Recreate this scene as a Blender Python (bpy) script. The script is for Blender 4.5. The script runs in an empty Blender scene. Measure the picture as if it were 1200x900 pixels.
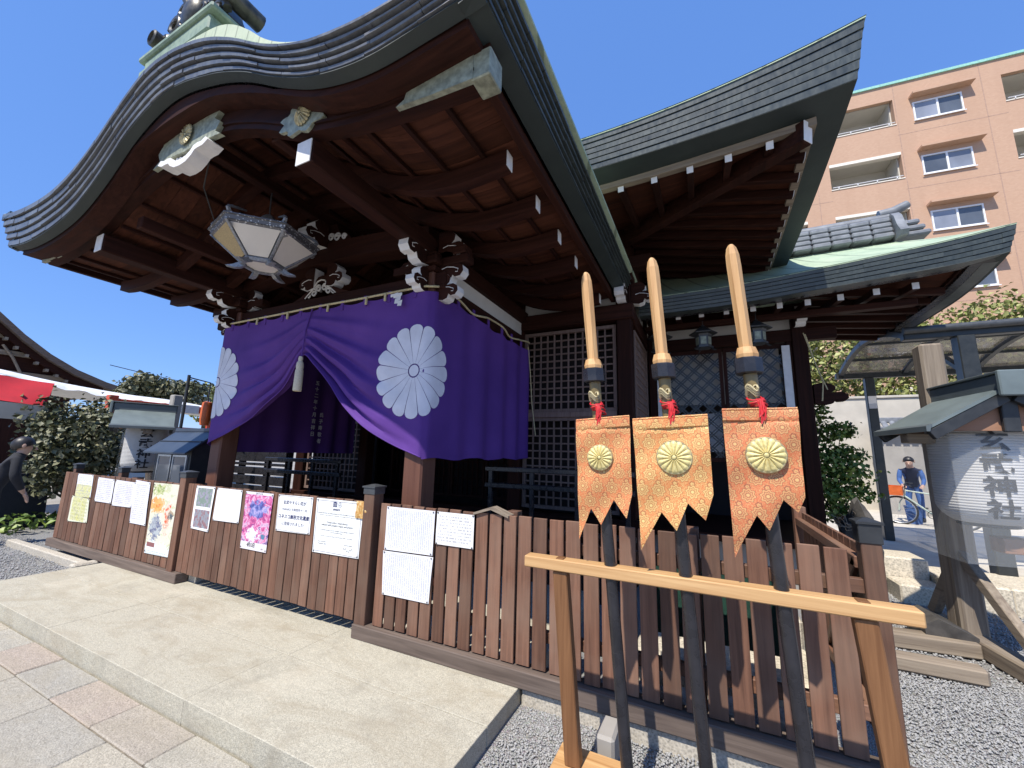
import bpy, bmesh, math, random
import numpy as np
from mathutils import Vector, Matrix
random.seed(7); rng = np.random.default_rng(7)
S = bpy.context.scene
C = S.collection
PI = math.pi
R = math.radians
# ------------------------------------------------------------------ camera, sky, sun, exposure
cam = bpy.data.cameras.new('camera'); cam.lens = 13.997; cam.sensor_width = 36; cam.clip_start = 0.05; cam.clip_end = 2000
camo = bpy.data.objects.new('camera', cam); C.objects.link(camo)
AX = Vector((0.90253, 0.42992, 0.02480)); FW = Vector((-0.42751, 0.88757, 0.17162))
AX.normalize(); FW = (FW - AX * FW.dot(AX)).normalized(); UP = AX.cross(FW)
camo.matrix_world = Matrix(((AX.x, UP.x, -FW.x, 0), (AX.y, UP.y, -FW.y, 0), (AX.z, UP.z, -FW.z, 1.5), (0, 0, 0, 1)))
S.camera = camo
SUN_EL, SUN_AZ = R(56), R(190)          # the sun stands behind the camera, a little to its left
w = bpy.data.worlds.new('World'); S.world = w; w.use_nodes = True
nt = w.node_tree; bg = nt.nodes['Background']
sky = nt.nodes.new('ShaderNodeTexSky'); sky.sky_type = 'NISHITA'; sky.sun_disc = False
sky.sun_elevation = SUN_EL; sky.sun_rotation = SUN_AZ; sky.air_density = 1.0; sky.dust_density = 0.0; sky.ozone_density = 6.0
mxs = nt.nodes.new('ShaderNodeMix'); mxs.data_type = 'RGBA'; mxs.inputs[0].default_value = 0.62; mxs.inputs[7].default_value = (0.70, 1.72, 4.75, 1)
nt.links.new(sky.outputs[0], mxs.inputs[6]); nt.links.new(mxs.outputs[2], bg.inputs[0]); bg.inputs[1].default_value = 0.15
sl = bpy.data.lights.new('sun', 'SUN'); sl.energy = 4.6; sl.angle = R(0.53); sl.color = (1.0, 0.94, 0.85)
so = bpy.data.objects.new('sun', sl); C.objects.link(so)
sd = Vector((math.sin(SUN_AZ) * math.cos(SUN_EL), math.cos(SUN_AZ) * math.cos(SUN_EL), math.sin(SUN_EL)))
so.rotation_euler = (-sd).to_track_quat('-Z', 'Y').to_euler(); so.location = sd * 60
S.view_settings.view_transform = 'Standard'; S.view_settings.look = 'None'
S.view_settings.exposure = 0.45; S.view_settings.gamma = 1.0; S.view_settings.use_curve_mapping = False

# ------------------------------------------------------------------ node helper
class X:
    """A shader value with arithmetic."""
    def __init__(s, t, k): s.t, s.k = t, k
    def op(s, o, *a):
        n = s.t.nodes.new('ShaderNodeMath'); n.operation = o
        for i, v in enumerate((s,) + a):
            if isinstance(v, X): s.t.links.new(v.k, n.inputs[i])
            else: n.inputs[i].default_value = v
        return X(s.t, n.outputs[0])
    def __add__(s, o): return s.op('ADD', o)
    __radd__ = __add__
    def __sub__(s, o): return s.op('SUBTRACT', o)
    def __rsub__(s, o): return (s * -1) + o
    def __mul__(s, o): return s.op('MULTIPLY', o)
    __rmul__ = __mul__
    def __truediv__(s, o): return s.op('DIVIDE', o)
    def gt(s, o): return s.op('GREATER_THAN', o)
    def lt(s, o): return s.op('LESS_THAN', o)
    def sin(s): return s.op('SINE')
    def abs(s): return s.op('ABSOLUTE')
    def floor(s): return s.op('FLOOR')
    def fract(s): return s.op('FRACT')
    def mx(s, o): return s.op('MAXIMUM', o)
    def mn(s, o): return s.op('MINIMUM', o)
    def clamp(s): return s.mx(0.0).mn(1.0)
class M:
    """One procedural material in the making."""
    def __init__(s, name, rough=0.6, metal=0.0, spec=0.5, **kw):
        s.m = bpy.data.materials.new(name); s.m.use_nodes = True; s.t = s.m.node_tree
        s.b = s.t.nodes['Principled BSDF']; s.b.inputs['Roughness'].default_value = rough
        s.b.inputs['Metallic'].default_value = metal; s.b.inputs['Specular IOR Level'].default_value = spec
        for k, v in kw.items(): s.b.inputs[k.replace('_', ' ')].default_value = v
        s.tc = s.t.nodes.new('ShaderNodeTexCoord')
    def L(s, a, b): s.t.links.new(a, b)
    def co(s, kind='Object', scale=(1, 1, 1), rnd=True):
        v = s.tc.outputs[kind]
        n = s.t.nodes.new('ShaderNodeVectorMath'); n.operation = 'MULTIPLY_ADD'
        s.L(v, n.inputs[0]); n.inputs[1].default_value = scale; n.inputs[2].default_value = (0, 0, 0)
        if rnd:
            i = s.t.nodes.new('ShaderNodeObjectInfo'); q = X(s.t, i.outputs['Random']) * 57.0; s.L(q.k, n.inputs[2])
        return n.outputs[0]
    def rand(s):
        return X(s.t, s.t.nodes.new('ShaderNodeObjectInfo').outputs['Random'])
    def xyz(s, v):
        n = s.t.nodes.new('ShaderNodeSeparateXYZ'); s.L(v, n.inputs[0]); return [X(s.t, o) for o in n.outputs]
    def vec(s, x, y, z=0.0):
        n = s.t.nodes.new('ShaderNodeCombineXYZ')
        for i, v in enumerate((x, y, z)):
            if isinstance(v, X): s.L(v.k, n.inputs[i])
            else: n.inputs[i].default_value = v
        return n.outputs[0]
    def noise(s, v, scale=5, detail=4, rough=0.55, dist=0.0):
        n = s.t.nodes.new('ShaderNodeTexNoise'); s.L(v, n.inputs['Vector'])
        n.inputs['Scale'].default_value = scale; n.inputs['Detail'].default_value = detail
        n.inputs['Roughness'].default_value = rough; n.inputs['Distortion'].default_value = dist
        return X(s.t, n.outputs['Fac'])
    def vor(s, v, scale=5, feature='F1', rnd=1.0):
        n = s.t.nodes.new('ShaderNodeTexVoronoi'); n.feature = feature; s.L(v, n.inputs['Vector'])
        n.inputs['Scale'].default_value = scale; n.inputs['Randomness'].default_value = rnd
        return n
    def ramp(s, x, stops):
        n = s.t.nodes.new('ShaderNodeValToRGB'); s.L(x.k, n.inputs[0]); e = n.color_ramp.elements
        while len(e) < len(stops): e.new(0.5)
        for i, (p, c) in enumerate(stops): e[i].position = p; e[i].color = tuple(c) + (1,)
        return n.outputs[0]
    def mix(s, f, a, b, mode='MIX'):
        n = s.t.nodes.new('ShaderNodeMix'); n.data_type = 'RGBA'; n.blend_type = mode
        for i, v in ((0, f), (6, a), (7, b)):
            if isinstance(v, X): s.L(v.k, n.inputs[i])
            elif isinstance(v, (int, float)): n.inputs[i].default_value = v
            elif isinstance(v, tuple): n.inputs[i].default_value = v + (1,)
            else: s.L(v, n.inputs[i])
        return n.outputs[2]
    def base(s, c):
        if isinstance(c, tuple): s.b.inputs['Base Color'].default_value = c + (1,)
        else: s.L(c, s.b.inputs['Base Color'])
        return s
    def rough(s, x): s.L(x.k, s.b.inputs['Roughness']); return s
    def bump(s, x, strength=0.3, dist=0.01):
        n = s.t.nodes.new('ShaderNodeBump'); n.inputs['Strength'].default_value = strength; n.inputs['Distance'].default_value = dist
        s.L(x.k, n.inputs['Height']); s.L(n.outputs[0], s.b.inputs['Normal']); return s

def wood(name, c1, c2, axis=2, fine=38.0, long=1.6, rough=0.65, grey=None, vary=0.35, bump=0.25, spec=0.35):
    m = M(name, rough, spec=spec); sc = [fine] * 3; sc[axis] = long
    v = m.co('Object', tuple(sc)); g = m.noise(v, 1.0, 5, 0.6, 0.6)
    big = m.noise(m.co('Object', (2.2, 2.2, 2.2)), 1.0, 3)
    col = m.ramp(g, [(0.28, c1), (0.72, c2)])
    if grey: col = m.mix(((big - 0.42) * 3.2).clamp() * 0.75, col, grey)
    k = m.rand() * vary * 2 + (1 - vary)
    hv = m.t.nodes.new('ShaderNodeHueSaturation'); m.L(k.k, hv.inputs['Value']); m.L(col, hv.inputs['Color'])
    m.base(hv.outputs[0]); m.bump(g, bump, 0.004)
    m.rough(g * 0.25 + (rough - 0.1)); return m.m

def plain(name, c, rough=0.5, metal=0.0, var=0.18, scale=14.0, bump=0.08, spec=0.5, **kw):
    m = M(name, rough, metal, spec, **kw); n = m.noise(m.co('Object'), scale, 5)
    a = tuple(max(0, x * (1 - var)) for x in c); b = tuple(min(1, x * (1 + var)) for x in c)
    m.base(m.ramp(n, [(0.3, a), (0.7, b)]))
    if bump: m.bump(n, bump, 0.004)
    m.rough(n * 0.2 + (rough - 0.1)); return m.m

MAT = {}
# woods (axis = the direction the grain runs)
for ax, s_ in ((0, 'x'), (1, 'y'), (2, 'z')):
    MAT['shrine_' + s_] = wood('aged_shrine_wood_' + s_, (0.018, 0.0068, 0.0050), (0.046, 0.0165, 0.0112), ax, 26, 1.2, 0.6, vary=0.25, spec=0.10)  # darkened overall to take in the shade under the eaves
    MAT['fence_' + s_] = wood('weathered_fence_wood_' + s_, (0.088, 0.042, 0.027), (0.205, 0.101, 0.062), ax, 45, 1.8, 0.6, grey=(0.20, 0.128, 0.09), vary=0.28)
    MAT['sill_' + s_] = wood('greyed_sill_wood_' + s_, (0.085, 0.062, 0.05), (0.19, 0.145, 0.118), ax, 30, 1.4, 0.75, vary=0.1, bump=0.5)
    MAT['pale_' + s_] = wood('pale_planed_wood_' + s_, (0.42, 0.215, 0.08), (0.68, 0.43, 0.20), ax, 34, 1.1, 0.55, vary=0.06, bump=0.35)
    MAT['board_' + s_] = wood('ceiling_board_wood_' + s_, (0.036, 0.0125, 0.008), (0.105, 0.037, 0.021), ax, 18, 0.8, 0.65, vary=0.35, spec=0.12)
    MAT['col_' + s_] = wood('sunlit_column_wood_' + s_, (0.085, 0.034, 0.022), (0.15, 0.066, 0.042), ax, 26, 1.2, 0.55, vary=0.1)  # lighter copy of the shrine wood, for the sunlit porch columns
    MAT['rack_' + s_] = wood('brown_stained_rack_wood_' + s_, (0.13, 0.056, 0.022), (0.24, 0.115, 0.048), ax, 55, 2, 0.5, vary=0.05, bump=0.2)
    MAT['old_' + s_] = wood('grey_bare_timber_' + s_, (0.15, 0.115, 0.085), (0.34, 0.28, 0.21), ax, 26, 1.2, 0.8, vary=0.1, bump=0.5)
MAT['lattice'] = wood('dusty_lattice_wood', (0.16, 0.105, 0.085), (0.25, 0.175, 0.145), 2, 40, 2, 0.7, vary=0.1)
MAT['gable'] = wood('reddish_gable_wood', (0.21, 0.105, 0.06), (0.36, 0.195, 0.12), 0, 10, 0.6, 0.6, vary=0.05)
def copper(name, c1, c2, c3, rough=0.42, seams=None):
    m = M(name, rough, 0.0, 0.6)
    n = m.noise(m.co('Object', (3, 3, 3)), 1, 5, 0.6); f = m.noise(m.co('Object', (30, 30, 9)), 1, 4, 0.6)
    col = m.ramp(n * 0.6 + f * 0.4, [(0.32, c1), (0.52, c2), (0.72, c3)])
    if seams:
        x = m.xyz(m.co('Object', (1, 1, 1), False)); q = ((x[0] * seams + x[1] * seams * 0.35).fract() - 0.5).abs().gt(0.455)
        col = m.mix(q * 0.6, col, tuple(v * 0.35 for v in c1))
    m.base(col); m.bump(f, 0.15, 0.004); m.rough(f * 0.3 + rough - 0.12); return m.m
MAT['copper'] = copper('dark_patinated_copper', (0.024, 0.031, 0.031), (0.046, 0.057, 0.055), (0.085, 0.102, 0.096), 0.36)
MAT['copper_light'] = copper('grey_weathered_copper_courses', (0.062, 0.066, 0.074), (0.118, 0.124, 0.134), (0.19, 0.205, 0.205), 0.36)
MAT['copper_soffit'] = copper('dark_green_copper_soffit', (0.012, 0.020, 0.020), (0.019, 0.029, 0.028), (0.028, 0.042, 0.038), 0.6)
MAT['patina'] = copper('pale_green_copper_patina', (0.27, 0.36, 0.25), (0.37, 0.46, 0.32), (0.46, 0.52, 0.38), 0.65, 2.6)
MAT['patinaroll'] = copper('seamed_pale_roof_copper', (0.30, 0.36, 0.24), (0.42, 0.48, 0.33), (0.52, 0.54, 0.40), 0.6, 7.0)
MAT['patinadull'] = copper('weathered_green_ridge_copper', (0.12, 0.17, 0.13), (0.22, 0.30, 0.22), (0.34, 0.40, 0.28), 0.6)
MAT['bronze'] = plain('dark_bronze_ornament', (0.075, 0.07, 0.058), 0.4, 0.4, 0.5, 18, 0.3)
MAT['white'] = plain('chalky_white_paint', (0.72, 0.71, 0.70), 0.7, var=0.08)
MAT['plaster'] = plain('white_wall_plaster', (0.62, 0.60, 0.56), 0.85, var=0.06, scale=4)
MAT['gold'] = plain('tarnished_gilt_metal', (0.42, 0.36, 0.20), 0.42, 0.35, 0.35, 40, 0.25)
MAT['gilt_green'] = plain('verdigris_gilt_plate', (0.30, 0.32, 0.24), 0.5, 0.25, 0.35, 26, 0.3)
MAT['goldcrest'] = plain('embroidered_gold_thread', (0.66, 0.55, 0.23), 0.5, 0.1, 0.2, 90, 0.3)
MAT['lacquer'] = plain('black_lacquer', (0.022, 0.021, 0.024), 0.28, var=0.3, bump=0.02)
MAT['blackmetal'] = plain('black_painted_metal', (0.028, 0.030, 0.032), 0.45, var=0.25)
MAT['greymetal'] = plain('dark_grey_metal', (0.075, 0.080, 0.085), 0.42, 0.3, 0.2)
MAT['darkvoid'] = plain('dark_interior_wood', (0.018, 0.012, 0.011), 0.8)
MAT['silver'] = plain('silvery_lantern_frame', (0.26, 0.27, 0.29), 0.45, 0.5, 0.35, 60, 0.3)
MAT['cord'] = plain('straw_coloured_rope', (0.52, 0.44, 0.25), 0.8, var=0.25, scale=60)
MAT['redcord'] = plain('red_silk_cord', (0.55, 0.02, 0.025), 0.55, var=0.2, scale=60)
MAT['tassel'] = plain('cream_tassel_thread', (0.60, 0.53, 0.40), 0.8, var=0.2, scale=120, bump=0.3)
MAT['tile'] = plain('grey_roof_tile', (0.19, 0.20, 0.215), 0.45, var=0.25, scale=9)
MAT['roofsheet'] = plain('grey_green_roof_sheet', (0.15, 0.185, 0.185), 0.5, 0.1, var=0.14, scale=5)
MAT['ridgesheet'] = plain('grey_ridge_cover', (0.105, 0.125, 0.13), 0.45, 0.1, var=0.14, scale=5)
MAT['bamboo'] = plain('olive_brown_bamboo', (0.20, 0.145, 0.055), 0.4, var=0.3, scale=18)
MAT['gauze'] = plain('gold_brown_silk_gauze', (0.40, 0.30, 0.15), 0.7, var=0.2, scale=80)
MAT['lampglass'] = plain('milky_lamp_glass', (0.68, 0.64, 0.58), 0.35, var=0.06, scale=4, bump=0)
MAT['skin'] = plain('skin', (0.52, 0.33, 0.24), 0.55, var=0.08)
MAT['hair'] = plain('black_hair', (0.018, 0.015, 0.014), 0.45, var=0.4, scale=60, bump=0.4)
MAT['darkcloth'] = plain('near_black_cloth', (0.018, 0.019, 0.024), 0.85, var=0.3, scale=30)
MAT['navycloth'] = plain('navy_cloth', (0.016, 0.022, 0.052), 0.85, var=0.3, scale=30)
MAT['bluecloth'] = plain('blue_cotton', (0.05, 0.115, 0.30), 0.8, var=0.2, scale=30)
MAT['paper'] = plain('white_paper', (0.78, 0.78, 0.80), 0.7, var=0.04, scale=6)
MAT['ink'] = plain('black_ink', (0.02, 0.02, 0.025), 0.7, var=0.2)
MAT['blueink'] = plain('blue_black_ink', (0.035, 0.04, 0.12), 0.7, var=0.1)
MAT['concrete'] = plain('pale_concrete', (0.50, 0.46, 0.39), 0.85, var=0.12, scale=2.2, bump=0.15)
MAT['greyconcrete'] = plain('grey_concrete', (0.32, 0.30, 0.27), 0.85, var=0.14, scale=2.2, bump=0.15)
MAT['red'] = plain('red_awning_cloth', (0.50, 0.015, 0.025), 0.75, var=0.12, scale=5)
MAT['vermilion'] = plain('vermilion_paint', (0.55, 0.075, 0.03), 0.5, var=0.1)
MAT['awnwhite'] = plain('white_vinyl_awning', (0.80, 0.80, 0.78), 0.45, var=0.08, scale=7, bump=0.35)
MAT['plasticorange'] = plain('orange_plastic', (0.62, 0.13, 0.03), 0.45)
MAT['rubber'] = plain('black_rubber', (0.02, 0.02, 0.02), 0.75)
MAT['steel'] = plain('bright_steel', (0.55, 0.56, 0.57), 0.3, 0.8, 0.1)
MAT['frame'] = plain('pale_green_frame_paint', (0.45, 0.52, 0.44), 0.35)
MAT['darkblueroof'] = plain('dark_blue_grey_roof_sheet', (0.045, 0.06, 0.085), 0.4, 0.1, var=0.15, scale=5)
MAT['canopymetal'] = plain('dark_bronze_canopy_metal', (0.032, 0.036, 0.037), 0.4, 0.2, 0.2)
MAT['netgreen'] = plain('dark_green_netting', (0.008, 0.045, 0.03), 0.7, var=0.4, scale=90, bump=0.4)
MAT['jointdirt'] = plain('dark_joint_grit', (0.10, 0.09, 0.075), 0.95, scale=60, bump=0.4)
MAT['rock'] = plain('dark_garden_rock', (0.06, 0.055, 0.05), 0.85, var=0.5, scale=9, bump=0.8)
def glass(name, c, rough=0.06):
    m = M(name, rough, 0.0, 0.8); n = m.noise(m.co('Object', (0.8, 0.8, 0.5)), 1, 3)
    m.base(m.ramp(n, [(0.35, c), (0.7, tuple(v * 1.6 for v in c))])); return m.m
MAT['pane'] = glass('dark_window_glass', (0.075, 0.085, 0.10))
MAT['curtainpane'] = glass('window_glass_with_blue_curtain', (0.19, 0.205, 0.24), 0.12)

# ------------------------------------------------------------------ mesh helper
class MB:
    def __init__(s): s.v = []; s.f = []; s.mi = []; s.cur = 0
    def add(s, V, F, mi=None):
        o = len(s.v); s.v.extend([tuple(p) for p in V]); k = s.cur if mi is None else mi
        for f in F: s.f.append(tuple(i + o for i in f)); s.mi.append(k)
        return s
    def box(s, x0, x1, y0, y1, z0, z1, c=0.0, T=None, mi=None):
        x0, x1 = min(x0, x1), max(x0, x1); y0, y1 = min(y0, y1), max(y0, y1); z0, z1 = min(z0, z1), max(z0, z1)
        if c <= 0:
            V = [(x0, y0, z0), (x1, y0, z0), (x1, y1, z0), (x0, y1, z0), (x0, y0, z1), (x1, y0, z1), (x1, y1, z1), (x0, y1, z1)]
            F = [(0, 3, 2, 1), (4, 5, 6, 7), (0, 1, 5, 4), (1, 2, 6, 5), (2, 3, 7, 6), (3, 0, 4, 7)]
        else:
            c = min(c, (x1 - x0) / 2.2, (y1 - y0) / 2.2, (z1 - z0) / 2.2)
            lo, hi = (x0, y0, z0), (x1, y1, z1); V = []; ix = {}
            for a in (0, 1):
                for b in (0, 1):
                    for d in (0, 1):
                        for ax in range(3):
                            p = [(hi if q else lo)[i] for i, q in enumerate((a, b, d))]
                            for i, q in enumerate((a, b, d)):
                                if i != ax: p[i] += -c if q else c
                            ix[(a, b, d, ax)] = len(V); V.append(tuple(p))
            F = []
            for ax in range(3):
                u, t = [i for i in range(3) if i != ax]
                for sgn in (0, 1):
                    q = []
                    for (i, j) in ((0, 0), (1, 0), (1, 1), (0, 1)):
                        k = [0, 0, 0]; k[ax] = sgn; k[u] = i; k[t] = j; q.append(ix[tuple(k) + (ax,)])
                    fl = (sgn == 0) != (ax == 1); F.append(tuple(reversed(q)) if fl else tuple(q))
                for i in (0, 1):
                    for j in (0, 1):
                        k0 = [0, 0, 0]; k1 = [0, 0, 0]; k0[u] = k1[u] = i; k0[t] = k1[t] = j; k1[ax] = 1
                        q = [ix[tuple(k0) + (u,)], ix[tuple(k1) + (u,)], ix[tuple(k1) + (t,)], ix[tuple(k0) + (t,)]]
                        fl = (i == j) == (ax == 1); F.append(tuple(q) if fl else tuple(reversed(q)))
            for a in (0, 1):
                for b in (0, 1):
                    for d in (0, 1):
                        q = [ix[(a, b, d, 0)], ix[(a, b, d, 1)], ix[(a, b, d, 2)]]
                        F.append(tuple(q) if (a + b + d) % 2 else tuple(reversed(q)))
        if T is not None: V = [T @ Vector(p) for p in V]
        return s.add(V, F, mi)
    def loft(s, secs, closed=True, cap=True, mi=None, ring=False):
        n = len(secs[0]); V = [p for q in secs for p in q]; F = []
        for i in range(len(secs) - (0 if ring else 1)):
            a = i * n; b = ((i + 1) % len(secs)) * n
            for j in range(n if closed else n - 1):
                k = (j + 1) % n; F.append((a + j, a + k, b + k, b + j))
        if cap and closed and not ring:
            F.append(tuple(range(n - 1, -1, -1))); o = (len(secs) - 1) * n; F.append(tuple(range(o, o + n)))
        return s.add(V, F, mi)
    def tube(s, path, r, n=8, cap=True, mi=None, ring=False):
        P = [Vector(p) for p in path]; m = len(P); rr = r if hasattr(r, '__len__') else [r] * m; secs = []; ref = None
        for i, p in enumerate(P):
            if ring: d = P[(i + 1) % m] - P[i - 1]
            else: d = P[min(i + 1, m - 1)] - P[max(i - 1, 0)]
            d = d.normalized() if d.length > 1e-9 else Vector((0, 0, 1))
            if ref is None: ref = Vector((0, 0, 1)) if abs(d.z) < 0.9 else Vector((1, 0, 0))
            a = d.cross(ref).normalized(); b = a.cross(d).normalized(); ref = b
            secs.append([p + (a * math.cos(2 * PI * k / n) + b * math.sin(2 * PI * k / n)) * rr[i] for k in range(n)])
        return s.loft(secs, True, cap, mi, ring)
    def lathe(s, prof, cx=0, cy=0, n=24, mi=None, ph=0.0, cap=True):
        return s.loft([[(cx + r * math.cos(ph + 2 * PI * k / n), cy + r * math.sin(ph + 2 * PI * k / n), z) for k in range(n)] for r, z in prof], True, cap, mi)
    def prism(s, poly, fn, t0, t1, mi=None, side_mi=None):
        """poly: 2-D outline; fn(a, b, t) -> 3-D; extruded from t0 to t1."""
        n = len(poly); V = [fn(a, b, t0) for a, b in poly] + [fn(a, b, t1) for a, b in poly]
        ca = [tuple(range(n - 1, -1, -1)), tuple(range(n, 2 * n))]; sd_ = [(i, (i + 1) % n, n + (i + 1) % n, n + i) for i in range(n)]
        s.add(V, ca, mi); o = len(s.v) - 2 * n
        k = s.cur if side_mi is None else side_mi
        for f in sd_: s.f.append(tuple(i + o for i in f)); s.mi.append(k)
        return s
    def grid(s, nu, nv, fn, mi=None):
        V = [fn(i / nu, j / nv) for j in range(nv + 1) for i in range(nu + 1)]
        F = [(j * (nu + 1) + i, j * (nu + 1) + i + 1, (j + 1) * (nu + 1) + i + 1, (j + 1) * (nu + 1) + i) for j in range(nv) for i in range(nu)]
        return s.add(V, F, mi)
    def beam(s, a, b, w, h, c=0.006, up=(0, 0, 1), mi=None):
        a, b = Vector(a), Vector(b); d = (b - a); L_ = d.length; d.normalize(); u = Vector(up)
        x = d.cross(u).normalized(); z = x.cross(d).normalized(); T = Matrix(((x.x, d.x, z.x, a.x), (x.y, d.y, z.y, a.y), (x.z, d.z, z.z, a.z), (0, 0, 0, 1)))
        return s.box(-w / 2, w / 2, 0, L_, -h / 2, h / 2, c, T, mi)
    def mesh(s, name, mats, off=(0, 0, 0), smooth=False):
        me = bpy.data.meshes.new(name); ox, oy, oz = off
        me.from_pydata([(x - ox, y - oy, z - oz) for x, y, z in s.v], [], s.f)
        for m_ in (mats if isinstance(mats, (list, tuple)) else [mats]): me.materials.append(MAT[m_] if isinstance(m_, str) else m_)
        if any(s.mi): me.polygons.foreach_set('material_index', s.mi)
        if smooth:
            me.polygons.foreach_set('use_smooth', [True] * len(s.f)); me.set_sharp_from_angle(angle=smooth if smooth is not True else R(40))
        me.update(); return me
def wloc(o):
    v = Vector((0, 0, 0))
    while o: v += o.location; o = o.parent
    return v
def link(name, me, parent=None, loc=(0, 0, 0)):
    o = bpy.data.objects.new(name, me); o.location = loc; C.objects.link(o)
    if parent: o.parent = parent
    return o
def ob(name, mb, mats, parent=None, smooth=False):
    """Link a mesh whose vertices are in the world (or in the thing's own space while it stands at the origin)."""
    return link(name, mb.mesh(name, mats, wloc(parent) if parent else (0, 0, 0), smooth), parent)
def tag(o, label=None, cat=None, group=None, kind=None):
    if label: o['label'] = label
    if cat: o['category'] = cat
    if group: o['group'] = group
    if kind: o['kind'] = kind
    return o
def thing(name, label, cat, loc=(0, 0, 0), group=None):
    return tag(link(name, None, None, loc), label, cat, group)
def struct(o): o['kind'] = 'structure'; return o
def dup(root, loc=None, label=None, rz=None):
    r = root.copy(); C.objects.link(r)
    if loc is not None: r.location = loc
    if rz is not None: r.rotation_euler.z = rz
    if label: r['label'] = label
    for ch in list(root.children):
        c = ch.copy(); C.objects.link(c); c.parent = r
        for g in list(ch.children):
            d = g.copy(); C.objects.link(d); d.parent = c
    return r
_pm = {}
def piece(name, size, loc, mat, parent, c=0.003, key=None, rot=None):
    """A chamfered block whose mesh is shared by all pieces of the same size."""
    k = (tuple(round(v, 3) for v in size), str(mat), c, key)
    if k not in _pm:
        sx, sy, sz = [v / 2 for v in size]; _pm[k] = MB().box(-sx, sx, -sy, sy, -sz, sz, c).mesh(name, mat)
    o = link(name, _pm[k], parent, Vector(loc) - wloc(parent))
    if rot: o.rotation_euler = rot
    return o
def interp(xs, ys, smooth=True):
    xs = np.array(xs, float); ys = np.array(ys, float)
    d = np.diff(ys) / np.diff(xs); m = np.empty_like(ys); m[1:-1] = (d[:-1] + d[1:]) / 2; m[0], m[-1] = d[0], d[-1]
    def f(x):
        i = int(np.clip(np.searchsorted(xs, x) - 1, 0, len(xs) - 2)); h = xs[i + 1] - xs[i]; t = min(max((x - xs[i]) / h, -0.5), 1.5)
        return ((2 * t**3 - 3 * t**2 + 1) * ys[i] + (t**3 - 2 * t**2 + t) * h * m[i] + (-2 * t**3 + 3 * t**2) * ys[i + 1] + (t**3 - t**2) * h * m[i + 1])
    return f
def lin(a, b, n): return [a + (b - a) * i / (n - 1) for i in range(n)]
_txt = {}
def glyphs(text, bold=0.0):
    k = (text, bold)
    if k not in _txt:
        cu = bpy.data.curves.new('writing', 'FONT'); cu.body = text; cu.offset = bold; cu.resolution_u = 2; o = bpy.data.objects.new('writing', cu); C.objects.link(o)
        dg = bpy.context.evaluated_depsgraph_get(); me = bpy.data.meshes.new_from_object(o.evaluated_get(dg))
        V = [(v.co.x, v.co.y) for v in me.vertices]; F = [tuple(p.vertices) for p in me.polygons]
        bpy.data.objects.remove(o); bpy.data.curves.remove(cu); bpy.data.meshes.remove(me); _txt[k] = (V, F)
    return _txt[k]
def write(mb, text, fn, size, at=(0, 0), vertical=False, bold=0.0, align='C', pitch=1.0, wide=1.0):
    """Lay the glyphs of text out on fn(u, v) -> 3-D."""
    if vertical:
        for i, ch in enumerate(text):
            V, F = glyphs(ch, bold); mb.add([fn(at[0] + (x - 0.5) * size * wide, at[1] + (y - 0.88) * size - i * size * pitch) for x, y in V], F)
    else:
        V, F = glyphs(text, bold)
        if not V: return
        x0 = min(v[0] for v in V); x1 = max(v[0] for v in V); c0 = {'C': (x0 + x1) / 2, 'L': x0, 'R': x1}[align]
        mb.add([fn(at[0] + (x - c0) * size * wide, at[1] + (y - 0.35) * size) for x, y in V], F)
def crest(mb, fn, r, petals=16, dome=0.0, disc=0.17, mi=None, gap=0.93, rot=0.0):
    """A many-petalled round flower crest, each petal a separate patch, on fn(u, v, lift)."""
    hw = PI / petals * gap; QS = (0, 0.2, 0.4, 0.6, 0.76, 0.86, 0.915, 0.95, 0.975, 0.99, 1.0); N = len(QS) - 1
    for k in range(petals):
        th = rot + 2 * PI * k / petals; rows = []
        for i in range(N + 1):
            q = QS[i]; rad = r * (disc + 0.02 + (1 - disc - 0.02) * q); lim = 1.0
            if q > 0.86: lim = math.sqrt(max(0.0, 1 - ((q - 0.86) / 0.14)**2)) * 0.97 + 0.03
            row = []
            for j in range(5):
                a = (j / 2 - 1) * hw * lim; row.append(fn(rad * math.cos(th + a), rad * math.sin(th + a), dome * (1 - (j / 2 - 1)**2) * (1 if q < 0.9 else 0.4)))
            rows.append(row)
        V = [p for w_ in rows for p in w_]; F = [(i * 5 + j, i * 5 + j + 1, (i + 1) * 5 + j + 1, (i + 1) * 5 + j) for i in range(N) for j in range(4)]
        mb.add(V, F, mi)
    n = 20; mb.add([fn(0, 0, dome * 1.4)] + [fn(r * disc * 0.95 * math.cos(2 * PI * k / n), r * disc * 0.95 * math.sin(2 * PI * k / n), dome * 0.4) for k in range(n)], [(0, 1 + k, 1 + (k + 1) % n) for k in range(n)], mi)
def fastmesh(name, V, F, mats, mi=None):
    me = bpy.data.meshes.new(name); n = F.shape[1]; me.vertices.add(len(V)); me.vertices.foreach_set('co', np.asarray(V, np.float32).ravel())
    me.loops.add(F.size); me.loops.foreach_set('vertex_index', F.astype(np.int32).ravel()); me.polygons.add(len(F))
    me.polygons.foreach_set('loop_start', np.arange(0, F.size, n, dtype=np.int32))
    for m_ in mats: me.materials.append(MAT[m_] if isinstance(m_, str) else m_)
    if mi is not None: me.polygons.foreach_set('material_index', mi.astype(np.int32))
    me.update(calc_edges=True); me.validate(); return me

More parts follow.
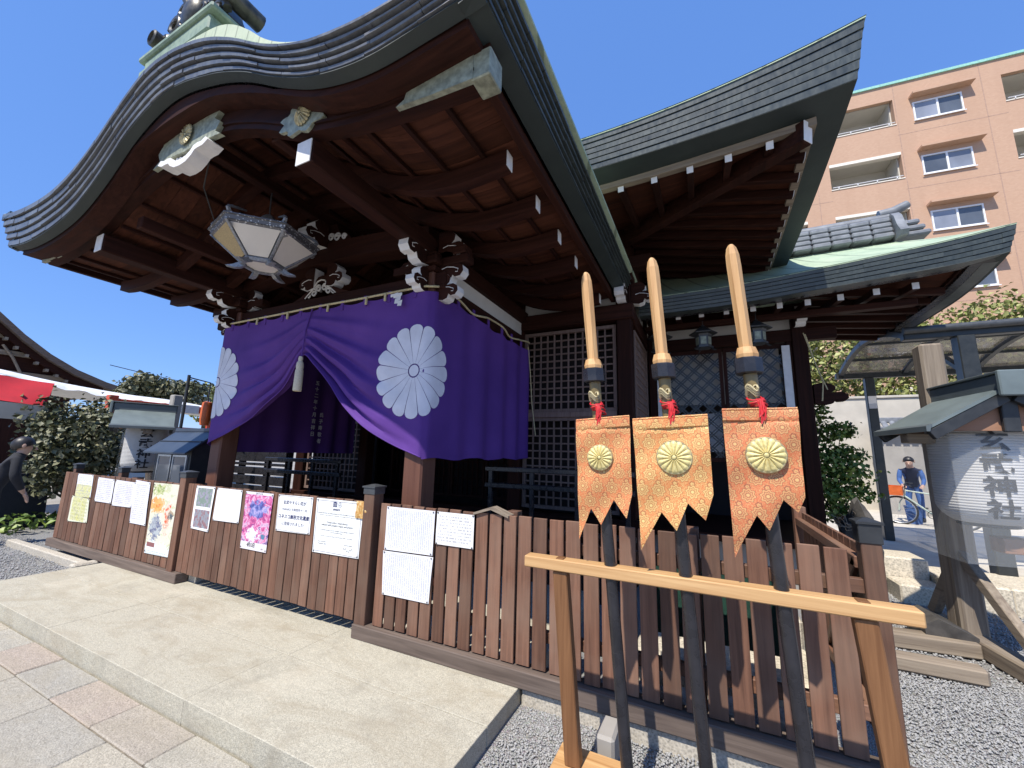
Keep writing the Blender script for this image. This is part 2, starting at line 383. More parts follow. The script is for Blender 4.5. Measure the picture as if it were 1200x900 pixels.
# ================================================================== GROUND
m = M('grey_gravel', 0.85); v = m.co('Object', (1, 1, 1), False)
vo = m.vor(v, 85); n1 = m.noise(v, 1.3, 3)
col = m.mix(0.55, m.ramp(X(m.t, vo.outputs['Distance']), [(0.0, (0.38, 0.375, 0.365)), (0.65, (0.25, 0.247, 0.24))]), m.mix(0.8, vo.outputs['Color'], (0.5, 0.5, 0.5)), 'SOFT_LIGHT')
col = m.mix(((n1 - 0.45) * 2).clamp() * 0.35, col, (0.42, 0.39, 0.34)); m.base(col); m.bump(1 - X(m.t, vo.outputs['Distance']), 0.8, 0.02); MAT['gravel'] = m.m
m = M('pebbles', 0.75); rr_ = m.noise(m.co('Object', (45, 45, 45), False), 1, 1)
m.base(m.ramp(rr_, [(0.25, (0.26, 0.258, 0.255)), (0.5, (0.33, 0.328, 0.32)), (0.75, (0.42, 0.415, 0.40))])); MAT['pebble'] = m.m
m = M('packed_earth', 0.9); v = m.co('Object', (1, 1, 1), False); n1 = m.noise(v, 0.7, 5); n2 = m.noise(v, 40, 3)
m.base(m.ramp(n1 * 0.6 + n2 * 0.4, [(0.3, (0.22, 0.20, 0.17)), (0.7, (0.40, 0.37, 0.31))])); m.bump(n2, 0.4, 0.01); MAT['earth'] = m.m
def stonemat(name, cols, stain=0.5, grain=120, rel=0.35):
    m = M(name, 0.8, spec=0.3); v = m.co('Object', (1, 1, 1), False); vr = m.co('Object', (1, 1, 1))
    sp = m.noise(vr, grain, 3, 0.7); bg_ = m.noise(v, 1.7, 5, 0.6); st = m.noise(m.co('Object', (1.1, 2.6, 1.0), False), 1.3, 6, 0.65, 1.2)
    c = m.ramp(m.rand(), [(i / max(1, len(cols) - 1), q) for i, q in enumerate(cols)]) if len(cols) > 1 else m.mix(0.0, cols[0], cols[0])
    sph = X(m.t, m.vor(vr, grain * 0.8).outputs['Distance'])
    lump = m.noise(vr, grain * 0.16, 4, 0.6)
    c = m.mix(1.0, c, m.ramp(sp * 0.5 + sph * 0.35 + lump * 0.15, [(0.32, (0.55,) * 3), (0.48, (0.95,) * 3), (0.64, (1.22,) * 3)]), 'MULTIPLY')
    c = m.mix(((st - 0.47) * 4).clamp() * stain, c, (0.34, 0.295, 0.215)); c = m.mix(((m.noise(v, 3.1, 6, 0.7, 0.6) - 0.52) * 5).clamp() * stain * 0.8, c, (0.30, 0.275, 0.22)); c = m.mix(((bg_ - 0.55) * 4).clamp() * 0.5, c, (0.60, 0.55, 0.44))
    m.base(c); m.bump(sp * 0.3 + lump * 0.7, rel, 0.016); return m.m
MAT['granite'] = stonemat('pale_granite_platform', [(0.45, 0.42, 0.335)], 0.8, 210, 0.55)
MAT['paver'] = stonemat('hewn_paving_stone', [(0.39, 0.355, 0.29), (0.40, 0.335, 0.28), (0.44, 0.40, 0.32), (0.37, 0.35, 0.305), (0.46, 0.42, 0.335)], 0.45, 170, 0.9)
MAT['kerb'] = stonemat('kerb_stone', [(0.46, 0.42, 0.35)], 0.3, 90)
MAT['stepstone'] = stonemat('sandy_step_stone', [(0.58, 0.51, 0.39), (0.52, 0.47, 0.38)], 0.35, 60)

gsh = MB().grid(40, 40, lambda u, v_: (-260 + 520 * u, -160 + 520 * v_, -0.18))
struct(ob('ground', gsh, 'earth'))
# gravel yard, gently uneven
gy = MB().grid(90, 70, lambda u, v_: (-13 + 19 * u, -2 + 13 * v_, -0.112 + 0.012 * math.sin(3 * u * 19) * math.sin(2.3 * v_ * 13) - (0.08 if -13 + 19 * u < -1.75 and -2 + 13 * v_ < 1.62 else 0)))
struct(ob('gravel_yard', gy, 'gravel', None, True))
def pebbles(n, zone, smin, smax, name):
    ph = (1 + 5**0.5) / 2
    ico = np.array([(-1, ph, 0), (1, ph, 0), (-1, -ph, 0), (1, -ph, 0), (0, -1, ph), (0, 1, ph), (0, -1, -ph), (0, 1, -ph), (ph, 0, -1), (ph, 0, 1), (-ph, 0, -1), (-ph, 0, 1)]) / 1.9
    fc = np.array([(0, 11, 5), (0, 5, 1), (0, 1, 7), (0, 7, 10), (0, 10, 11), (1, 5, 9), (5, 11, 4), (11, 10, 2), (10, 7, 6), (7, 1, 8), (3, 9, 4), (3, 4, 2), (3, 2, 6), (3, 6, 8), (3, 8, 9), (4, 9, 5), (2, 4, 11), (6, 2, 10), (8, 6, 7), (9, 8, 1)])
    P = []
    for (x0, x1, y0, y1, sh) in zone:
        k = int(n * sh); P.append(np.stack([rng.uniform(x0, x1, k), rng.uniform(y0, y1, k), np.full(k, -0.103) + rng.uniform(-0.004, 0.006, k)], 1))
    P = np.concatenate(P); k = len(P); s_ = rng.uniform(smin, smax, (k, 1, 1)) * rng.uniform(0.6, 1.15, (k, 1, 3)) * np.array([1, 1, 0.75])
    a = rng.uniform(0, 2 * PI, k); ca, sa = np.cos(a), np.sin(a); V = ico[None] * (1 + rng.uniform(-0.22, 0.22, (k, 12, 1))) * s_
    V = np.stack([V[..., 0] * ca[:, None] - V[..., 1] * sa[:, None], V[..., 0] * sa[:, None] + V[..., 1] * ca[:, None], V[..., 2]], 2) + P[:, None, :]
    F = fc[None] + (np.arange(k) * 12)[:, None, None]
    return tag(link(name, fastmesh(name, V.reshape(-1, 3), F.reshape(-1, 3), ['pebble'])), kind='stuff')
pebbles(42000, [(-1.14, 1.4, 0.9, 2.66, 0.62), (0.86, 2.2, 2.66, 4.6, 0.38)], 0.0045, 0.0095, 'gravel_pebbles')
pebbles(14000, [(0.9, 3.4, 4.6, 7.4, 0.5), (-12, -7.1, 1.2, 2.9, 0.5)], 0.007, 0.014, 'gravel_pebbles')

# stone platform in front of the shrine: slabs laid with tight joints on a bed
bed = struct(ob('stone_platform', MB().box(-6.97, -1.21, 1.62, 5.1, -0.2, -0.02), 'jointdirt'))
xs_ = [-6.99, -4.92, -2.89, -1.17]; rows_ = [(1.585, 2.22), (2.225, 2.86), (2.865, 3.6), (3.605, 5.12)]
offs = [0, 0.05, -0.35, 0.2]
for j, (y0, y1) in enumerate(rows_):
    e = [xs_[0]] + [x + offs[j] for x in xs_[1:-1]] + [xs_[-1]]
    for i in range(len(e) - 1):
        b_ = MB().box(e[i] + 0.001, e[i + 1] - 0.001, y0, y1 - 0.001, -0.17 if (j == 0 or i == len(e) - 2) else -0.06, 0.0 + rng.uniform(-0.001, 0.001), 0.003)
        ob('paving_slab', b_, 'granite', bed)
# hewn paving in the foreground
pth = struct(ob('paved_path', MB().box(-9.6, -1.72, -1.2, 1.58, -0.24, -0.145), 'jointdirt'))
def slab(x0, x1, y0, y1):
    x1 -= 0.0; h = -0.122 + rng.uniform(-0.004, 0.003); tl = rng.uniform(-0.002, 0.002)
    b_ = MB().box(x0 + 0.003, x1 - 0.003, y0 + 0.003, y1 - 0.003, -0.17, h, 0.007); b_.v = [(x, y, z + (tl if x > (x0 + x1) / 2 and z > -0.15 else 0)) for x, y, z in b_.v]
    ob('paving_slab', b_, 'paver', pth)
x = -9.55
for wd in [0.6, 0.55, 0.62, 0.5, 0.6, 0.58, 0.5, 0.55, 0.57, 0.59, 0.58, 0.62, 0.5]:
    slab(x, min(x + wd, -1.75), 1.325, 1.575); x += wd
for y0, y1, sh in ((0.74, 1.325, 0.25), (0.14, 0.74, 0.0), (-0.5, 0.14, 0.4), (-1.15, -0.5, 0.1)):
    x = -9.55
    while x < -2.2:
        wd = rng.uniform(0.62, 0.95); x1 = min(x + wd, -1.75); slab(x, x1, y0, y1); x = x1
        if x > -2.1: break
kb = struct(ob('kerb', MB().box(-9.9, -7.06, 2.52, 2.62, -0.2, -0.015, 0.012), 'kerb'))
struct(ob('kerb', MB().box(-1.16, 0.92, 2.66, 2.92, -0.2, -0.004, 0.012), 'kerb'))
ob('stone', MB().box(-7.17, -7.03, 2.38, 2.62, -0.2, 0.02, 0.02), 'kerb', kb)

# ================================================================== FENCE
YF = 2.70
def rail(name, x0, x1, z, mat, parent, y=YF + 0.02, d=0.045, h=0.07):
    return ob(name, MB().box(x0, x1, y, y + d, z - h / 2, z + h / 2, 0.004), mat, parent)
def slats(parent, x0, x1, pitch, wd, z0, z1, skip=()):
    n = round((x1 - x0) / pitch)
    for i in range(n):
        xc = x0 + (i + 0.5) * (x1 - x0) / n; dz = rng.uniform(-0.004, 0.006)
        piece('slat', (wd, 0.020, z1 - z0), (xc + rng.uniform(-0.003, 0.003), YF - 0.010 + rng.uniform(-0.002, 0.001), (z0 + z1) / 2 + dz), 'fence_z', parent, 0.0025, rot=(0, rng.uniform(-0.004, 0.004), 0))
def capped_post(parent, x, y, w_, z0, z1, cap='greymetal', ch=0.055):
    p = piece('post', (w_, w_, z1 - z0), (x, y, (z0 + z1) / 2), 'fence_z', parent, 0.004)
    cb = MB(); cb.box(x - w_ / 2 - 0.006, x + w_ / 2 + 0.006, y - w_ / 2 - 0.006, y + w_ / 2 + 0.006, z1 - 0.035, z1 + ch - 0.035, 0.003)
    cb.loft([[(x - a, y - a, z) , (x + a, y - a, z), (x + a, y + a, z), (x - a, y + a, z)] for a, z in ((w_ / 2 + 0.014, z1 + ch - 0.035), (w_ / 2 + 0.014, z1 + ch - 0.023), (0.012, z1 + ch - 0.006))])
    ob('post_cap', cb, cap, p); return p
fl = thing('slat_fence', 'brown slat fence left of the gate, carrying the yellow flyers and painted figure poster', 'fence', (-7.0, YF, 0), 'brown slat fence round the shrine')
ob('sill', MB().box(-8.82, -5.30, 2.63, 2.76, 0.0, 0.105, 0.006), 'sill_x', fl)
slats(fl, -8.78, -5.62, 0.143, 0.129, 0.112, 1.055)
for z in (0.30, 0.86): rail('rail', -8.78, -5.5, z, 'fence_x', fl)
for xx in (-8.74, -7.3): capped_post(fl, xx, 2.80, 0.085, 0.0, 1.14)
capped_post(fl, -5.49, 2.705, 0.115, 0.0, 1.16)
gt = thing('slat_gate', 'closed slat gate between two posts, hung with pink poster and framed certificate', 'gate', (-4.0, YF, 0), 'brown slat fence round the shrine')
slats(gt, -5.42, -2.70, 0.1135, 0.104, 0.105, 1.06)
for z in (0.24, 0.86): rail('rail', -5.42, -2.69, z, 'fence_x', gt)
for xx in (-5.40, -4.07, -2.72): piece('stile', (0.05, 0.035, 0.94), (xx, YF + 0.085, 0.58), 'fence_z', gt)
fr = thing('slat_fence', 'long run of brown slat fence right of the gate, standing behind the spear rack', 'fence', (-1.0, YF, 0), 'brown slat fence round the shrine')
ob('sill', MB().box(-2.66, 0.86, 2.63, 2.76, 0.0, 0.105, 0.006), 'sill_x', fr)
slats(fr, -2.50, 0.64, 0.1182, 0.097, 0.112, 1.06)
for z in (0.30, 0.88): rail('rail', -2.5, 0.72, z, 'fence_x', fr)
capped_post(fr, -2.60, 2.705, 0.115, 0.0, 1.16)
capped_post(fr, 0.735, 2.735, 0.085, 0.0, 1.13, 'blackmetal', 0.095)
for xx in (-1.3, -0.1): piece('post', (0.085, 0.085, 1.08), (xx, 2.80, 0.54), 'fence_z', fr)
for a in (0, 1): piece('post', (0.022, 0.022, 0.05), (-1.42 + 0.0, 2.69, 1.02), 'fence_z', fr) if a else None
pb = MB(); pb.prism([(-0.145, -0.012), (0.0, 0.035), (0.145, -0.012), (0.145, 0.005), (0.0, 0.055), (-0.145, 0.005)], lambda a, b, t: (-1.43 + a, t, 1.055 + b), 2.66, 2.76)
ob('peaked_cap', pb, 'old_x', fr)
fs = thing('slat_fence', 'short side fence with sloping diagonal brace, running back from the black-capped corner post', 'fence', (0.74, 3.4, 0), 'brown slat fence round the shrine')
for i in range(13):
    yc = 2.86 + i * 0.118
    piece('slat', (0.020, 0.108, 0.95), (0.742, yc, 0.585), 'fence_z', fs, 0.0025)
for z in (0.25, 0.98): ob('rail', MB().box(0.685, 0.730, 2.80, 4.36, z - 0.03, z + 0.03, 0.004), 'fence_y', fs)
ob('brace', MB().beam((0.70, 2.82, 0.99), (0.70, 3.75, 0.20), 0.03, 0.05), 'fence_y', fs)
piece('post', (0.09, 0.09, 1.1), (0.725, 4.4, 0.55), 'fence_z', fs)

# ================================================================== POSTERS ON THE FENCE
def posters():
    YP = YF - 0.026
    def noted(name, base, u_lines=0, v_lines=0, ink=(0.25, 0.27, 0.36), dens=0.5, rects=(), frame=None, margin=0.1, tint=None, str_=0.6):
        """White sheet: printed fields, rows (or columns) of illegible small writing."""
        m = M(name, 0.65, spec=0.3); x, y, z = m.xyz(m.tc.outputs['Generated']); c = base
        nz = m.noise(m.tc.outputs['Generated'], 3.0, 3); c = m.mix(nz * 0.15, c, tuple(v * 0.8 for v in base))
        if tint: c = m.mix(((nz - 0.42) * 5).clamp() * 0.7, c, tint)
        for (u0, u1, v0, v1, q, k) in rects:
            wv = m.noise(m.tc.outputs['Generated'], 9.0, 5, 0.65, 0.4)
            mask = (x.gt(u0) * x.lt(u1) * z.gt(v0) * z.lt(v1)); c = m.mix(mask, c, m.ramp(wv, [(0.3 + 0.07 * i, qq) for i, qq in enumerate(q)]))
        for n, a, b in ((u_lines, x, z), (v_lines, z, x)):
            if n:
                row = a * float(n); wt = m.noise(m.vec(row.floor() * 7.3, b * (42.0 if n < 20 else 60.0)), 1.0, 2, 0.7)
                k = (row.fract() - 0.5).abs().lt(0.27) * wt.gt(1 - dens) * x.gt(margin) * x.lt(1 - margin) * z.gt(margin) * z.lt(1 - margin); c = m.mix(k * str_, c, ink)
        if frame:
            for g in (0.03,):
                e = x.mn(1 - x).mn(z.mn(1 - z)); c = m.mix(e.gt(g) * e.lt(g + 0.012), c, frame)
        m.base(c); return m.m
    def sheet(name, label, cat, pts, mat, grp='notices pinned on the brown fence', pins=True, curl=0.004):
        (xa, za), (xb, zb), (xc, zc), (xd, zd) = pts                  # top-left, top-right, bottom-right, bottom-left
        s1, s2 = rng.uniform(0, 6, 2)
        def fn(u, v_, dy=0.0):
            t = 1 - v_; X_ = (xa + (xb - xa) * u) * (1 - t) + (xd + (xc - xd) * u) * t; Z_ = (za + (zb - za) * u) * (1 - t) + (zd + (zc - zd) * u) * t
            return (X_, YP - 0.003 - curl * (0.5 + 0.5 * math.sin(4 * u + s1)) * (0.5 + 0.5 * math.sin(5 * v_ + s2)) + dy, Z_)
        mb = MB(); n = 8; mb.grid(n, n, lambda u, v_: fn(u, v_)); k = len(mb.v); mb.grid(n, n, lambda u, v_: fn(1 - u, v_, 0.0012))
        for a in range(n):
            o = n * (n + 1); mb.f += [(a + 1, a, k + n - a, k + n - a - 1), (o + a, o + a + 1, k + o + n - a - 1, k + o + n - a)]; mb.mi += [0, 0]
            mb.f += [(a * (n + 1), (a + 1) * (n + 1), k + (a + 1) * (n + 1) + n, k + a * (n + 1) + n), ((a + 1) * (n + 1) + n, a * (n + 1) + n, k + a * (n + 1), k + (a + 1) * (n + 1))]; mb.mi += [0, 0]
        ro = tag(ob(name, mb, mat), label, cat, grp)
        if pins:
            for u, v_ in ((0.03, 0.97), (0.97, 0.97), (0.97, 0.03), (0.03, 0.03)):
                p = fn(u, v_, -0.002); pb_ = MB(); pb_.loft([[(p[0] + r * math.cos(q * PI / 4), p[1] - h, p[2] + r * math.sin(q * PI / 4)) for q in range(8)] for r, h in ((0.006, 0.0), (0.006, 0.003), (0.003, 0.006))]); ob('pin', pb_, 'greymetal', ro)
        return ro, fn
    W = (0.74, 0.74, 0.76); LIL = (0.66, 0.64, 0.76)
    yel = [(0.62, 0.60, 0.16), (0.70, 0.66, 0.30), (0.55, 0.55, 0.20), (0.72, 0.70, 0.45), (0.5, 0.48, 0.3)]
    sheet('notice', 'yellow and white flyer, leftmost on the fence, overlapped in two halves', 'notice', [(-8.31, 1.05), (-7.82, 1.05), (-7.79, 0.74), (-8.28, 0.73)], noted('white_and_yellow_flyer', W, 0, 9, dens=0.45, rects=[(0.05, 0.95, 0.0, 0.55, yel, 1)]))
    sheet('notice', 'all-yellow flyer with a pale corner, under the leftmost flyer', 'notice', [(-8.36, 0.735), (-7.80, 0.725), (-7.75, 0.41), (-8.36, 0.38)], noted('yellow_flyer', (0.72, 0.72, 0.55), 0, 8, ink=(0.4, 0.4, 0.15), rects=[(0.08, 0.80, 0.08, 0.97, yel, 1)]))
    sheet('notice', 'pale lilac letter beside the yellow flyers', 'notice', [(-7.66, 1.03), (-7.18, 1.02), (-7.17, 0.71), (-7.64, 0.71)], noted('lilac_letter', W, 0, 13, ink=(0.3, 0.28, 0.45), tint=LIL, dens=0.5))
    sheet('notice', 'pale lilac letter overlapped by a narrow taller sheet', 'notice', [(-7.14, 1.02), (-6.60, 1.01), (-6.62, 0.70), (-7.14, 0.69)], noted('lilac_letter_two', W, 0, 15, ink=(0.3, 0.28, 0.45), tint=LIL, dens=0.52))
    sheet('notice', 'narrow tall lilac sheet just left of the painted figure poster', 'notice', [(-6.62, 1.045), (-6.25, 1.03), (-6.20, 0.52), (-6.59, 0.52)], noted('narrow_lilac_sheet', W, 0, 22, ink=(0.3, 0.3, 0.45), tint=LIL, dens=0.5), curl=0.006)
    # tall watercolour-like poster
    m = M('painted_festival_poster', 0.5); g = m.tc.outputs['Generated']; x, y, z = m.xyz(g)
    wv = m.noise(m.co('Generated', (5, 1, 9), False), 1.0, 5, 0.65, 1.2); w2 = m.noise(m.co('Generated', (9, 1, 14), False), 1.3, 4, 0.7, 0.8)
    c = m.ramp(wv, [(0.3, (0.66, 0.62, 0.45)), (0.5, (0.72, 0.70, 0.58)), (0.65, (0.52, 0.55, 0.32)), (0.75, (0.76, 0.76, 0.72))])
    def blob(c, cx, cz, rx, rz, cols, th=0.5):
        d = ((x - cx) * (1 / rx)); d = d * d; e = (z - cz) * (1 / rz); r_ = d + e * e
        return m.mix((1.15 - r_ + (w2 - 0.5) * 4.0 + (wv - 0.5) * 1.5).gt(th), c, m.ramp(wv, [(0.35 + 0.1 * i, q) for i, q in enumerate(cols)]))
    c = blob(c, 0.22, 0.90, 0.28, 0.10, [(0.10, 0.20, 0.05), (0.30, 0.38, 0.10), (0.60, 0.60, 0.35)])
    c = blob(c, 0.24, 0.68, 0.30, 0.13, [(0.75, 0.17, 0.02), (0.80, 0.30, 0.06), (0.78, 0.42, 0.14)])
    c = blob(c, 0.30, 0.36, 0.26, 0.22, [(0.10, 0.11, 0.20), (0.20, 0.22, 0.30), (0.42, 0.46, 0.48)])
    c = blob(c, 0.66, 0.52, 0.13, 0.24, [(0.65, 0.06, 0.03), (0.72, 0.16, 0.06), (0.72, 0.60, 0.5)])
    c = blob(c, 0.76, 0.55, 0.12, 0.10, [(0.04, 0.05, 0.06), (0.10, 0.14, 0.16), (0.4, 0.3, 0.2)], 0.7)
    c = m.mix(z.lt(0.2) * (w2 + z * -2.0).gt(0.2), c, (0.70, 0.76, 0.78)); c = m.mix(x.gt(0.1) * x.lt(0.38) * z.gt(0.10) * z.lt(0.16), c, (0.25, 0.10, 0.10))
    c = m.mix(z.lt(0.055) * (m.noise(m.vec(x * 46.0, (z * 60.0).floor()), 1, 2).gt(0.52)) * (z * 40.0).fract().gt(0.5), c, (0.25, 0.28, 0.25)); m.base(c)
    sheet('poster', 'tall watercolour poster of orange and red robed figures, left of the gate', 'poster', [(-6.16, 1.035), (-5.54, 1.04), (-5.52, 0.235), (-6.12, 0.22)], m.m, 'posters on the brown fence')
    pic = [(0.12, 0.11, 0.16), (0.24, 0.22, 0.30), (0.34, 0.32, 0.40), (0.2, 0.26, 0.22)]; pic2 = [(0.10, 0.09, 0.12), (0.22, 0.17, 0.20), (0.30, 0.12, 0.12), (0.26, 0.28, 0.32)]
    sheet('notice', 'white sheet with two dark photographs one above the other', 'notice', [(-5.23, 1.05), (-4.87, 1.055), (-4.89, 0.58), (-5.23, 0.59)], noted('two_photo_sheet', (0.80, 0.80, 0.80), rects=[(0.10, 0.90, 0.53, 0.95, pic, 1), (0.10, 0.90, 0.06, 0.46, pic2, 1)]))
    m7 = noted('faint_column_letter', (0.76, 0.76, 0.77), 11, 0, ink=(0.55, 0.55, 0.6), dens=0.45, str_=0.5, rects=[])
    sheet('notice', 'off-white letter with faint columns of writing, beside the two-photograph sheet', 'notice', [(-4.83, 1.05), (-4.38, 1.05), (-4.38, 0.72), (-4.84, 0.71)], m7)
    # pink and blue festival poster
    m = M('pink_and_blue_poster', 0.45); x, y, z = m.xyz(m.tc.outputs['Generated'])
    wv = m.noise(m.co('Generated', (5, 1, 8), False), 1.0, 5, 0.65, 1.0); w2 = m.noise(m.co('Generated', (8, 1, 12), False), 1.2, 4, 0.7, 0.6)
    c = m.ramp(wv, [(0.34, (0.12, 0.06, 0.22)), (0.43, (0.50, 0.06, 0.22)), (0.50, (0.66, 0.22, 0.42)), (0.56, (0.68, 0.48, 0.62)), (0.64, (0.14, 0.08, 0.25))])
    c = blob(c, 0.5, 0.70, 0.40, 0.18, [(0.04, 0.05, 0.20), (0.08, 0.10, 0.36), (0.20, 0.22, 0.5), (0.5, 0.4, 0.65)])
    c = blob(c, 0.42, 0.26, 0.30, 0.12, [(0.5, 0.55, 0.75), (0.66, 0.68, 0.80), (0.74, 0.74, 0.82)]); c = blob(c, 0.80, 0.25, 0.10, 0.05, [(0.05, 0.12, 0.25), (0.08, 0.2, 0.32)])
    c = m.mix(z.gt(0.955), c, (0.72, 0.70, 0.76)); c = m.mix(z.lt(0.13), c, (0.74, 0.70, 0.73)); m.base(c)
    p8, f8 = sheet('poster', 'pink and deep blue poster of a flower parasol crowd, on the gate', 'poster', [(-4.32, 1.045), (-3.88, 1.045), (-3.89, 0.49), (-4.30, 0.49)], m.m, 'posters on the brown fence')
    tb = MB(); write(tb, '4月13日', lambda u, v_: f8(0.5 + u, 0.085 + v_, -0.002), 0.085, (-0.10, 0), bold=0.02, wide=1.05); write(tb, '玄武やすらい祭', lambda u, v_: f8(0.5 + u, 0.975 + v_, -0.002), 0.03, bold=0.01, wide=1.2); write(tb, '13:00', lambda u, v_: f8(0.5 + u, 0.045 + v_, -0.002), 0.04, (0.33, 0)); ob('print', tb, 'ink', p8)
    # framed thank-you notice and certificate
    p9, f9 = sheet('notice', 'framed white notice in large blue-black Japanese lettering, left of the certificate', 'notice', [(-3.80, 1.045), (-3.31, 1.05), (-3.31, 0.72), (-3.79, 0.71)], noted('framed_white_notice', (0.80, 0.81, 0.80), frame=(0.18, 0.18, 0.2)), curl=0.001)
    tb = MB()
    for t_, v_, s_, bd in (('玄武やすらい花が', 0.80, 0.085, 0.01), ('THANKS! 令和四年十一月', 0.61, 0.065, 0.0), ('ユネスコ無形文化遺産', 0.41, 0.092, 0.025), ('に登録されました!', 0.22, 0.082, 0.0)):
        write(tb, t_, lambda u, q, v_=v_: f9(0.5 + u * 0.98, v_ + q * 1.35, -0.0015), s_, bold=bd, wide=1.0)
    ob('lettering', tb, 'blueink', p9)
    p10, f10 = sheet('notice', 'large framed certificate with dark blue emblem heading, on the gate beside its right post', 'certificate', [(-3.26, 1.05), (-2.675, 1.05), (-2.685, 0.59), (-3.25, 0.58)], noted('certificate_paper', (0.80, 0.82, 0.81), frame=(0.25, 0.25, 0.28)), curl=0.001)
    tb = MB(); F10 = lambda u, q: f10(0.5 + u, q, -0.0015)
    # temple emblem: pediment, six letters as columns, steps
    tb.add([F10(-0.13, 0.935), F10(-0.13, 0.945), F10(-0.085, 0.965), F10(-0.04, 0.945), F10(-0.04, 0.935)], [(0, 1, 2, 3, 4)])
    for i in range(5): a = -0.125 + i * 0.018; tb.add([F10(a, 0.885), F10(a + 0.011, 0.885), F10(a + 0.011, 0.93), F10(a, 0.93)], [(0, 1, 2, 3)])
    for i in range(3): tb.add([F10(-0.13, 0.865 + i * 0.006), F10(-0.04, 0.865 + i * 0.006), F10(-0.04, 0.869 + i * 0.006), F10(-0.13, 0.869 + i * 0.006)], [(0, 1, 2, 3)])
    tb.tube([F10(0.02 + 0.035 * math.cos(a), 0.912 + 0.042 * math.sin(a)) for a in lin(0, 2 * PI, 22)[:-1]], 0.0012, 4, ring=True); write(tb, '人', lambda u, q: F10(0.02 + u, 0.912 + q * 1.3), 0.05)
    write(tb, 'unesco', lambda u, q: F10(-0.045 + u, 0.825 + q * 1.3), 0.055, bold=0.02); ob('emblem', tb, 'blueink', p10)
    tb = MB()
    for t_, v_, s_, u_ in (('CONVENTION FOR THE SAFEGUARDING OF THE INTANGIBLE CULTURAL HERITAGE', 0.735, 0.0235, 0.0), ('The Intergovernmental Committee for the Safeguarding of the Intangible Cultural Heritage has inscribed', 0.70, 0.0195, 0.0), ('Furyu-odori, ritual dances', 0.575, 0.042, 0.0), ('imbued with people\'s hopes and prayers', 0.525, 0.042, 0.0), ('on the Representative List of the Intangible Cultural Heritage of Humanity', 0.43, 0.024, 0.0), ('upon the proposal of Japan', 0.395, 0.024, 0.0), ('Inscription on this List contributes to ensuring better visibility of the heritage', 0.32, 0.022, 0.0), ('Date of inscription', 0.215, 0.024, -0.30), ('30 November 2022', 0.175, 0.024, -0.30), ('Director-General', 0.20, 0.024, 0.27)):
        write(tb, t_, lambda u, q, v_=v_, u_=u_: F10(u_ + u, v_ + q * 1.3), s_)
    tb.tube([F10(0.17 + 0.2 * t, 0.115 + 0.022 * math.sin(30 * t) * (1 - 0.4 * t) + 0.02 * math.sin(9 * t)) for t in lin(0, 1, 40)], 0.0011, 4); ob('lettering', tb, 'ink', p10)
    hand = dict(ink=(0.30, 0.32, 0.42), dens=0.56, str_=0.55, margin=0.05)
    sheet('notice', 'upper of two large sheets closely written in columns, right of the gate post', 'notice', [(-2.41, 1.04), (-1.925, 1.04), (-1.93, 0.71), (-2.41, 0.70)], noted('written_list', (0.76, 0.76, 0.78), 26, 0, tint=(0.66, 0.67, 0.72), **hand))
    sheet('notice', 'lower of two large sheets closely written in columns, right of the gate post', 'notice', [(-2.42, 0.69), (-1.92, 0.70), (-1.94, 0.365), (-2.40, 0.36)], noted('written_list_two', (0.76, 0.76, 0.77), 24, 0, tint=(0.66, 0.66, 0.69), **hand))
    sheet('notice', 'small white notice with horizontal lines of print, farthest right on the fence', 'notice', [(-1.905, 1.04), (-1.57, 1.04), (-1.57, 0.80), (-1.905, 0.80)], noted('printed_notice', (0.77, 0.77, 0.76), 0, 11, ink=(0.2, 0.2, 0.24), dens=0.5, margin=0.05))
    gq = MB(); gq.grid(12, 12, lambda u, v_: (-2.75 + 0.175 * u, YP - 0.016 - 0.008 * math.sin(PI * u) * math.sin(PI * v_) - 0.006 * math.sin(9 * u + 3 * v_) * math.sin(7 * v_ - 2 * u), 0.918 + 0.142 * v_)); gq.box(-2.75, -2.575, YP - 0.014, YP - 0.006, 0.918, 1.06, 0.002)
    tag(ob('gold_plaque', gq, 'goldleaf', None, True), 'small square embossed gold plaque over the top right corner of the certificate', 'plaque')
m = M('embossed_gold_leaf', 0.35, 0.3); n = m.noise(m.co('Object'), 22, 4, 0.6, 1.5); m.base(m.ramp(n, [(0.35, (0.55, 0.25, 0.06)), (0.55, (0.72, 0.45, 0.16)), (0.7, (0.85, 0.7, 0.4))])); m.bump(n, 0.6, 0.01); MAT['goldleaf'] = m.m
posters()

# ================================================================== SHRINE HALL
XC = -3.85
hall = thing('shrine_hall', 'dark wooden shrine hall with undulating copper porch roof and purple curtain hung below it', 'shrine building', (XC, 5.2, 0))
# ---- porch roof: the wave-shaped front edge
zb_ = interp([-7.0, -6.87, -6.3, -5.64, -5.2, -4.82, -4.35, -3.83, -3.19, -2.75, -2.33, -1.99, -1.57, -1.13, -0.84, -0.7], [3.64, 3.62, 3.55, 3.57, 3.66, 3.85, 4.17, 4.32, 4.21, 4.04, 3.81, 3.66, 3.575, 3.60, 3.635, 3.67])
zt_ = interp([-7.1, -6.98, -6.3, -5.56, -5.2, -4.9, -4.39, -4.02, -3.62, -3.12, -2.76, -2.34, -2.0, -1.71, -1.4, -1.18, -0.85, -0.6], [4.03, 4.0, 3.90, 3.89, 3.96, 4.08, 4.39, 4.56, 4.56, 4.42, 4.24, 3.98, 3.83, 3.76, 3.73, 3.735, 3.80, 3.88])
YB, YT, XR_, XL_, YE = 1.27, 1.19, -0.83, -6.87, 5.25
NL = 5
def course(k, t):                                   # outward step of course k, at its bottom (t=0) or top
    return k * 0.018 + t * 0.002 + 0.006
def zlay(x, q): return zb_(x) + (zt_(x) - zb_(x)) * q
sheets = 0
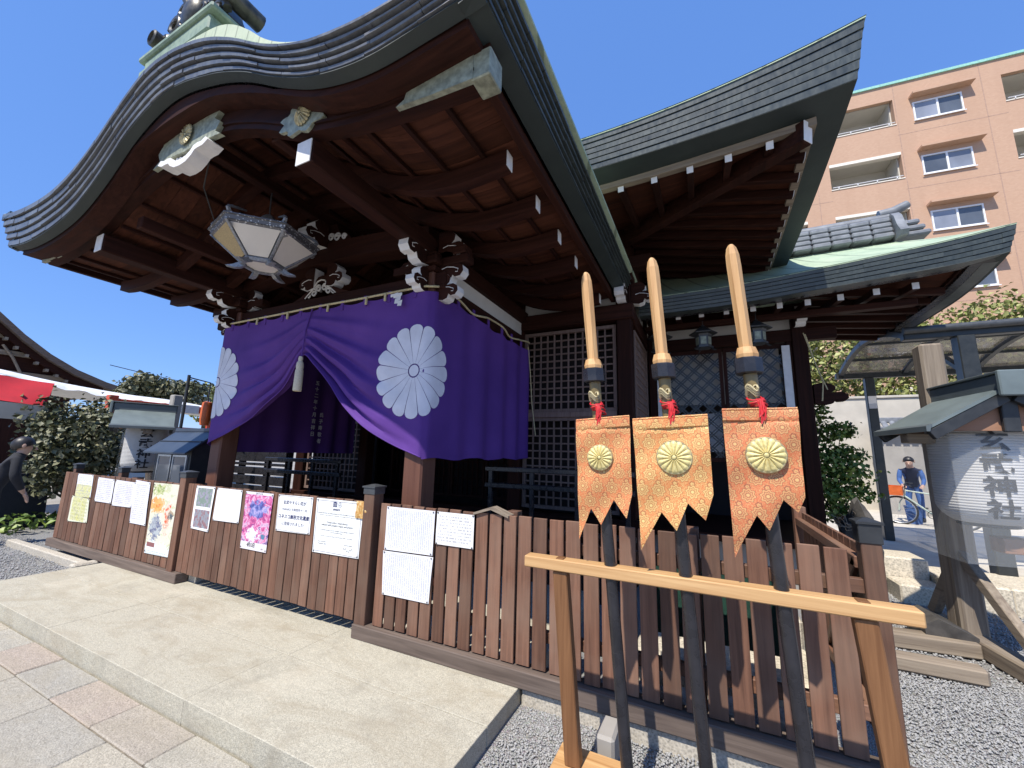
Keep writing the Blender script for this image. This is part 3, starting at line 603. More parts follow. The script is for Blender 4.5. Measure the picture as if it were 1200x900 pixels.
for k in range(NL):
    q0, q1 = k / NL, (k + 1) / NL
    n = 17 + (k % 2); e = lin(XL_ - 0.02 * k, XR_ + 0.02 * k, n + 1)
    for i in range(n):
        xs = lin(e[i] + (0.0015 if i else 0), e[i + 1] - (0.0015 if i < n - 1 else 0), 5); j = rng.uniform(-0.005, 0.005); jz = rng.uniform(-0.0035, 0.0035); secs = []
        for x in xs:
            a, b = zlay(x, q0) + 0.015, zlay(x, q1) - 0.003
            secs.append([(x, YB - course(k, 0) + j + rng.uniform(-0.001, 0.001), a + jz + rng.uniform(-0.0015, 0.0015)), (x, YB - course(k, 1) + j * 0.4, b), (x, YB + 0.16, b), (x, YB + 0.16, a)])
        ob('copper_sheet', MB().loft(secs), 'copper_light', hall)
    for sgn, X0 in ((1, XR_), (-1, XL_)):           # the straight side eaves
        ny = 17 if sgn > 0 else 6; ey = lin(YB - course(k, 0.5) + 0.0, YE, ny + 1); z0, z1 = zlay(X0, q0), zlay(X0, q1)
        for i in range(ny):
            j = rng.uniform(-0.003, 0.003); o0, o1 = course(k, 0) + j, course(k, 1) + j
            ya, yb2 = ey[i] + (0.0015 if i else 0.165), ey[i + 1] - 0.0015
            if i == 0: ya = YB - course(k, 0)
            P = lambda y: [(X0 + sgn * o0, y, z0 + 0.012), (X0 + sgn * o1, y, z1 - 0.004), (X0 - sgn * 0.16, y, z1 - 0.004), (X0 - sgn * 0.16, y, z0 + 0.012)]
            ob('copper_sheet', MB().loft([P(ya), P(yb2)]), 'copper', hall)
# backing that closes the seams, then the sloping green soffit under the courses
bk = MB(); bk.loft([[(x, YB + 0.03, zb_(x) + 0.01), (x, YB + 0.03, zt_(x) - 0.01), (x, YB + 0.2, zt_(x) - 0.01), (x, YB + 0.2, zb_(x) + 0.01)] for x in lin(XL_ + 0.03, XR_ - 0.03, 90)])
for sgn, X0 in ((1, XR_), (-1, XL_)):
    bk.box(X0 - sgn * 0.03, X0 - sgn * 0.2, YB + 0.05, YE, zb_(X0) + 0.012, zt_(X0) - 0.012)
ob('eave_core', bk, 'lacquer', hall)
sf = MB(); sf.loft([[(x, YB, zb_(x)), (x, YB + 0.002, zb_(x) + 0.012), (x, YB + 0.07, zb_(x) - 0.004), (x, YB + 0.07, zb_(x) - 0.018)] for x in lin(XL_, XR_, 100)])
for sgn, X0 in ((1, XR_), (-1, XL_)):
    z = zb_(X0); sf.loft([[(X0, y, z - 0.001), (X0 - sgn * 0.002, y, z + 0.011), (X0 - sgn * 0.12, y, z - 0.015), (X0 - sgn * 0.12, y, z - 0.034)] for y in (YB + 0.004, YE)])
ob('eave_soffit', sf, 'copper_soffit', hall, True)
# roof surface: seamed pale green copper
rd = MB(); rd.loft([[(x, YT + 0.012, zt_(x) - 0.004), (x, YT + 0.012, zt_(x) + 0.012), (x, 5.6, zt_(x) + 0.10), (x, 5.6, zt_(x) + 0.06)] for x in lin(XL_ - 0.1, XR_ + 0.1, 100)])
ob('roof_deck', rd, 'patina', hall, True)
hb = lambda x: 0.03 + 0.13 * math.exp(-((x + 2.86) / 0.42) ** 2) + 0.05 * math.exp(-((x + 4.7) / 0.4) ** 2)
rd = MB(); rd.loft([[(x, 1.205, zt_(x) + 0.002), (x, 1.212, zt_(x) + hb(x) * 0.8), (x, 1.26, zt_(x) + hb(x)), (x, 1.5, zt_(x) + hb(x) + 0.03), (x, 1.5, zt_(x) + 0.0)] for x in lin(XL_ + 0.2, XR_ - 0.2, 100)])
ob('roof_roll', rd, 'patinaroll', hall, True)
# ridge at the crest with its demon-tile ornament
XP = -3.76
rg = MB()
for w_, z0, z1, y0 in ((0.98, 4.53, 4.62, 1.25), (1.06, 4.62, 4.70, 1.235), (0.98, 4.70, 4.80, 1.25), (1.12, 4.80, 4.85, 1.225)): rg.box(XP - w_ / 2, XP + w_ / 2, y0, 1.75, z0, z1, 0.012)
rg.box(XP - 0.25, XP + 0.25, 1.751, 5.4, 4.6, 4.85, 0.012)
ob('ridge', rg, 'patinadull', hall)
orn = MB(); fo = lambda a, b, t: (XP + a, t, 4.85 + b)
orn.prism([(-0.34, 0), (0.34, 0), (0.46, 0.10), (0.40, 0.20), (0.34, 0.34), (0.22, 0.46), (0.0, 0.54), (-0.22, 0.46), (-0.34, 0.34), (-0.40, 0.20), (-0.46, 0.10)], fo, 1.38, 1.52)
for sg in (-1, 1):
    for cx, cz, r0 in ((0.38, 0.10, 0.11), (0.31, 0.32, 0.10), (0.14, 0.12, 0.085), (0.45, 0.22, 0.07), (0.20, 0.42, 0.075), (0.16, 0.27, 0.06)):
        orn.tube([(XP + sg * (cx + r0 * (1 - t * 0.7) * math.cos(t * 8.5)), 1.355 - 0.03 * t, 4.86 + cz + r0 * (1 - t * 0.7) * math.sin(t * 8.5)) for t in lin(0, 1, 24)], [0.034 - 0.018 * t for t in lin(0, 1, 24)], 7)
    orn.tube([(XP + sg * 0.08, 1.34, 5.25), (XP + sg * 0.17, 1.30, 5.40), (XP + sg * 0.12, 1.28, 5.55)], [0.04, 0.03, 0.008], 6)
    orn.loft([[(XP + sg * 0.50 + r * math.cos(q * PI / 6), y, 5.08 + r * math.sin(q * PI / 6)) for q in range(12)] for r, y in ((0.075, 1.6), (0.075, 1.26), (0.058, 1.25), (0.055, 1.27))])
    for k in range(4): orn.box(XP + sg * 0.30 - 0.03, XP + sg * 0.30 + 0.03, 1.30, 1.37, 4.87 + k * 0.045, 4.90 + k * 0.045, 0.008)
orn.loft([[(XP + r * math.cos(q * PI / 7), y, 5.14 + r * math.sin(q * PI / 7)) for q in range(14)] for r, y in ((0.15, 1.38), (0.15, 1.33), (0.12, 1.29), (0.05, 1.27))])
ob('ridge_ornament', orn, 'bronze', hall, True)
# ---- boards at the gable: two curved barge boards with gilt fittings
zh = interp([-6.7, -6.35, -5.9, -5.33, -4.9, -4.5, -4.15, -3.8, -3.31, -2.9, -2.38, -1.9, -1.48, -1.1, -0.86], [3.50, 3.49, 3.52, 3.63, 3.78, 3.90, 3.965, 3.99, 3.97, 3.84, 3.62, 3.50, 3.445, 3.42, 3.41])
def board(y0, y1, lo, hi, x0=-6.62, x1=-0.98, n=80): return MB().loft([[(x, y0, lo(x)), (x, y0, hi(x)), (x, y1, hi(x)), (x, y1, lo(x))] for x in lin(x0, x1, n)])
ob('upper_barge_board', board(1.35, 1.50, lambda x: min(zh(x) + 0.17, zb_(x) - 0.06), lambda x: max(zb_(x) - 0.03, zh(x) + 0.2), -6.72, -0.94), 'shrine_x', hall)
bb = ob('barge_board', board(1.50, 1.60, zh, lambda x: zh(x) + 0.20, -6.64, -0.90), 'shrine_x', hall)
ob('bead', board(1.485, 1.505, lambda x: zh(x) + 0.045, lambda x: zh(x) + 0.065), 'shrine_x', bb)
def zh0(x): return zh(x)
def plate(name, pts, y=1.493, th=0.012, mat='gilt_green', rel=True):
    """Flat gilt plate: outline given as (x, height above the board's lower edge)."""
    p = MB(); V = [(x, z + (zh(x) if rel else 0)) for x, z in pts]; p.prism(V, lambda a, b, t: (a, t, b), y - th, y + 0.02); return p
gm = plate('x', [(-1.50, -0.004), (-1.44, 0.03), (-1.43, 0.07), (-1.36, 0.085), (-1.40, 0.12), (-1.46, 0.13), (-1.47, 0.19), (-1.36, 0.235), (-1.16, 0.285), (-0.985, 0.33), (-0.985, -0.006), (-1.25, -0.006)])
ob('gilt_fitting', gm, 'gilt_green', bb)
ob('gilt_cap', MB().box(-1.0, -0.885, 1.485, 1.62, zh(-0.9) - 0.006, zh(-0.9) + 0.16, 0.006), 'gilt_green', bb)
gl_ = plate('x', [(-6.20, -0.004), (-6.26, 0.05), (-6.30, 0.10), (-6.24, 0.15), (-6.4, 0.20), (-6.65, 0.20), (-6.65, -0.006)]); ob('gilt_fitting', gl_, 'gilt_green', bb)
def flowerfit(x0, wd=0.23):
    p = MB(); zc = zh(x0) + 0.105; out = []
    for i in range(40):
        a = 2 * PI * i / 40; r = 1 + 0.14 * math.cos(9 * a); out.append((x0 + wd * r * math.cos(a), zc + 0.115 * r * math.sin(a)))
    p.prism(out, lambda a, b, t: (a, t, b), 1.478, 1.50); o = ob('gilt_flower', p, 'gilt_green', bb)
    q = MB(); crest(q, lambda u, v, l: (x0 + u, 1.474 - l - 0.03 * max(0, 1 - (u * u + v * v) / 0.007), zc + v), 0.08, dome=0.008); q.lathe([(0.001, 0), (0.064, 0)], 0, 0, 8) if False else None
    ob('gilt_crest', q, 'gold', o)
flowerfit(-2.32); flowerfit(-5.40)
# hanging gable pendant: gilt plate with crest above, white scroll below
XK = -3.80; kz = zh(XK)
kp = MB(); kp.prism([(-0.52, -0.075), (-0.42, -0.02), (-0.47, 0.06), (-0.40, 0.13), (-0.56, 0.25), (-0.27, 0.21), (0.0, 0.20), (0.27, 0.21), (0.56, 0.27), (0.38, 0.11), (0.47, 0.05), (0.42, -0.02), (0.50, -0.07), (0.2, -0.045), (0.0, -0.06), (-0.2, -0.045)], lambda a, b, t: (XK + a, t, kz + b), 1.462, 1.50)
kq = ob('gable_pendant', kp, 'gilt_green', hall)
q = MB(); crest(q, lambda u, v, l: (XK + u, 1.445 - l, kz + 0.085 + v), 0.095, dome=0.01); ob('gilt_crest', q, 'gold', kq)
q = MB()
for sg in (-1, 1):
    up = [(0.0, -0.150), (0.07, -0.145), (0.13, -0.12), (0.17, -0.085), (0.22, -0.075), (0.28, -0.08), (0.34, -0.06)]; dn = [(0.38, -0.095), (0.31, -0.125), (0.24, -0.125), (0.20, -0.13), (0.16, -0.165), (0.09, -0.20), (0.0, -0.21)]
    q.prism(up + dn, lambda a, b, t: (XK + sg * a, t, kz + b), 1.44, 1.56, mi=1, side_mi=1); q.prism([(0, -0.05), (0.26, -0.05)] + [(a, b + 0.004) for a, b in up[::-1] if a < 0.23], lambda a, b, t: (XK + sg * a, t, kz + b), 1.49, 1.54, mi=0, side_mi=0)
    for cx, cz, r0 in ((0.045, -0.10, 0.03), (0.11, -0.085, 0.022), (0.165, -0.07, 0.014)): q.tube([(XK + sg * (cx + r0 * (1 - t * 0.6) * math.cos(7 * t + sg)), 1.485, kz + cz + r0 * (1 - t * 0.6) * math.sin(7 * t + sg)) for t in lin(0, 1, 12)], 0.006, 4, mi=1)
ob('carved_scroll', q, ['greymetal', 'white'], kq)
# ---- underside: boards follow the wave, rafters below them, battens across
def zc(x): return zb_(min(max(x, -6.75), -0.95)) - 0.005
ny = 20; e = lin(1.60, 5.15, ny + 1)
for i in range(ny):
    b_ = MB(); g = rng.uniform(0, 0.003); xs = lin(-6.72, -0.98, 56); b_.loft([[(x, e[i] + 0.0015, zc(x) - g), (x, e[i] + 0.0015, zc(x) + 0.02), (x, e[i + 1] - 0.0015, zc(x) + 0.02), (x, e[i + 1] - 0.0015, zc(x) - g)] for x in xs]); ob('ceiling_board', b_, 'board_x', hall)
for x in lin(-6.45, -1.3, 17):
    ob('batten', MB().beam((x, 1.6, zc(x) - 0.022), (x, 5.1, zc(x) - 0.022), 0.035, 0.032, 0.003), 'shrine_y', hall)
def zr(x):
    return zc(x) - 0.10
for y in (2.19, 2.72, 3.26, 3.80, 4.34, 4.88):
    b_ = MB(); xs = lin(-6.58, -1.12, 64); hw, hh = 0.045, 0.062
    b_.loft([[(x, y - hw, zr(x) - hh), (x, y + hw, zr(x) - hh), (x, y + hw, zr(x) + hh), (x, y - hw, zr(x) + hh)] for x in xs]); r_ = ob('rafter', b_, 'shrine_x', hall)
    for X0, sg in ((-1.12, 1), (-6.58, -1)):
        ob('white_end', MB().box(X0 + sg * 0.001, X0 + sg * 0.006, y - hw + 0.003, y + hw - 0.003, zr(X0) - hh + 0.004, zr(X0) + hh - 0.004), 'white', r_)
for X0 in (-1.0, -6.70):                              # eave board that carries the rafter ends
    ob('eave_board', MB().box(X0 - 0.03, X0 + 0.03, 1.55, 5.15, zc(X0) - 0.075, zc(X0) - 0.01, 0.004), 'shrine_y', hall)
# ---- frame: columns, purlins, beams
XRc, XLc, YK = -2.34, -5.36, 2.97
for x in (XLc, XRc):
    c_ = MB(); c_.box(x - 0.105, x + 0.105, YK - 0.105, YK + 0.105, 0.12, 3.2, 0.016); cc = ob('column', c_, 'col_z', hall)
    st = MB(); st.loft([[(x + a * sx, YK + a * sy, z) for sx, sy in ((-1, -1), (1, -1), (1, 1), (-1, 1))] for a, z in ((0.2, -0.05), (0.2, 0.06), (0.15, 0.12))]); ob('stone_base', st, 'kerb', cc)
    p_ = ob('purlin', MB().box(x - 0.075, x + 0.075, 1.53, 5.2, 3.38, 3.56, 0.01), 'shrine_y', hall)
    ob('white_end', MB().box(x - 0.07, x + 0.07, 1.522, 1.528, 3.385, 3.555), 'white', p_)
for x in (-4.85, -2.85, XC):                          # ceiling purlins higher up the wave
    z = zc(x) - 0.26; ob('purlin', MB().box(x - 0.05, x + 0.05, 1.62, 5.2, z, z + 0.12, 0.008), 'shrine_y', hall)
ob('curtain_beam', MB().box(XLc - 0.42, XRc + 0.22, YK - 0.075, YK + 0.075, 3.02, 3.19, 0.012), 'shrine_x', hall)
kr = MB(); kr.loft([[(x, YK - 0.09, 3.46 + 0.12 * math.sin(PI * (x - XLc) / (XRc - XLc)) + 0.015), (x, YK - 0.09, 3.70 + 0.12 * math.sin(PI * (x - XLc) / (XRc - XLc))), (x, YK + 0.09, 3.70 + 0.12 * math.sin(PI * (x - XLc) / (XRc - XLc))), (x, YK + 0.09, 3.46 + 0.12 * math.sin(PI * (x - XLc) / (XRc - XLc)))] for x in lin(XLc, XRc, 30)])
ob('rainbow_beam', kr, 'shrine_x', hall)
for x in (XLc, XRc):
    ob('side_beam', MB().box(x - 0.07, x + 0.07, YK + 0.11, 5.1, 2.98, 3.17, 0.01), 'shrine_y', hall)
    ob('white_panel', MB().box(x - 0.015, x + 0.015, YK + 0.3, 5.1, 3.172, 3.378), 'plaster', hall)
# bracket sets: blocks and white-edged scroll noses
NOSE = [(0, 0.15), (0.10, 0.17), (0.16, 0.15), (0.205, 0.10), (0.195, 0.045), (0.16, 0.015), (0.25, 0.02), (0.305, -0.015), (0.315, -0.075), (0.28, -0.12), (0.22, -0.125), (0.19, -0.10), (0.17, -0.15), (0.11, -0.17), (0, -0.15)]
def nose(x, y, z, dx, dy, s=1.0, w_=0.10):
    n = MB(); n.prism(NOSE, lambda a, b, t: (x + dx * a * s - dy * t, y + dy * a * s + dx * t, z + b * s), -w_ / 2, w_ / 2, mi=0, side_mi=1)
    o = ob('bracket_nose', n, ['shrine_x', 'white'], hall); t = MB()
    for sg in (-1, 1):
        t = MB(); t.tube([(x + dx * a * s - dy * sg * (w_ / 2 + 0.001), y + dy * a * s + dx * sg * (w_ / 2 + 0.001), z + b * s) for a, b in ((0.06, -0.02), (0.12, -0.005), (0.20, -0.02), (0.255, -0.045), (0.25, -0.075), (0.225, -0.07))], 0.0045 * s, 5); ob('scroll_line', t, 'white', o)
for x, sg in ((XRc, 1), (XLc, -1)):
    for i, (wd, z0, z1) in enumerate(((0.26, 3.195, 3.25), (0.34, 3.25, 3.33), (0.30, 3.33, 3.378))):
        ob('bracket_block', MB().box(x - wd / 2, x + wd / 2, YK - wd / 2, YK + wd / 2, z0 + 0.001, z1 - 0.001, 0.012), 'shrine_x', hall)
    ob('bracket_arm', MB().box(x - 0.45, x + 0.45, YK - 0.06, YK + 0.06, 3.255, 3.34, 0.01), 'shrine_x', hall)
    nose(x, YK - 0.12, 3.40, 0, -1, 1.0, 0.11); nose(x, YK - 0.09, 3.10, 0, -1, 0.72, 0.1)
    nose(x + sg * 0.10, YK, 3.46, sg, 0, 0.95, 0.10); nose(x + sg * 0.10, YK, 3.24, sg, 0, 0.95, 0.10); nose(x + sg * 0.10, YK, 3.04, sg, 0, 0.8, 0.11)
    nose(x - sg * 0.10, YK, 3.36, -sg, 0, 0.85, 0.10)
    ob('bracket_block', MB().box(x + sg * 0.28, x + sg * 0.42, YK - 0.07, YK + 0.07, 3.345, 3.43, 0.01), 'shrine_x', hall)
# frog-leg strut on the curtain beam, and the carved struts above the rainbow beam
fg = MB()
for sg in (-1, 1):
    fg.prism([(0.0, 0.26), (0.06, 0.25), (0.12, 0.19), (0.20, 0.10), (0.36, 0.03), (0.46, 0.0), (0.40, 0.0), (0.26, 0.0), (0.20, 0.03), (0.13, 0.10), (0.08, 0.18), (0.0, 0.20)], lambda a, b, t: (XC + sg * a, t, 3.195 + b), YK - 0.06, YK + 0.06)
fgo = ob('frog_leg_strut', fg, 'shrine_x', hall)
cv = MB()
for sg in (-1, 1):
    for cx, cz, r0 in ((0.12, 0.055, 0.05), (0.05, 0.10, 0.045), (0.20, 0.03, 0.03)):
        cv.tube([(XC + sg * (cx + r0 * (1 - t * 0.7) * math.cos(9 * t)), YK - 0.05, 3.21 + cz + r0 * (1 - t * 0.7) * math.sin(9 * t)) for t in lin(0, 1, 22)], 0.010, 5)
    cv.tube([(XC + sg * 0.25, YK - 0.06, 3.21), (XC + sg * 0.13, YK - 0.065, 3.30), (XC + sg * 0.06, YK - 0.065, 3.385), (XC, YK - 0.065, 3.40)], 0.009, 5)
ob('carved_cloud', cv, 'plaster', fgo)
nose(XC + 0.1, YK - 0.02, 3.43, 1, 0, 0.8, 0.12); nose(XC - 0.1, YK - 0.02, 3.43, -1, 0, 0.8, 0.12); nose(XC, YK - 0.09, 3.90, 0, -1, 0.9, 0.14); nose(XC - 0.5, YK - 0.09, 3.80, 0, -1, 0.7, 0.12)
ks = MB(); ks.prism([(-0.42, 0), (0.42, 0), (0.36, 0.07), (0.22, 0.12), (0.16, 0.24), (-0.16, 0.24), (-0.22, 0.12), (-0.36, 0.07)], lambda a, b, t: (XC + a, t, 3.82 + b), YK - 0.07, YK + 0.07); ks = ob('carved_strut', ks, 'shrine_x', hall)
cv = MB()
for sg in (-1, 1):
    for cx, cz, r0 in ((0.20, 0.05, 0.05), (0.31, 0.035, 0.035), (0.10, 0.07, 0.045)):
        cv.tube([(XC + sg * (cx + r0 * (1 - t * 0.7) * math.cos(9 * t)), YK - 0.075, 3.83 + cz + r0 * (1 - t * 0.7) * math.sin(9 * t)) for t in lin(0, 1, 22)], 0.011, 5)
ob('carved_cloud', cv, 'white', ks)

# ---- main hall behind the porch
YW = 5.22
for x in (-0.87, -2.42, -5.28, -6.83): ob('column', MB().box(x - 0.095, x + 0.095, YW - 0.095, YW + 0.095, 0.0, 3.95, 0.012), 'shrine_z', hall)
for z0, z1, d in ((3.27, 3.48, 0.13), (0.62, 0.74, 0.12), (3.78, 3.95, 0.14)):
    ob('wall_beam', MB().box(-6.95, -0.74, YW - d, YW + d - 0.02, z0, z1, 0.01), 'shrine_x', hall)
for x0, x1 in ((-6.73, -5.39), (-5.17, -2.53), (-2.31, -0.98)): ob('white_panel', MB().box(x0, x1, YW - 0.02, YW + 0.02, 3.483, 3.777), 'plaster', hall)
def lattice(parent, x0, x1, z0, z1, y, nx, nz, bar=0.020, axis='x', mat='lattice'):
    """A wooden lattice window: frame, uprights and cross bars."""
    A = (lambda u, v, w_: (u, v, w_)) if axis == 'x' else (lambda u, v, w_: (v, u, w_))
    B = lambda mb, u0, u1, v0, v1, w0, w1: mb.box(*[q for pr in zip(A(u0, v0, w0), A(u1, v1, w1)) for q in pr], 0.002)
    f = MB(); B(f, x0, x1, y - 0.028, y + 0.028, z0, z0 + 0.045); B(f, x0, x1, y - 0.028, y + 0.028, z1 - 0.045, z1); B(f, x0, x0 + 0.045, y - 0.026, y + 0.026, z0 + 0.046, z1 - 0.046); B(f, x1 - 0.045, x1, y - 0.026, y + 0.026, z0 + 0.046, z1 - 0.046)
    wn = ob('lattice_window', f, mat, parent)
    for i in range(1, nx):
        x = x0 + 0.045 + (x1 - x0 - 0.09) * i / nx; m_ = MB(); B(m_, x - bar / 2, x + bar / 2, y - 0.018, y + 0.008, z0 + 0.046, z1 - 0.046); ob('lattice_bar', m_, mat, wn)
    for i in range(1, nz):
        z = z0 + 0.045 + (z1 - z0 - 0.09) * i / nz; m_ = MB(); B(m_, x0 + 0.046, x1 - 0.046, y - 0.012, y + 0.015, z - bar / 2, z + bar / 2); ob('lattice_bar', m_, mat, wn)
    return wn
for x0, x1 in ((-2.31, -0.985), (-6.72, -5.39)):
    lattice(hall, x0, x1, 2.075, 3.235, YW, 12, 11); lattice(hall, x0, x1, 0.78, 2.00, YW, 12, 11)
    ob('wall_beam', MB().box(x0, x1, YW - 0.05, YW + 0.05, 2.002, 2.073, 0.005), 'lattice', hall)
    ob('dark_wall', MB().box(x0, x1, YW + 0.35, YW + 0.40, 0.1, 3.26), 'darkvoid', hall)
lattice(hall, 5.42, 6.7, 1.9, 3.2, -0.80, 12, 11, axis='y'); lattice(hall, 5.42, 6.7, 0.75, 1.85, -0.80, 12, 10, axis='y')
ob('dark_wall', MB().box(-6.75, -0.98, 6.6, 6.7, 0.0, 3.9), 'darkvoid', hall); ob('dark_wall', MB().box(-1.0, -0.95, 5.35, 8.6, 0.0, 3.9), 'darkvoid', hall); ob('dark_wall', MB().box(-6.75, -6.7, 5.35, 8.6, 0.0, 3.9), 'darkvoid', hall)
ob('wall_beam', MB().box(-0.93, -0.76, 5.34, 8.6, 3.27, 3.47, 0.01), 'shrine_y', hall); ob('white_panel', MB().box(-0.87, -0.83, 5.34, 8.6, 3.473, 3.9), 'plaster', hall)
for y in (6.85, 8.5): ob('column', MB().box(-0.96, -0.78, y - 0.09, y + 0.09, 0, 3.95, 0.01), 'shrine_z', hall)
# middle-bay lattice doors, darker wood for the interior's shade; raised floor, steps
for i in range(4):
    x0 = -5.15 + i * 0.655; lattice(hall, x0, x0 + 0.645, 0.78, 3.22, YW + 0.5, 6, 18, 0.016, mat='shrine_z')
ob('floor', MB().box(-6.9, -0.8, 4.55, 6.6, 0.42, 0.52, 0.01), 'shrine_x', hall)
for i, (y0, z1) in enumerate(((3.55, 0.14), (3.88, 0.28), (4.21, 0.41))): ob('step', MB().box(-5.1, -2.6, y0, 4.56, z1 - 0.07, z1, 0.008), 'shrine_x', hall)
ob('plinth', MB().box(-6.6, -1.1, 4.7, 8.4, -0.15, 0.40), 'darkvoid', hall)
rl = MB()
for (xa, xb) in ((-2.56, -0.70), (-7.0, -5.15)):
    for z in (1.30, 1.10, 0.62): ob('railing', MB().box(xa, xb, 4.57, 4.63, z - 0.03, z + 0.03, 0.008), 'greymetal' if False else 'lacquer', hall)
    for x in lin(xa + 0.08, xb - 0.08, 4): piece('baluster', (0.05, 0.05, 0.82), (x, 4.6, 0.9), 'lacquer', hall)
# ceiling inside
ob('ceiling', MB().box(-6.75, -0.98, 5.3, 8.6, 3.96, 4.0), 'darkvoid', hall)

# ---- upper roof of the main hall: upswept copper eave, two tiers of white-tipped rafters
XE, YEv = 1.30, 3.42
def lift(d, span=2.4): t = max(0.0, 1 - d / span); return t ** 2.2
XEl = 2 * XC - XE; YB2 = 10.6
def eave_path():
    P = []
    for x in lin(XEl, XE, 60):                       # front
        d = min(x - XEl, XE - x); P.append(((x, YEv), (0, -1), lift(d)))
    P[0] = ((XEl, YEv), (-1, -1), 1.0); P[-1] = ((XE, YEv), (1, -1), 1.0)
    for y in lin(YEv, YB2, 40)[1:]: P.append(((XE, y), (1, 0) if y < YB2 else (1, 1), lift(min(y - YEv, YB2 - y))))
    for x in lin(XE, XEl, 20)[1:]: P.append(((x, YB2), (0, 1) if x > XEl else (-1, 1), lift(min(x - XEl, XE - x))))
    for y in lin(YB2, YEv, 40)[1:-1]: P.append(((XEl, y), (-1, 0), lift(min(y - YEv, YB2 - y))))
    return P
EP = eave_path()
CXE, CYE, HWE, HDE = (XE + XEl) / 2, (YEv + YB2) / 2, (XE - XEl) / 2, (YB2 - YEv) / 2
def inset(p, d):
    return (CXE + (p[0] - CXE) * (HWE - d) / HWE, CYE + (p[1] - CYE) * (HDE - d) / HDE)
def eave(name, prof, mat, smooth=False, parent=None):
    """prof: closed outline of (inward distance, height, lift factor)."""
    mb = MB(); mb.loft([[inset(p, d) + (z + lf * k,) for d, z, k in prof] for p, o, lf in EP], True, False, ring=True); return ob(name, mb, mat, parent or hall, smooth)
for k in range(6):
    a = 0.078 - k * 0.012 + 0.002 * math.sin(k * 5); z0, z1 = 4.29 + k * 0.052, 4.29 + (k + 1) * 0.052; j = 0.13; l0, l1 = 0.135 + k * 0.024, 0.135 + (k + 1) * 0.024
    eave('copper_course', [(a, z0 + 0.005, l0), (a - 0.006, z1 - 0.004, l1), (a + 0.2, z1 - 0.004, l1), (a + 0.2, z0 + 0.005, l0)], 'copper')
eave('copper_edge', [(0.004, 4.600, 0.28), (0.004, 4.607, 0.285), (0.1, 4.62, 0.285), (0.1, 4.600, 0.28)], 'patina')
eave('eave_core', [(0.14, 4.295, 0.14), (0.14, 4.59, 0.27), (0.30, 4.59, 0.27), (0.30, 4.295, 0.14)], 'lacquer')
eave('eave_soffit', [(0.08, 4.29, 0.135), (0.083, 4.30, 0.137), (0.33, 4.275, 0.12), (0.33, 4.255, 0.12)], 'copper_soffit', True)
eave('eave_board', [(0.30, 4.20, 0.10), (0.30, 4.262, 0.11), (0.37, 4.262, 0.11), (0.37, 4.20, 0.10)], 'old_x')  # pale timber stands for sun bounced up off the porch roof
eave('upper_soffit', [(0.36, 4.235, 0.11), (0.36, 4.255, 0.11), (2.3, 4.72, 0.02), (2.3, 4.70, 0.02)], 'board_x')
RT = MB(); levels = [(0.0, 4.612, 0.285), (0.6, 4.78, 0.16), (1.3, 5.12, 0.07), (2.1, 5.5, 0.0), (2.9, 6.0, 0.0), (3.45, 6.4, 0.0)]
RT.loft([[inset(p, d) + (z + lf * k,) for d, z, k in levels] for p, o, lf in EP], False, False, ring=True); ob('upper_roof', RT, 'patina', hall, True)
ob('ridge', MB().box(XEl + 3.2, XE - 3.2, 6.85, 7.17, 6.3, 6.75, 0.03), 'tile', hall)
def hz(d): return 4.185 + 0.20 * max(0, d - 0.33)
for i in range(27):
    x = 0.66 - i * 0.323
    if x < XEl + 0.6: break
    lf = lift(min(x - XEl, XE - x)) * 0.10; y0 = YEv + 0.335; y1 = 5.2 if x < -0.9 else y0 + max(0.25, (1.30 - x) * 0.82 - 0.25)
    z0 = 4.19 + lf; r_ = ob('rafter', MB().beam((x, y0, z0), (x, y1, z0 + 0.22 * (y1 - y0)), 0.062, 0.082, 0.004), 'shrine_y', hall)
    ob('white_end', MB().beam((x, y0 - 0.006, z0 - 0.001), (x, y0 - 0.001, z0), 0.057, 0.077, 0), 'white', r_)
for i in range(22):
    y = 4.05 + i * 0.265; d = min(y - YEv, YB2 - y); lf = lift(d) * 0.10; x0 = XE - 0.335; x1 = -0.8 if y > 5.2 else x0 - max(0.25, (y - YEv) * 1.1 - 0.3)
    z0 = 4.19 + lf; r_ = ob('rafter', MB().beam((x0, y, z0), (x1, y, z0 + 0.22 * (x0 - x1)), 0.062, 0.082, 0.004), 'shrine_x', hall)
    ob('white_end', MB().beam((x0 + 0.006, y, z0 - 0.001), (x0 + 0.001, y, z0), 0.057, 0.077, 0), 'white', r_)
hr = ob('hip_rafter', MB().beam((0.93, 3.73, 4.25), (-0.85, 5.25, 4.45), 0.12, 0.19, 0.01), 'shrine_y', hall)
dv = (Vector((-0.85, 5.25, 4.45)) - Vector((0.93, 3.73, 4.25))).normalized(); a = Vector((0.93, 3.73, 4.25)) - dv * 0.008
ob('white_end', MB().beam(a, a + dv * 0.006, 0.112, 0.182, 0.02), 'white', hr)
ob('wall_plate', MB().box(-7.2, -0.5, 5.08, 5.30, 3.96, 4.12, 0.01), 'shrine_x', hall); ob('wall_plate', MB().box(-0.95, -0.74, 5.31, 8.7, 3.96, 4.12, 0.01), 'shrine_y', hall)
ob('under_eave_wall', MB().box(-6.9, -0.85, 5.21, 5.27, 4.1, 4.75), 'shrine_x', hall); ob('under_eave_wall', MB().box(-0.87, -0.82, 5.28, 8.7, 4.1, 4.75), 'shrine_y', hall)
nose(-0.87, YW - 0.1, 3.62, 0, -1, 0.9, 0.12); nose(-0.77, YW, 3.62, 1, 0, 0.9, 0.12)

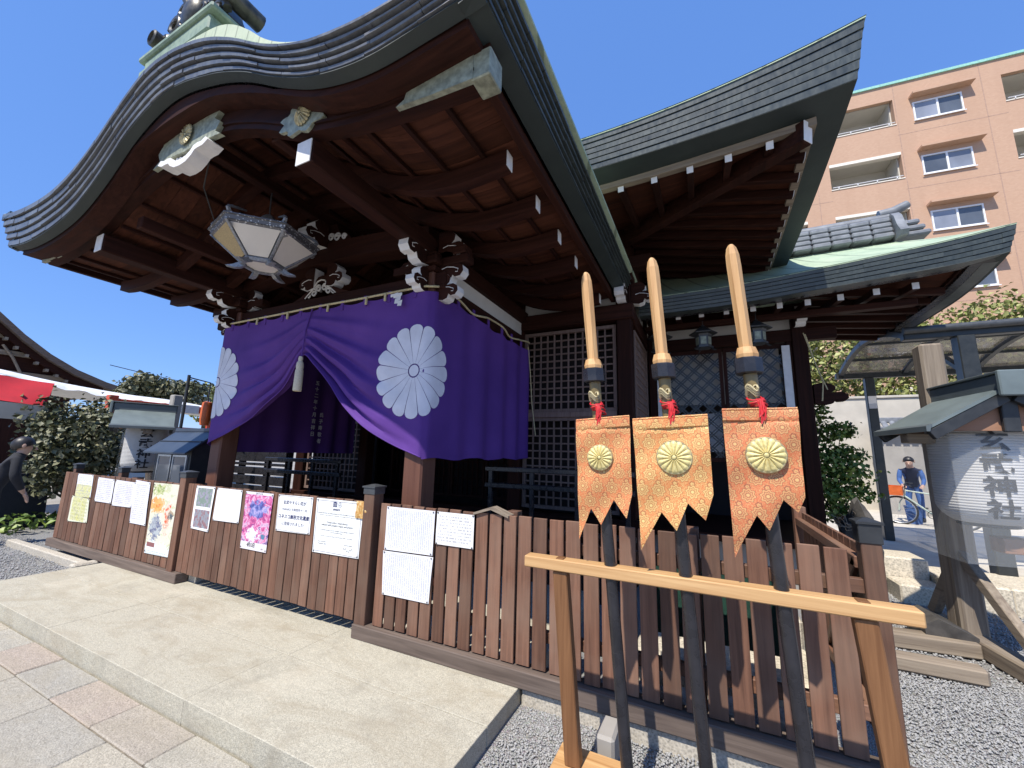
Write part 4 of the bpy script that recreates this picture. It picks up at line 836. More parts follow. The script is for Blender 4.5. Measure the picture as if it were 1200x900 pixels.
# ================================================================== PURPLE CURTAIN
m = M('purple_curtain_cloth', 0.75, spec=0.25); n = m.noise(m.co('Object', (260, 260, 260), False), 1, 2); n2 = m.noise(m.co('Object', (1.5, 1.5, 1.5), False), 1, 3)
m.base(m.ramp(n2, [(0.3, (0.082, 0.031, 0.20)), (0.7, (0.118, 0.046, 0.26))])); w3 = m.noise(m.co('Object', (9, 9, 4), False), 1, 5, 0.6, 1.2); xx = m.xyz(m.co('Object', (1, 1, 1), False)); sm = ((xx[0] + xx[1]) * 1.45).fract().lt(0.012); m.bump(n * 0.15 + w3 - sm * 0.6, 0.35, 0.012); MAT['purple'] = m.m
MAT['crestcloth'] = plain('undyed_crest_cloth', (0.66, 0.66, 0.72), 0.75, var=0.10, scale=7)
CXL, CXR, CYF, CYB = -5.51, -2.20, 2.82, 5.15
SL, SF = CYB - CYF, CXR - CXL
zcb = interp([-5.6, -5.51, -5.39, -5.0, -4.61, -4.22, -3.97, -3.84, -3.76, -3.63, -3.42, -3.02, -2.62, -2.27, -2.2, -2.1], [1.50, 1.51, 1.55, 1.68, 1.82, 2.08, 2.33, 2.47, 2.47, 2.36, 2.15, 1.80, 1.58, 1.46, 1.44, 1.43])
TIEX, TIEZ = -3.80, 2.45
def cloth(s, z, lift_=0.0):
    """s: length along the curtain from its back left end; z: height."""
    if s < SL:                                         # left side
        t = SL - s; d = 0.028 * math.sin(t * 17 + 1.2 * math.sin(t * 3)) * min(1, max(0, (t - 0.45) / 0.4)) * (0.55 + 0.45 * (3.0 - z) / 1.6); b = Vector((CXL, CYF + t, z)); nrm = Vector((-1, 0, 0))
    elif s < SL + SF:
        x = CXL + s - SL; zb = zcb(x); q = (z - zb) / max(0.2, 3.0 - zb); side = min(abs(x - TIEX) / 1.3, 1.0)
        amp = 0.050 * (0.25 + 0.75 * math.exp(-((side - 0.33) / 0.42) ** 2)) * min(1, side * 7 + 0.35)
        e = min(x - CXL, CXR - x); fade = min(1, max(0, (e - 0.05) / 0.7)); top = min(1.0, max(0.0, (1.02 - q) * 2.6))
        ph = 2 * PI * 5.2 * (max(q, -0.05) + 0.02) ** 0.72 + 0.8 * math.sin(2.3 * x)
        d = amp * fade * (math.sin(ph) + 0.35 * math.sin(2.1 * ph + 1.0)) * max(0.0, 1 - 1.05 * q) ** 0.8
        d += 0.030 * math.sin((x - CXL) * 4.4 + (3.0 - z) * (2.2 if x > TIEX else -2.2)) * fade * top * 0.6 + 0.055 * math.exp(-((x - TIEX) / 0.45) ** 2 - ((z - 2.62) / 0.3) ** 2)
        d += 0.02 * math.sin((x - TIEX) * 7.0 * (1 if x > TIEX else -1) - (z - 2.4) * 9) * fade * top * 0.35
        b = Vector((x, CYF, z)); nrm = Vector((0, -1, 0))
    else:
        t = s - SL - SF; d = 0.030 * math.sin(t * 15 + 1.1 * math.sin(t * 2.3 + 1)) * min(1, max(0, (t - 0.42) / 0.35)) * (0.5 + 0.5 * (3.05 - z) / 1.6); b = Vector((CXR, CYF + t, z)); nrm = Vector((1, 0, 0))
    for c_, sg in ((SL, -1), (SL + SF, 1)):            # soft corners round the columns
        k = (s - c_) / 0.09
        if abs(k) < 1:
            w_ = (1 - abs(k)) ** 2 * 0.045; b += Vector((-sg * w_, w_, 0)) * 0.7; a = (k + 1) / 2
            nA = Vector((sg, 0, 0)); nF = Vector((0, -1, 0)); nrm = (nF.lerp(nA, a if sg > 0 else 1 - a)).normalized()
    return b + nrm * (d + lift_)
def ztop(s):
    t = (s / 0.32) % 1.0; base_ = 3.0
    if s > SL + SF: base_ = 3.0 + 0.02 * math.sin((s - SL - SF) * 2.2) - 0.05 * math.sin(PI * min(1, (s - SL - SF) / SL))
    return base_ - 0.022 * math.sin(PI * t)
def zbot(s):
    if s < SL: return 1.43 + 0.08 * max(0, 1 - (SL - s) / 0.4)
    if s < SL + SF: return zcb(CXL + s - SL)
    return 1.43 + 0.012 * math.sin((s - SL - SF) * 9)
ct = MB(); ss = lin(0, SL, 70)[:-1] + lin(SL, SL + SF, 170)[:-1] + lin(SL + SF, 2 * SL + SF, 70); nv = 64
ct.v = [tuple(cloth(s, zbot(s) + (ztop(s) - zbot(s)) * j / nv)) for j in range(nv + 1) for s in ss]; ns = len(ss)
ct.f = [(j * ns + i, j * ns + i + 1, (j + 1) * ns + i + 1, (j + 1) * ns + i) for j in range(nv) for i in range(ns - 1)]; ct.mi = [0] * len(ct.f)
cur = tag(ob('curtain', ct, 'purple', None, True), 'deep purple festival curtain with white flower crests, gathered up in the middle of the porch', 'curtain')
for s0, z0, r in ((SL + SF - 0.15, 2.22, 0.44), (SL + 0.08, 2.28, 0.45)):
    c_ = MB(); crest(c_, lambda u, v, l: tuple(cloth(s0 + u, z0 + v, 0.007)), r, gap=0.955, disc=0.13); ob('flower_crest', c_, 'crestcloth', cur, True)
for s in [0.32 * i for i in range(1, 25)]:
    p = cloth(s, 3.0); on = s < SL or s > SL + SF; tb = MB(); a, b = (0.006, 0.02) if on else (0.02, 0.006); tb.box(p.x - a - (0.004 if on else 0), p.x + a, p.y - b - 0.004, p.y + b, 2.93, 3.045, 0.003); ob('hanging_loop', tb, 'purple', cur)
hm = MB(); hm.tube([tuple(cloth(s, zbot(s) + 0.004)) for s in lin(SL + 0.05, SL + SF - 0.02, 120)], 0.007, 5); ob('hem', hm, 'purple', cur, True)
tx = MB()
fnT = lambda u, v: (CXL + 0.05 + 0.03, 4.24 + u * 1.0, 2.50 + v)
write(tx, '五十二年十月吉祥日', fnT, 0.075, (0.0, 0.05), True, 0.02, pitch=1.32); write(tx, '氏子崇敬者', lambda u, v: (CXL + 0.08, 4.37 + u, 2.06 + v), 0.075, (0, 0), True, 0.02, pitch=1.35); ob('lettering', tx, 'crestcloth', cur)
rp = []
for s in lin(0.1, 2 * SL + SF - 0.1, 160):
    p = cloth(min(max(s, 0), 2 * SL + SF), 3.0); sg = 0.0 if s < SL + SF else 0.035 * math.sin((s - SL - SF) * 6.5); o_ = Vector((0, -0.012, 0)) if SL < s < SL + SF else Vector((0.012 if s > SL else -0.012, 0, 0)); rp.append((p.x + o_.x, p.y + o_.y, 3.022 + sg))
rb = MB(); rb.tube(rp, 0.011, 6); rope = tag(ob('rope', rb, 'cord', None, True), 'straw coloured rope strung along the beam above the purple curtain', 'rope')
rx = MB(); rx.tube([(CXR + 0.01, 5.05, 3.0), (CXR + 0.03, 5.10, 2.6), (CXR + 0.05, 5.12, 2.2), (CXR + 0.12, 5.1, 1.75)], 0.008, 5); ob('rope_end', rx, 'cord', rope)
for k, x in enumerate((-4.75, -4.2, -3.55, -3.0, -2.75)):
    sh = MB(); sh.box(x - 0.012, x + 0.012, 2.785, 2.80, 2.94, 3.02, 0.002); ob('rope_tag', sh, 'cord', rope)
pz = MB(); z = 2.99
for i in range(4):
    x = -2.62 + (0.03 if i % 2 else 0.0) + i * 0.012; pz.add([(x, 2.775 - 0.004 * i, z), (x + 0.05, 2.775 - 0.004 * i, z + 0.005), (x + 0.045, 2.77 - 0.004 * i, z - 0.055), (x - 0.005, 2.77 - 0.004 * i, z - 0.05)], [(0, 1, 2, 3)]); z -= 0.03
pz.box(-2.66, -2.52, 2.768, 2.774, 2.955, 2.985, 0.002)
tag(ob('paper_streamer', pz, 'white'), 'white folded paper streamer hung on the rope near the right porch column', 'streamer')
tv = MB(); tv.tube([(-3.79, 2.79, 3.0), (-3.795, 2.745, 2.75), (-3.805, 2.74, 2.45)], 0.008, 6); tas = tag(ob('tassel', tv, 'purple', None, True), 'cream tassel on a purple cord at the gathered middle of the curtain', 'tassel')
tv = MB(); tv.lathe([(0.001, 2.46), (0.018, 2.455), (0.024, 2.43), (0.020, 2.405), (0.034, 2.385), (0.038, 2.34), (0.034, 2.32), (0.040, 2.30), (0.044, 2.10), (0.040, 2.085), (0.001, 2.09)], -3.805, 2.735, 16); ob('tassel_skirt', tv, 'tassel', tas, True)

# ================================================================== HANGING SIX-SIDED LANTERN UNDER THE PORCH ROOF
LX, LY = XC, 2.24
lt = thing('hanging_lantern', 'large six-sided metal lantern with milky panels hanging under the porch roof', 'lantern', (LX, LY, 3.2))
hexa = lambda r, z, ph=PI / 6 + 0.28: [(LX + r * math.cos(ph + k * PI / 3), LY + r * math.sin(ph + k * PI / 3), z) for k in range(6)]
LR, LZ, lr, lz = 0.47, 3.50, 0.185, 3.27
b_ = MB(); b_.loft([hexa(LR + 0.02, LZ + 0.05), hexa(LR + 0.02, LZ + 0.04), hexa(LR, LZ + 0.036), hexa(LR - 0.01, LZ)], True, False); b_.loft([hexa(LR - 0.03, LZ + 0.045), hexa(LR - 0.03, LZ)], True, False)
m = M('pierced_silver_band', 0.45, 0.4); d = X(m.t, m.vor(m.co('Object', (1, 1, 1), False), 42).outputs['Distance']); m.base(m.mix(d.lt(0.30), (0.13, 0.13, 0.14), (0.50, 0.51, 0.53))); m.bump(d, -0.5, 0.01); MAT['pierced'] = m.m
ob('pierced_band', b_, 'pierced', lt)
H0, H1 = hexa(LR - 0.012, LZ - 0.002), hexa(lr, lz)
for k in range(6):
    a, b, c_, d = [Vector(p) for p in (H0[k], H0[(k + 1) % 6], H1[(k + 1) % 6], H1[k])]; cen = (a + b + c_ + d) / 4; nr = (b - a).cross(d - a).normalized()
    f = MB(); q = [cen + (p - cen) * 0.86 for p in (a, b, c_, d)]; f.loft([[p + nr * 0.0 for p in q], [p - nr * 0.008 for p in q]]); ob('panel', f, 'gauze' if k == 3 else 'lampglass', lt)
    f = MB(); f.beam(a, d, 0.026, 0.022, 0.003); ob('rib', f, 'silver', lt)
    f = MB(); f.add([a, b, a.lerp(d, 0.32), b.lerp(c_, 0.32)] + [a.lerp(b, t) + (d - a) * (0.16 + 0.10 * abs(math.sin(t * 9))) - nr * -0.004 for t in lin(0, 1, 12)], [(0, 1, 15, 14, 13, 12, 11, 10, 9, 8, 7, 6, 5, 4)]); f.v = [tuple(Vector(p) + nr * (0.006 if nr.z < 0 else -0.006)) for p in f.v]; ob('fretwork', f, 'pierced', lt)
    t = k * PI / 3 + PI / 6 + 0.28; cx, sx = math.cos(t), math.sin(t)
    f = MB(); f.prism([(0.13, 0.015), (0.19, -0.005), (0.24, -0.04), (0.30, -0.06), (0.235, -0.07), (0.18, -0.06), (0.14, -0.035)], lambda u, v, w_: (LX + u * cx - w_ * sx, LY + u * sx + w_ * cx, lz + v), -0.022, 0.022); ob('foot', f, 'silver', lt)
    f = MB(); f.tube([(LX + (LR - 0.05 - 0.10 * q + 0.07 * math.sin(q * 4)) * cx, LY + (LR - 0.05 - 0.10 * q + 0.07 * math.sin(q * 4)) * sx, LZ + 0.07 + 0.12 * q) for q in lin(0, 1, 8)], lin(0.022, 0.008, 8), 6); ob('curl', f, 'silver', lt)
b_ = MB(); b_.loft([hexa(lr + 0.012, lz + 0.02), hexa(lr + 0.02, lz - 0.005), hexa(lr + 0.01, lz - 0.03), hexa(lr - 0.03, lz - 0.03), hexa(lr - 0.03, lz + 0.02)]); ob('base_ring', b_, 'silver', lt)
b_ = MB(); b_.loft([hexa(lr - 0.035, lz - 0.015), hexa(lr - 0.035, lz - 0.005)]); ob('panel', b_, 'lampglass', lt)
b_ = MB(); b_.loft([hexa(LR - 0.04, LZ + 0.03), hexa(0.30, LZ + 0.08), hexa(0.16, LZ + 0.12), hexa(0.09, LZ + 0.25), hexa(0.03, LZ + 0.31)]); ob('roof', b_, 'silver', lt)
b_ = MB(); b_.tube([(LX, LY, LZ + 0.3), (LX + 0.005, LY - 0.01, 4.0), (LX - 0.005, LY, 4.33)], 0.008, 6); ob('chain', b_, 'greymetal', lt)
b_ = MB(); b_.tube([(LX - 0.32, LY - 0.28, LZ + 0.07), (LX - 0.2, LY - 0.5, 3.85), (LX + 0.1, LY - 0.62, 4.1), (LX + 0.25, LY - 0.6, 4.28)], 0.006, 5); ob('cable', b_, 'blackmetal', lt)

# ================================================================== SPEARS, BANNERS AND THEIR RACK
rack = thing('spear_rack', 'plain wooden rack with a pale cross bar holding three spears before the fence', 'rack', (-0.1, 2.13, -0.1))
ob('cross_bar', MB().box(-0.905, 0.70, 2.085, 2.165, 0.905, 0.962, 0.005), 'pale_x', rack)
for xt, xb_ in ((-0.712, -0.645), (0.53, 0.60)):
    ob('post', MB().beam((xb_, 2.13, 0.036), (xt, 2.13, 0.903), 0.075, 0.06, 0.005, up=(0, 1, 0)), 'rack_z', rack)
    ob('foot', MB().box(xb_ - 0.10, xb_ + 0.26, 2.00, 2.26, -0.11, 0.034, 0.006), 'pale_x', rack)
    for xx in (xt,): ob('tenon', MB().box(xx - 0.02, xx + 0.02, 2.10, 2.15, 0.9625, 0.9665, 0.001), 'rack_x', rack)
tag(ob('stone_block', MB().box(-0.60, -0.50, 2.36, 2.56, -0.12, 0.05, 0.015), 'greyconcrete'), 'small grey stone block on the gravel behind the rack\'s left post', 'stone')
m0 = []
def brocade(name, c0, c1, cd, gold):
    m = M(name, 0.62, spec=0.3); o_ = m.co('Object', (1, 1, 1), False); x, y, z = m.xyz(o_)
    def flowers(sc, px, pz, n):
        u = x * sc + px; v = z * sc + pz; row = v.floor(); u2 = u + (row * 0.5).fract(); fu = u2.fract() - 0.5; fv = v.fract() - 0.5
        r = (fu * fu + fv * fv).op('SQRT'); a = fv.op('ARCTAN2', fu); return r * (1.0 + (a * float(n)).sin() * 0.13), a
    r, a = flowers(13.6, 0.3, 0.2, 8); sc_ = m.noise(o_, 75, 3, 0.6, 2.5); w2 = m.noise(o_, 9, 3)
    basec = m.mix(((sc_ - 0.5).abs() * 14).lt(0.38), c0, gold)
    fl = m.ramp(r, [(0.0, gold), (0.09, gold), (0.10, cd), (0.17, c1), (0.20, gold), (0.235, cd), (0.27, c1), (0.34, gold), (0.375, cd), (0.40, c0)])
    c = m.mix(r.lt(0.40), basec, fl); r2, a2 = flowers(13.6, 0.80, 0.72, 6); c = m.mix(r2.lt(0.17) * r.gt(0.4), c, m.ramp(r2, [(0.0, cd), (0.05, gold), (0.1, c1), (0.14, cd)]))
    c = m.mix(0.16, c, (0.60, 0.38, 0.20)); m.base(c); th = m.noise(m.co('Object', (160, 160, 420), False), 1, 2); m.bump(th * 0.5 + sc_ * 0.5, 0.25, 0.002); return m.m
MAT['broc_a'] = brocade('orange_gold_brocade', (0.57, 0.125, 0.040), (0.60, 0.23, 0.08), (0.24, 0.055, 0.025), (0.66, 0.43, 0.16))
MAT['broc_b'] = brocade('yellow_orange_brocade', (0.61, 0.17, 0.045), (0.66, 0.34, 0.11), (0.30, 0.09, 0.03), (0.72, 0.52, 0.19))
MAT['broc_c'] = brocade('red_orange_brocade', (0.53, 0.10, 0.036), (0.56, 0.19, 0.075), (0.20, 0.05, 0.028), (0.60, 0.36, 0.14))
def spear(xt, zt, xb_, label, sc=1.0):
    """The spear leans a little: xt at its tip, xb_ at the ground."""
    t = thing('ceremonial_spear', label, 'spear', (xb_, 2.125, -0.1), 'wooden spears with brocade banners')
    X_ = lambda z: xb_ + (xt - xb_) * (z + 0.1) / (zt + 0.1)
    def hexs(w_, d, z): return [(X_(z) + a * w_, 2.125 + b * d, z) for a, b in ((-0.5, 0), (-0.22, -0.5), (0.22, -0.5), (0.5, 0), (0.22, 0.5), (-0.22, 0.5))]
    bl = MB(); bl.loft([hexs(0.058, 0.046, 2.02), hexs(0.064, 0.050, zt - 0.12), hexs(0.060, 0.047, zt - 0.06), hexs(0.045, 0.036, zt - 0.022), hexs(0.024, 0.02, zt - 0.004), hexs(0.006, 0.006, zt)]); ob('blade', bl, 'pale_z', t)
    cl = MB(); o8 = lambda r, z: [(X_(z) + r * math.cos(k * PI / 4 + PI / 8), 2.125 + r * math.sin(k * PI / 4 + PI / 8), z) for k in range(8)]
    cl.loft([o8(0.048, 1.968), o8(0.050, 1.985), o8(0.040, 2.019)]); ob('collar', cl, 'pale_z', t)
    cl = MB(); cl.loft([o8(0.054, 1.892), o8(0.060, 1.897), o8(0.060, 1.962), o8(0.056, 1.967)]); ob('guard', cl, 'lacquer', t)
    cl = MB(); cl.tube([(X_(z), 2.125, z) for z in (1.55, 1.70, 1.8, 1.891)], [0.027, 0.027, 0.029, 0.030], 14); ob('neck', cl, 'bamboo', t, True)
    cl = MB(); cl.tube([(X_(z), 2.125, z) for z in (-0.1, 0.5, 1.0, 1.55)], [0.0285, 0.0285, 0.0285, 0.0285], 16); ob('shaft', cl, 'lacquer', t, True)
    kn = MB(); x0 = X_(1.76)
    for i in range(5): kn.tube([(x0 + 0.030 * math.cos(q) + 0.006 * i, 2.10 + 0.026 * math.sin(q), 1.775 - 0.012 * i + 0.012 * math.sin(q + i)) for q in lin(0, 2 * PI, 14)[:-1]], 0.0042, 5, ring=True)
    for i in range(4):
        a = -0.006 + 0.006 * i; ln = (0.085, 0.115, 0.075, 0.10)[i]; kn.tube([(x0 + 0.012 + a, 2.078, 1.77), (x0 + 0.022 + a * 1.3, 2.060, 1.77 - ln * 0.5), (x0 + 0.016 + a, 2.056, 1.77 - ln), (x0 + 0.024 + a, 2.060, 1.77 - ln * 0.8), (x0 + 0.02 + a * 0.5, 2.070, 1.765)], 0.0030, 5)
    ob('cord_knot', kn, 'redcord', t, True); kn = MB()
    for i in range(3): kn.tube([(X_(1.79) - 0.006 + 0.024 * math.cos(q), 2.098 - 0.006 * i + 0.015 * math.sin(q), 1.80 + 0.010 * i + 0.016 * math.sin(q * 2)) for q in lin(0, 2 * PI, 14)[:-1]], 0.005, 5, ring=True)
    ob('gold_cord', kn, 'cord', t, True); return t
spear(-0.568, 2.545, -0.378, 'leftmost of three wooden-bladed spears on the rack'); spear(-0.205, 2.562, -0.045, 'middle of three wooden-bladed spears on the rack'); spear(0.172, 2.558, 0.325, 'rightmost of three wooden-bladed spears on the rack, behind the reddest banner')
def banner(label, tl, tr, bot, mat, cc, cr, seed):
    """tl, tr: top corners (x, z); bot: the dagged lower edge from left to right."""
    bx, bz = zip(*bot); N, K = 72, 44; s1 = seed * 1.7; lo_ = lambda u: float(np.interp(bx[0] + (bx[-1] - bx[0]) * u, bx, bz))
    def P(u, v, l=0.0):
        zt = tl[1] + (tr[1] - tl[1]) * u; zb = lo_(u); z = zt + (zb - zt) * v; tt = (zt - z) / 0.62
        x = (tl[0] + (tr[0] - tl[0]) * u) * (1 - tt) + (bx[0] + (bx[-1] - bx[0]) * u) * tt
        d = 0.010 * math.sin(9 * u + s1 + 2 * tt) * tt + 0.006 * math.sin(5 * tt * 3 + 4 * u + s1) + 0.012 * math.sin(3.1 * u + s1) * tt + 0.004 * math.sin(40 * tt + 9 * u) * max(0, tt - 0.55) * (1 if seed == 3 else 0.3) - (0.006 if v < 0.02 or abs(z - (zt - 0.055)) < 0.006 else 0) * -1
        return (x, 2.062 + d - l, z)
    mb = MB(); us = sorted(set(lin(0, 1, N + 1) + [(q - bx[0]) / (bx[-1] - bx[0]) for q in bx])); n = len(us)
    for back in (0, 1):
        o = len(mb.v); mb.v += [P(u, j / K, -0.003 * back) for j in range(K + 1) for u in us]
        f = [(o + j * n + i, o + (j + 1) * n + i, o + (j + 1) * n + i + 1, o + j * n + i + 1) for j in range(K) for i in range(n - 1)]; mb.f += [q[::-1] for q in f] if back else f; mb.mi += [0] * len(f)
    B = n * (K + 1); rim = [i for i in range(n)] + [j * n + n - 1 for j in range(1, K + 1)] + [K * n + i for i in range(n - 2, -1, -1)] + [j * n for j in range(K - 1, 0, -1)]
    mb.f += [(rim[i], rim[(i + 1) % len(rim)], B + rim[(i + 1) % len(rim)], B + rim[i]) for i in range(len(rim))]; mb.mi += [0] * len(rim)
    t = tag(ob('banner', mb, mat, None, R(50)), label, 'banner', 'brocade banners hung on the spears')
    hx = MB(); hx.tube([P(0.002 + 0.996 * q, 0.0) for q in lin(0, 1, 12)], 0.006, 6); ob('top_rod', hx, mat, t)
    hx = MB(); hx.loft([[(P(u, 0)[0], P(u, 0)[1] - 0.003 - (0.003 if 0 < k < 3 else -0.002), P(u, 0)[2] - h) for k, h in enumerate((0.006, 0.008, 0.048, 0.052))] for u in lin(0.004, 0.996, 14)], True, True); ob('hem', hx, mat, t)
    q = MB(); x0 = cc[0]; fnc = lambda u, v, l: (x0 + u, 2.062 - 0.014 - l - 0.010 * max(0, 1 - (u * u + v * v) / cr**2), cc[1] + v); crest(q, fnc, cr, dome=0.006, disc=0.14, gap=0.97); o = ob('gold_crest', q, 'goldcrest', t, True)
    q = MB(); q.loft([[(x0 + r * math.cos(k * PI / 24), 2.062 - y, cc[1] + r * math.sin(k * PI / 24)) for k in range(48)] for r, y in ((cr * 1.05, -0.004), (cr * 1.05, 0.010), (cr * 1.0, 0.015), (cr * 0.2, 0.0165))]); ob('crest_pad', q, 'gold', o)
    return t
banner('narrow orange brocade banner with gold crest, leftmost of the three', (-0.612, 1.682), (-0.332, 1.70), [(-0.595, 1.08), (-0.53, 1.235), (-0.482, 1.16), (-0.415, 1.285), (-0.352, 1.205), (-0.325, 1.32)], 'broc_a', (-0.482, 1.49), 0.063, 1)
banner('yellower orange brocade banner with gold crest, in the middle', (-0.318, 1.682), (0.022, 1.70), [(-0.29, 1.07), (-0.19, 1.245), (-0.13, 1.17), (-0.075, 1.295), (-0.008, 1.225), (0.03, 1.34)], 'broc_b', (-0.130, 1.50), 0.077, 2)
banner('red-orange brocade banner with creased tails and gold crest, rightmost', (0.082, 1.722), (0.372, 1.722), [(0.095, 1.08), (0.19, 1.265), (0.232, 1.205), (0.29, 1.335), (0.34, 1.285), (0.365, 1.35)], 'broc_c', (0.240, 1.52), 0.075, 3)

# ================================================================== LOWER SIDE WINGS
def wing(right, label):
    mx = (lambda x: x) if right else (lambda x: 2 * XC - x)
    H = thing('side_hall', label, 'side hall', (mx(1.0), 6.8, 0))
    x0, x1, y0, y1 = -0.74, 3.03, 5.60, 8.6
    zt = interp([-0.8, -0.6, 0.45, 1.28, 2.07, 2.56, 3.05], [3.70, 3.70, 3.715, 3.77, 3.84, 3.89, 3.965])
    zs = lambda y: 3.80 + 0.165 * max(0, 1 - (y - y0) / 1.3) ** 2
    path = [((x, y0), (0, -1), zt(x)) for x in lin(x0, x1, 34)]; path[-1] = ((x1, y0), (1, -1), zt(x1))
    path += [((x1, y), (1, 0), zs(y)) for y in lin(y0, y1, 16)[1:]]
    th = lambda p: 0.235 + 0.035 * max(0, (p[0] - 1.2) / 1.8)
    def run(name, prof, mat, segs=None, smooth=False):
        P = path if segs is None else path[segs[0]:segs[1]]; mb = MB()
        secs = [[(mx(p[0] - o[0] * d), p[1] - o[1] * d, z - th(p) * (1 - q) + a) for d, q, a in prof] for p, o, z in P]
        if not right: secs = [s_[::-1] for s_ in secs]
        mb.loft(secs); return ob(name, mb, mat, H, smooth)
    for k in range(5):
        a = 0.055 - k * 0.011
        for i in range(0, len(path) - 1, 2):
            j = rng.uniform(-0.003, 0.003); run('copper_sheet', [(a + j, k / 5, 0.004), (a - 0.006 + j, (k + 1) / 5, -0.003), (a + 0.15, (k + 1) / 5, -0.003), (a + 0.15, k / 5, 0.004)], 'copper', (i, i + 3))
    run('copper_edge', [(0.002, 1, -0.001), (0.002, 1, 0.007), (0.12, 1, 0.018), (0.12, 1, -0.001)], 'patina')
    run('eave_core', [(0.11, 0, 0.006), (0.11, 1, -0.006), (0.3, 1, -0.006), (0.3, 0, 0.006)], 'lacquer')
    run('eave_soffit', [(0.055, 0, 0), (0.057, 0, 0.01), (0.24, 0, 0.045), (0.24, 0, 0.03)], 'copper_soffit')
    run('eave_board', [(0.22, 0, 0.015), (0.22, 0, 0.09), (0.32, 0, 0.09), (0.32, 0, 0.05)], 'shrine_x')
    sb = MB(); sb.loft([[(mx(p[0] - o[0] * 0.3), p[1] - o[1] * 0.3, z - th(p) + 0.085), (mx(min(p[0], 1.45)), max(p[1], 6.9), 3.86)] for p, o, z in path], False, False); ob('soffit_boards', sb, 'board_x', H)
    # roof slopes up to the ridge
    zr_, yr, xr = 4.60, 7.0, 2.50
    rs = MB(); rs.loft([[(mx(p[0]), p[1], z + 0.012)] + [(mx(p[0] + (min(p[0], xr) - p[0]) * t), p[1] + (yr - p[1]) * t, (z + 0.012) + (zr_ - z - 0.012) * (0.72 * t + 0.28 * t * t)) for t in lin(0.2, 1, 5)] for p, o, z in path], False, False); ob('roof_slope', rs, 'patina', H, True)
    bs = MB(); bs.loft([[(mx(x0), yr, zr_), (mx(x0), y1, 3.8)], [(mx(xr), yr, zr_), (mx(x1), y1, 3.8)]], False, False); ob('roof_slope', bs, 'patina', H)
    for k in range(4):                                 # stacked ridge tiles
        z = zr_ - 0.02 + k * 0.085; w_ = 0.20 - 0.02 * k
        for i in range(10):
            xa = 0.2 + i * (xr - 0.16) / 10; xb = xa + (xr - 0.16) / 10 - 0.006
            t = MB(); t.box(min(mx(xa), mx(xb)), max(mx(xa), mx(xb)), yr - w_, yr + w_, z, z + 0.078, 0.02); ob('ridge_tile', t, 'tile', H)
    t = MB(); t.tube([(mx(0.2), yr, zr_ + 0.345), (mx(xr + 0.05), yr, zr_ + 0.345)], 0.075, 10); ob('ridge_tile', t, 'tile', H, True)
    t = MB(); t.prism([(0.30, -0.06), (0.34, 0.0), (0.26, 0.12), (0.20, 0.28), (0.12, 0.36), (-0.12, 0.36), (-0.20, 0.28), (-0.26, 0.12), (-0.34, 0.0), (-0.30, -0.06)], lambda a, b, q: (mx(q), yr + a, zr_ + b), xr + 0.04, xr + 0.13)
    for a in (-1, 1): t.tube([(mx(xr + 0.15), yr + a * (0.17 + 0.08 * (1 - q * .6) * math.cos(7 * q)), zr_ + 0.10 + 0.08 * (1 - q * .6) * math.sin(7 * q)) for q in lin(0, 1, 16)], 0.024, 6)
    ob('ridge_end_tile', t, 'tile', H, True)
    t = MB(); t.tube([(mx(xr - 0.05), yr, zr_ + 0.42), (mx(xr + 0.12), yr, zr_ + 0.44), (mx(xr + 0.28), yr, zr_ + 0.52)], [0.07, 0.07, 0.055], 10); ob('ridge_end_tile', t, 'tile', H, True)
    for k in range(3):
        t = MB(); t.box(min(mx(xr + 0.10), mx(xr + 0.32 + 0.05 * k)), max(mx(xr + 0.10), mx(xr + 0.32 + 0.05 * k)), yr - 0.16, yr + 0.16, zr_ + 0.14 - k * 0.085, zr_ + 0.21 - k * 0.085, 0.02); ob('ridge_end_tile', t, 'tile', H)
    for x in (-0.24, 0.06, 0.37, 0.685, 0.985, 1.285, 1.62, 1.965, 2.32):
        z = 3.49 + 0.05 * max(0, (x - 1.3)); r_ = ob('rafter', MB().beam((mx(x), 5.95, z), (mx(x), 6.9, z + 0.12), 0.07, 0.085, 0.004), 'shrine_y', H); ob('white_end', MB().beam((mx(x), 5.944, z - 0.001), (mx(x), 5.949, z - 0.001), 0.064, 0.08), 'white', r_)
    for y in (6.3, 6.65, 7.0, 7.35, 7.7, 8.05, 8.4):
        ob('rafter', MB().beam((mx(2.7), y, 3.55), (mx(1.4), y, 3.70), 0.07, 0.085, 0.004), 'shrine_x', H)
    bx = lambda n_, a0, a1, b0, b1, c0, c1, mat, c=0.008, par=None: ob(n_, MB().box(min(mx(a0), mx(a1)), max(mx(a0), mx(a1)), b0, b1, c0, c1, c), mat, par or H)
    YW_ = 6.8
    for x in (-0.66, 1.31): bx('column', x - 0.09, x + 0.09, YW_ - 0.09, YW_ + 0.09, 0.0, 3.62, 'shrine_z')
    bx('column', 1.22, 1.40, 8.3, 8.48, 0.0, 3.62, 'shrine_z'); bx('wall_beam', -0.74, 1.75, YW_ - 0.06, YW_ + 0.06, 3.20, 3.38, 'shrine_x'); bx('wall_beam', -0.74, 1.9, YW_ - 0.09, YW_ + 0.05, 3.62, 3.75, 'shrine_x')
    bx('wall_beam', 1.25, 1.37, YW_ + 0.1, 8.3, 3.2, 3.36, 'shrine_y'); bx('white_panel', -0.57, 1.22, YW_ - 0.015, YW_ + 0.02, 3.382, 3.618, 'plaster', 0)
    bx('purlin', -0.74, 2.45, 6.28, 6.40, 3.42, 3.50, 'shrine_x')
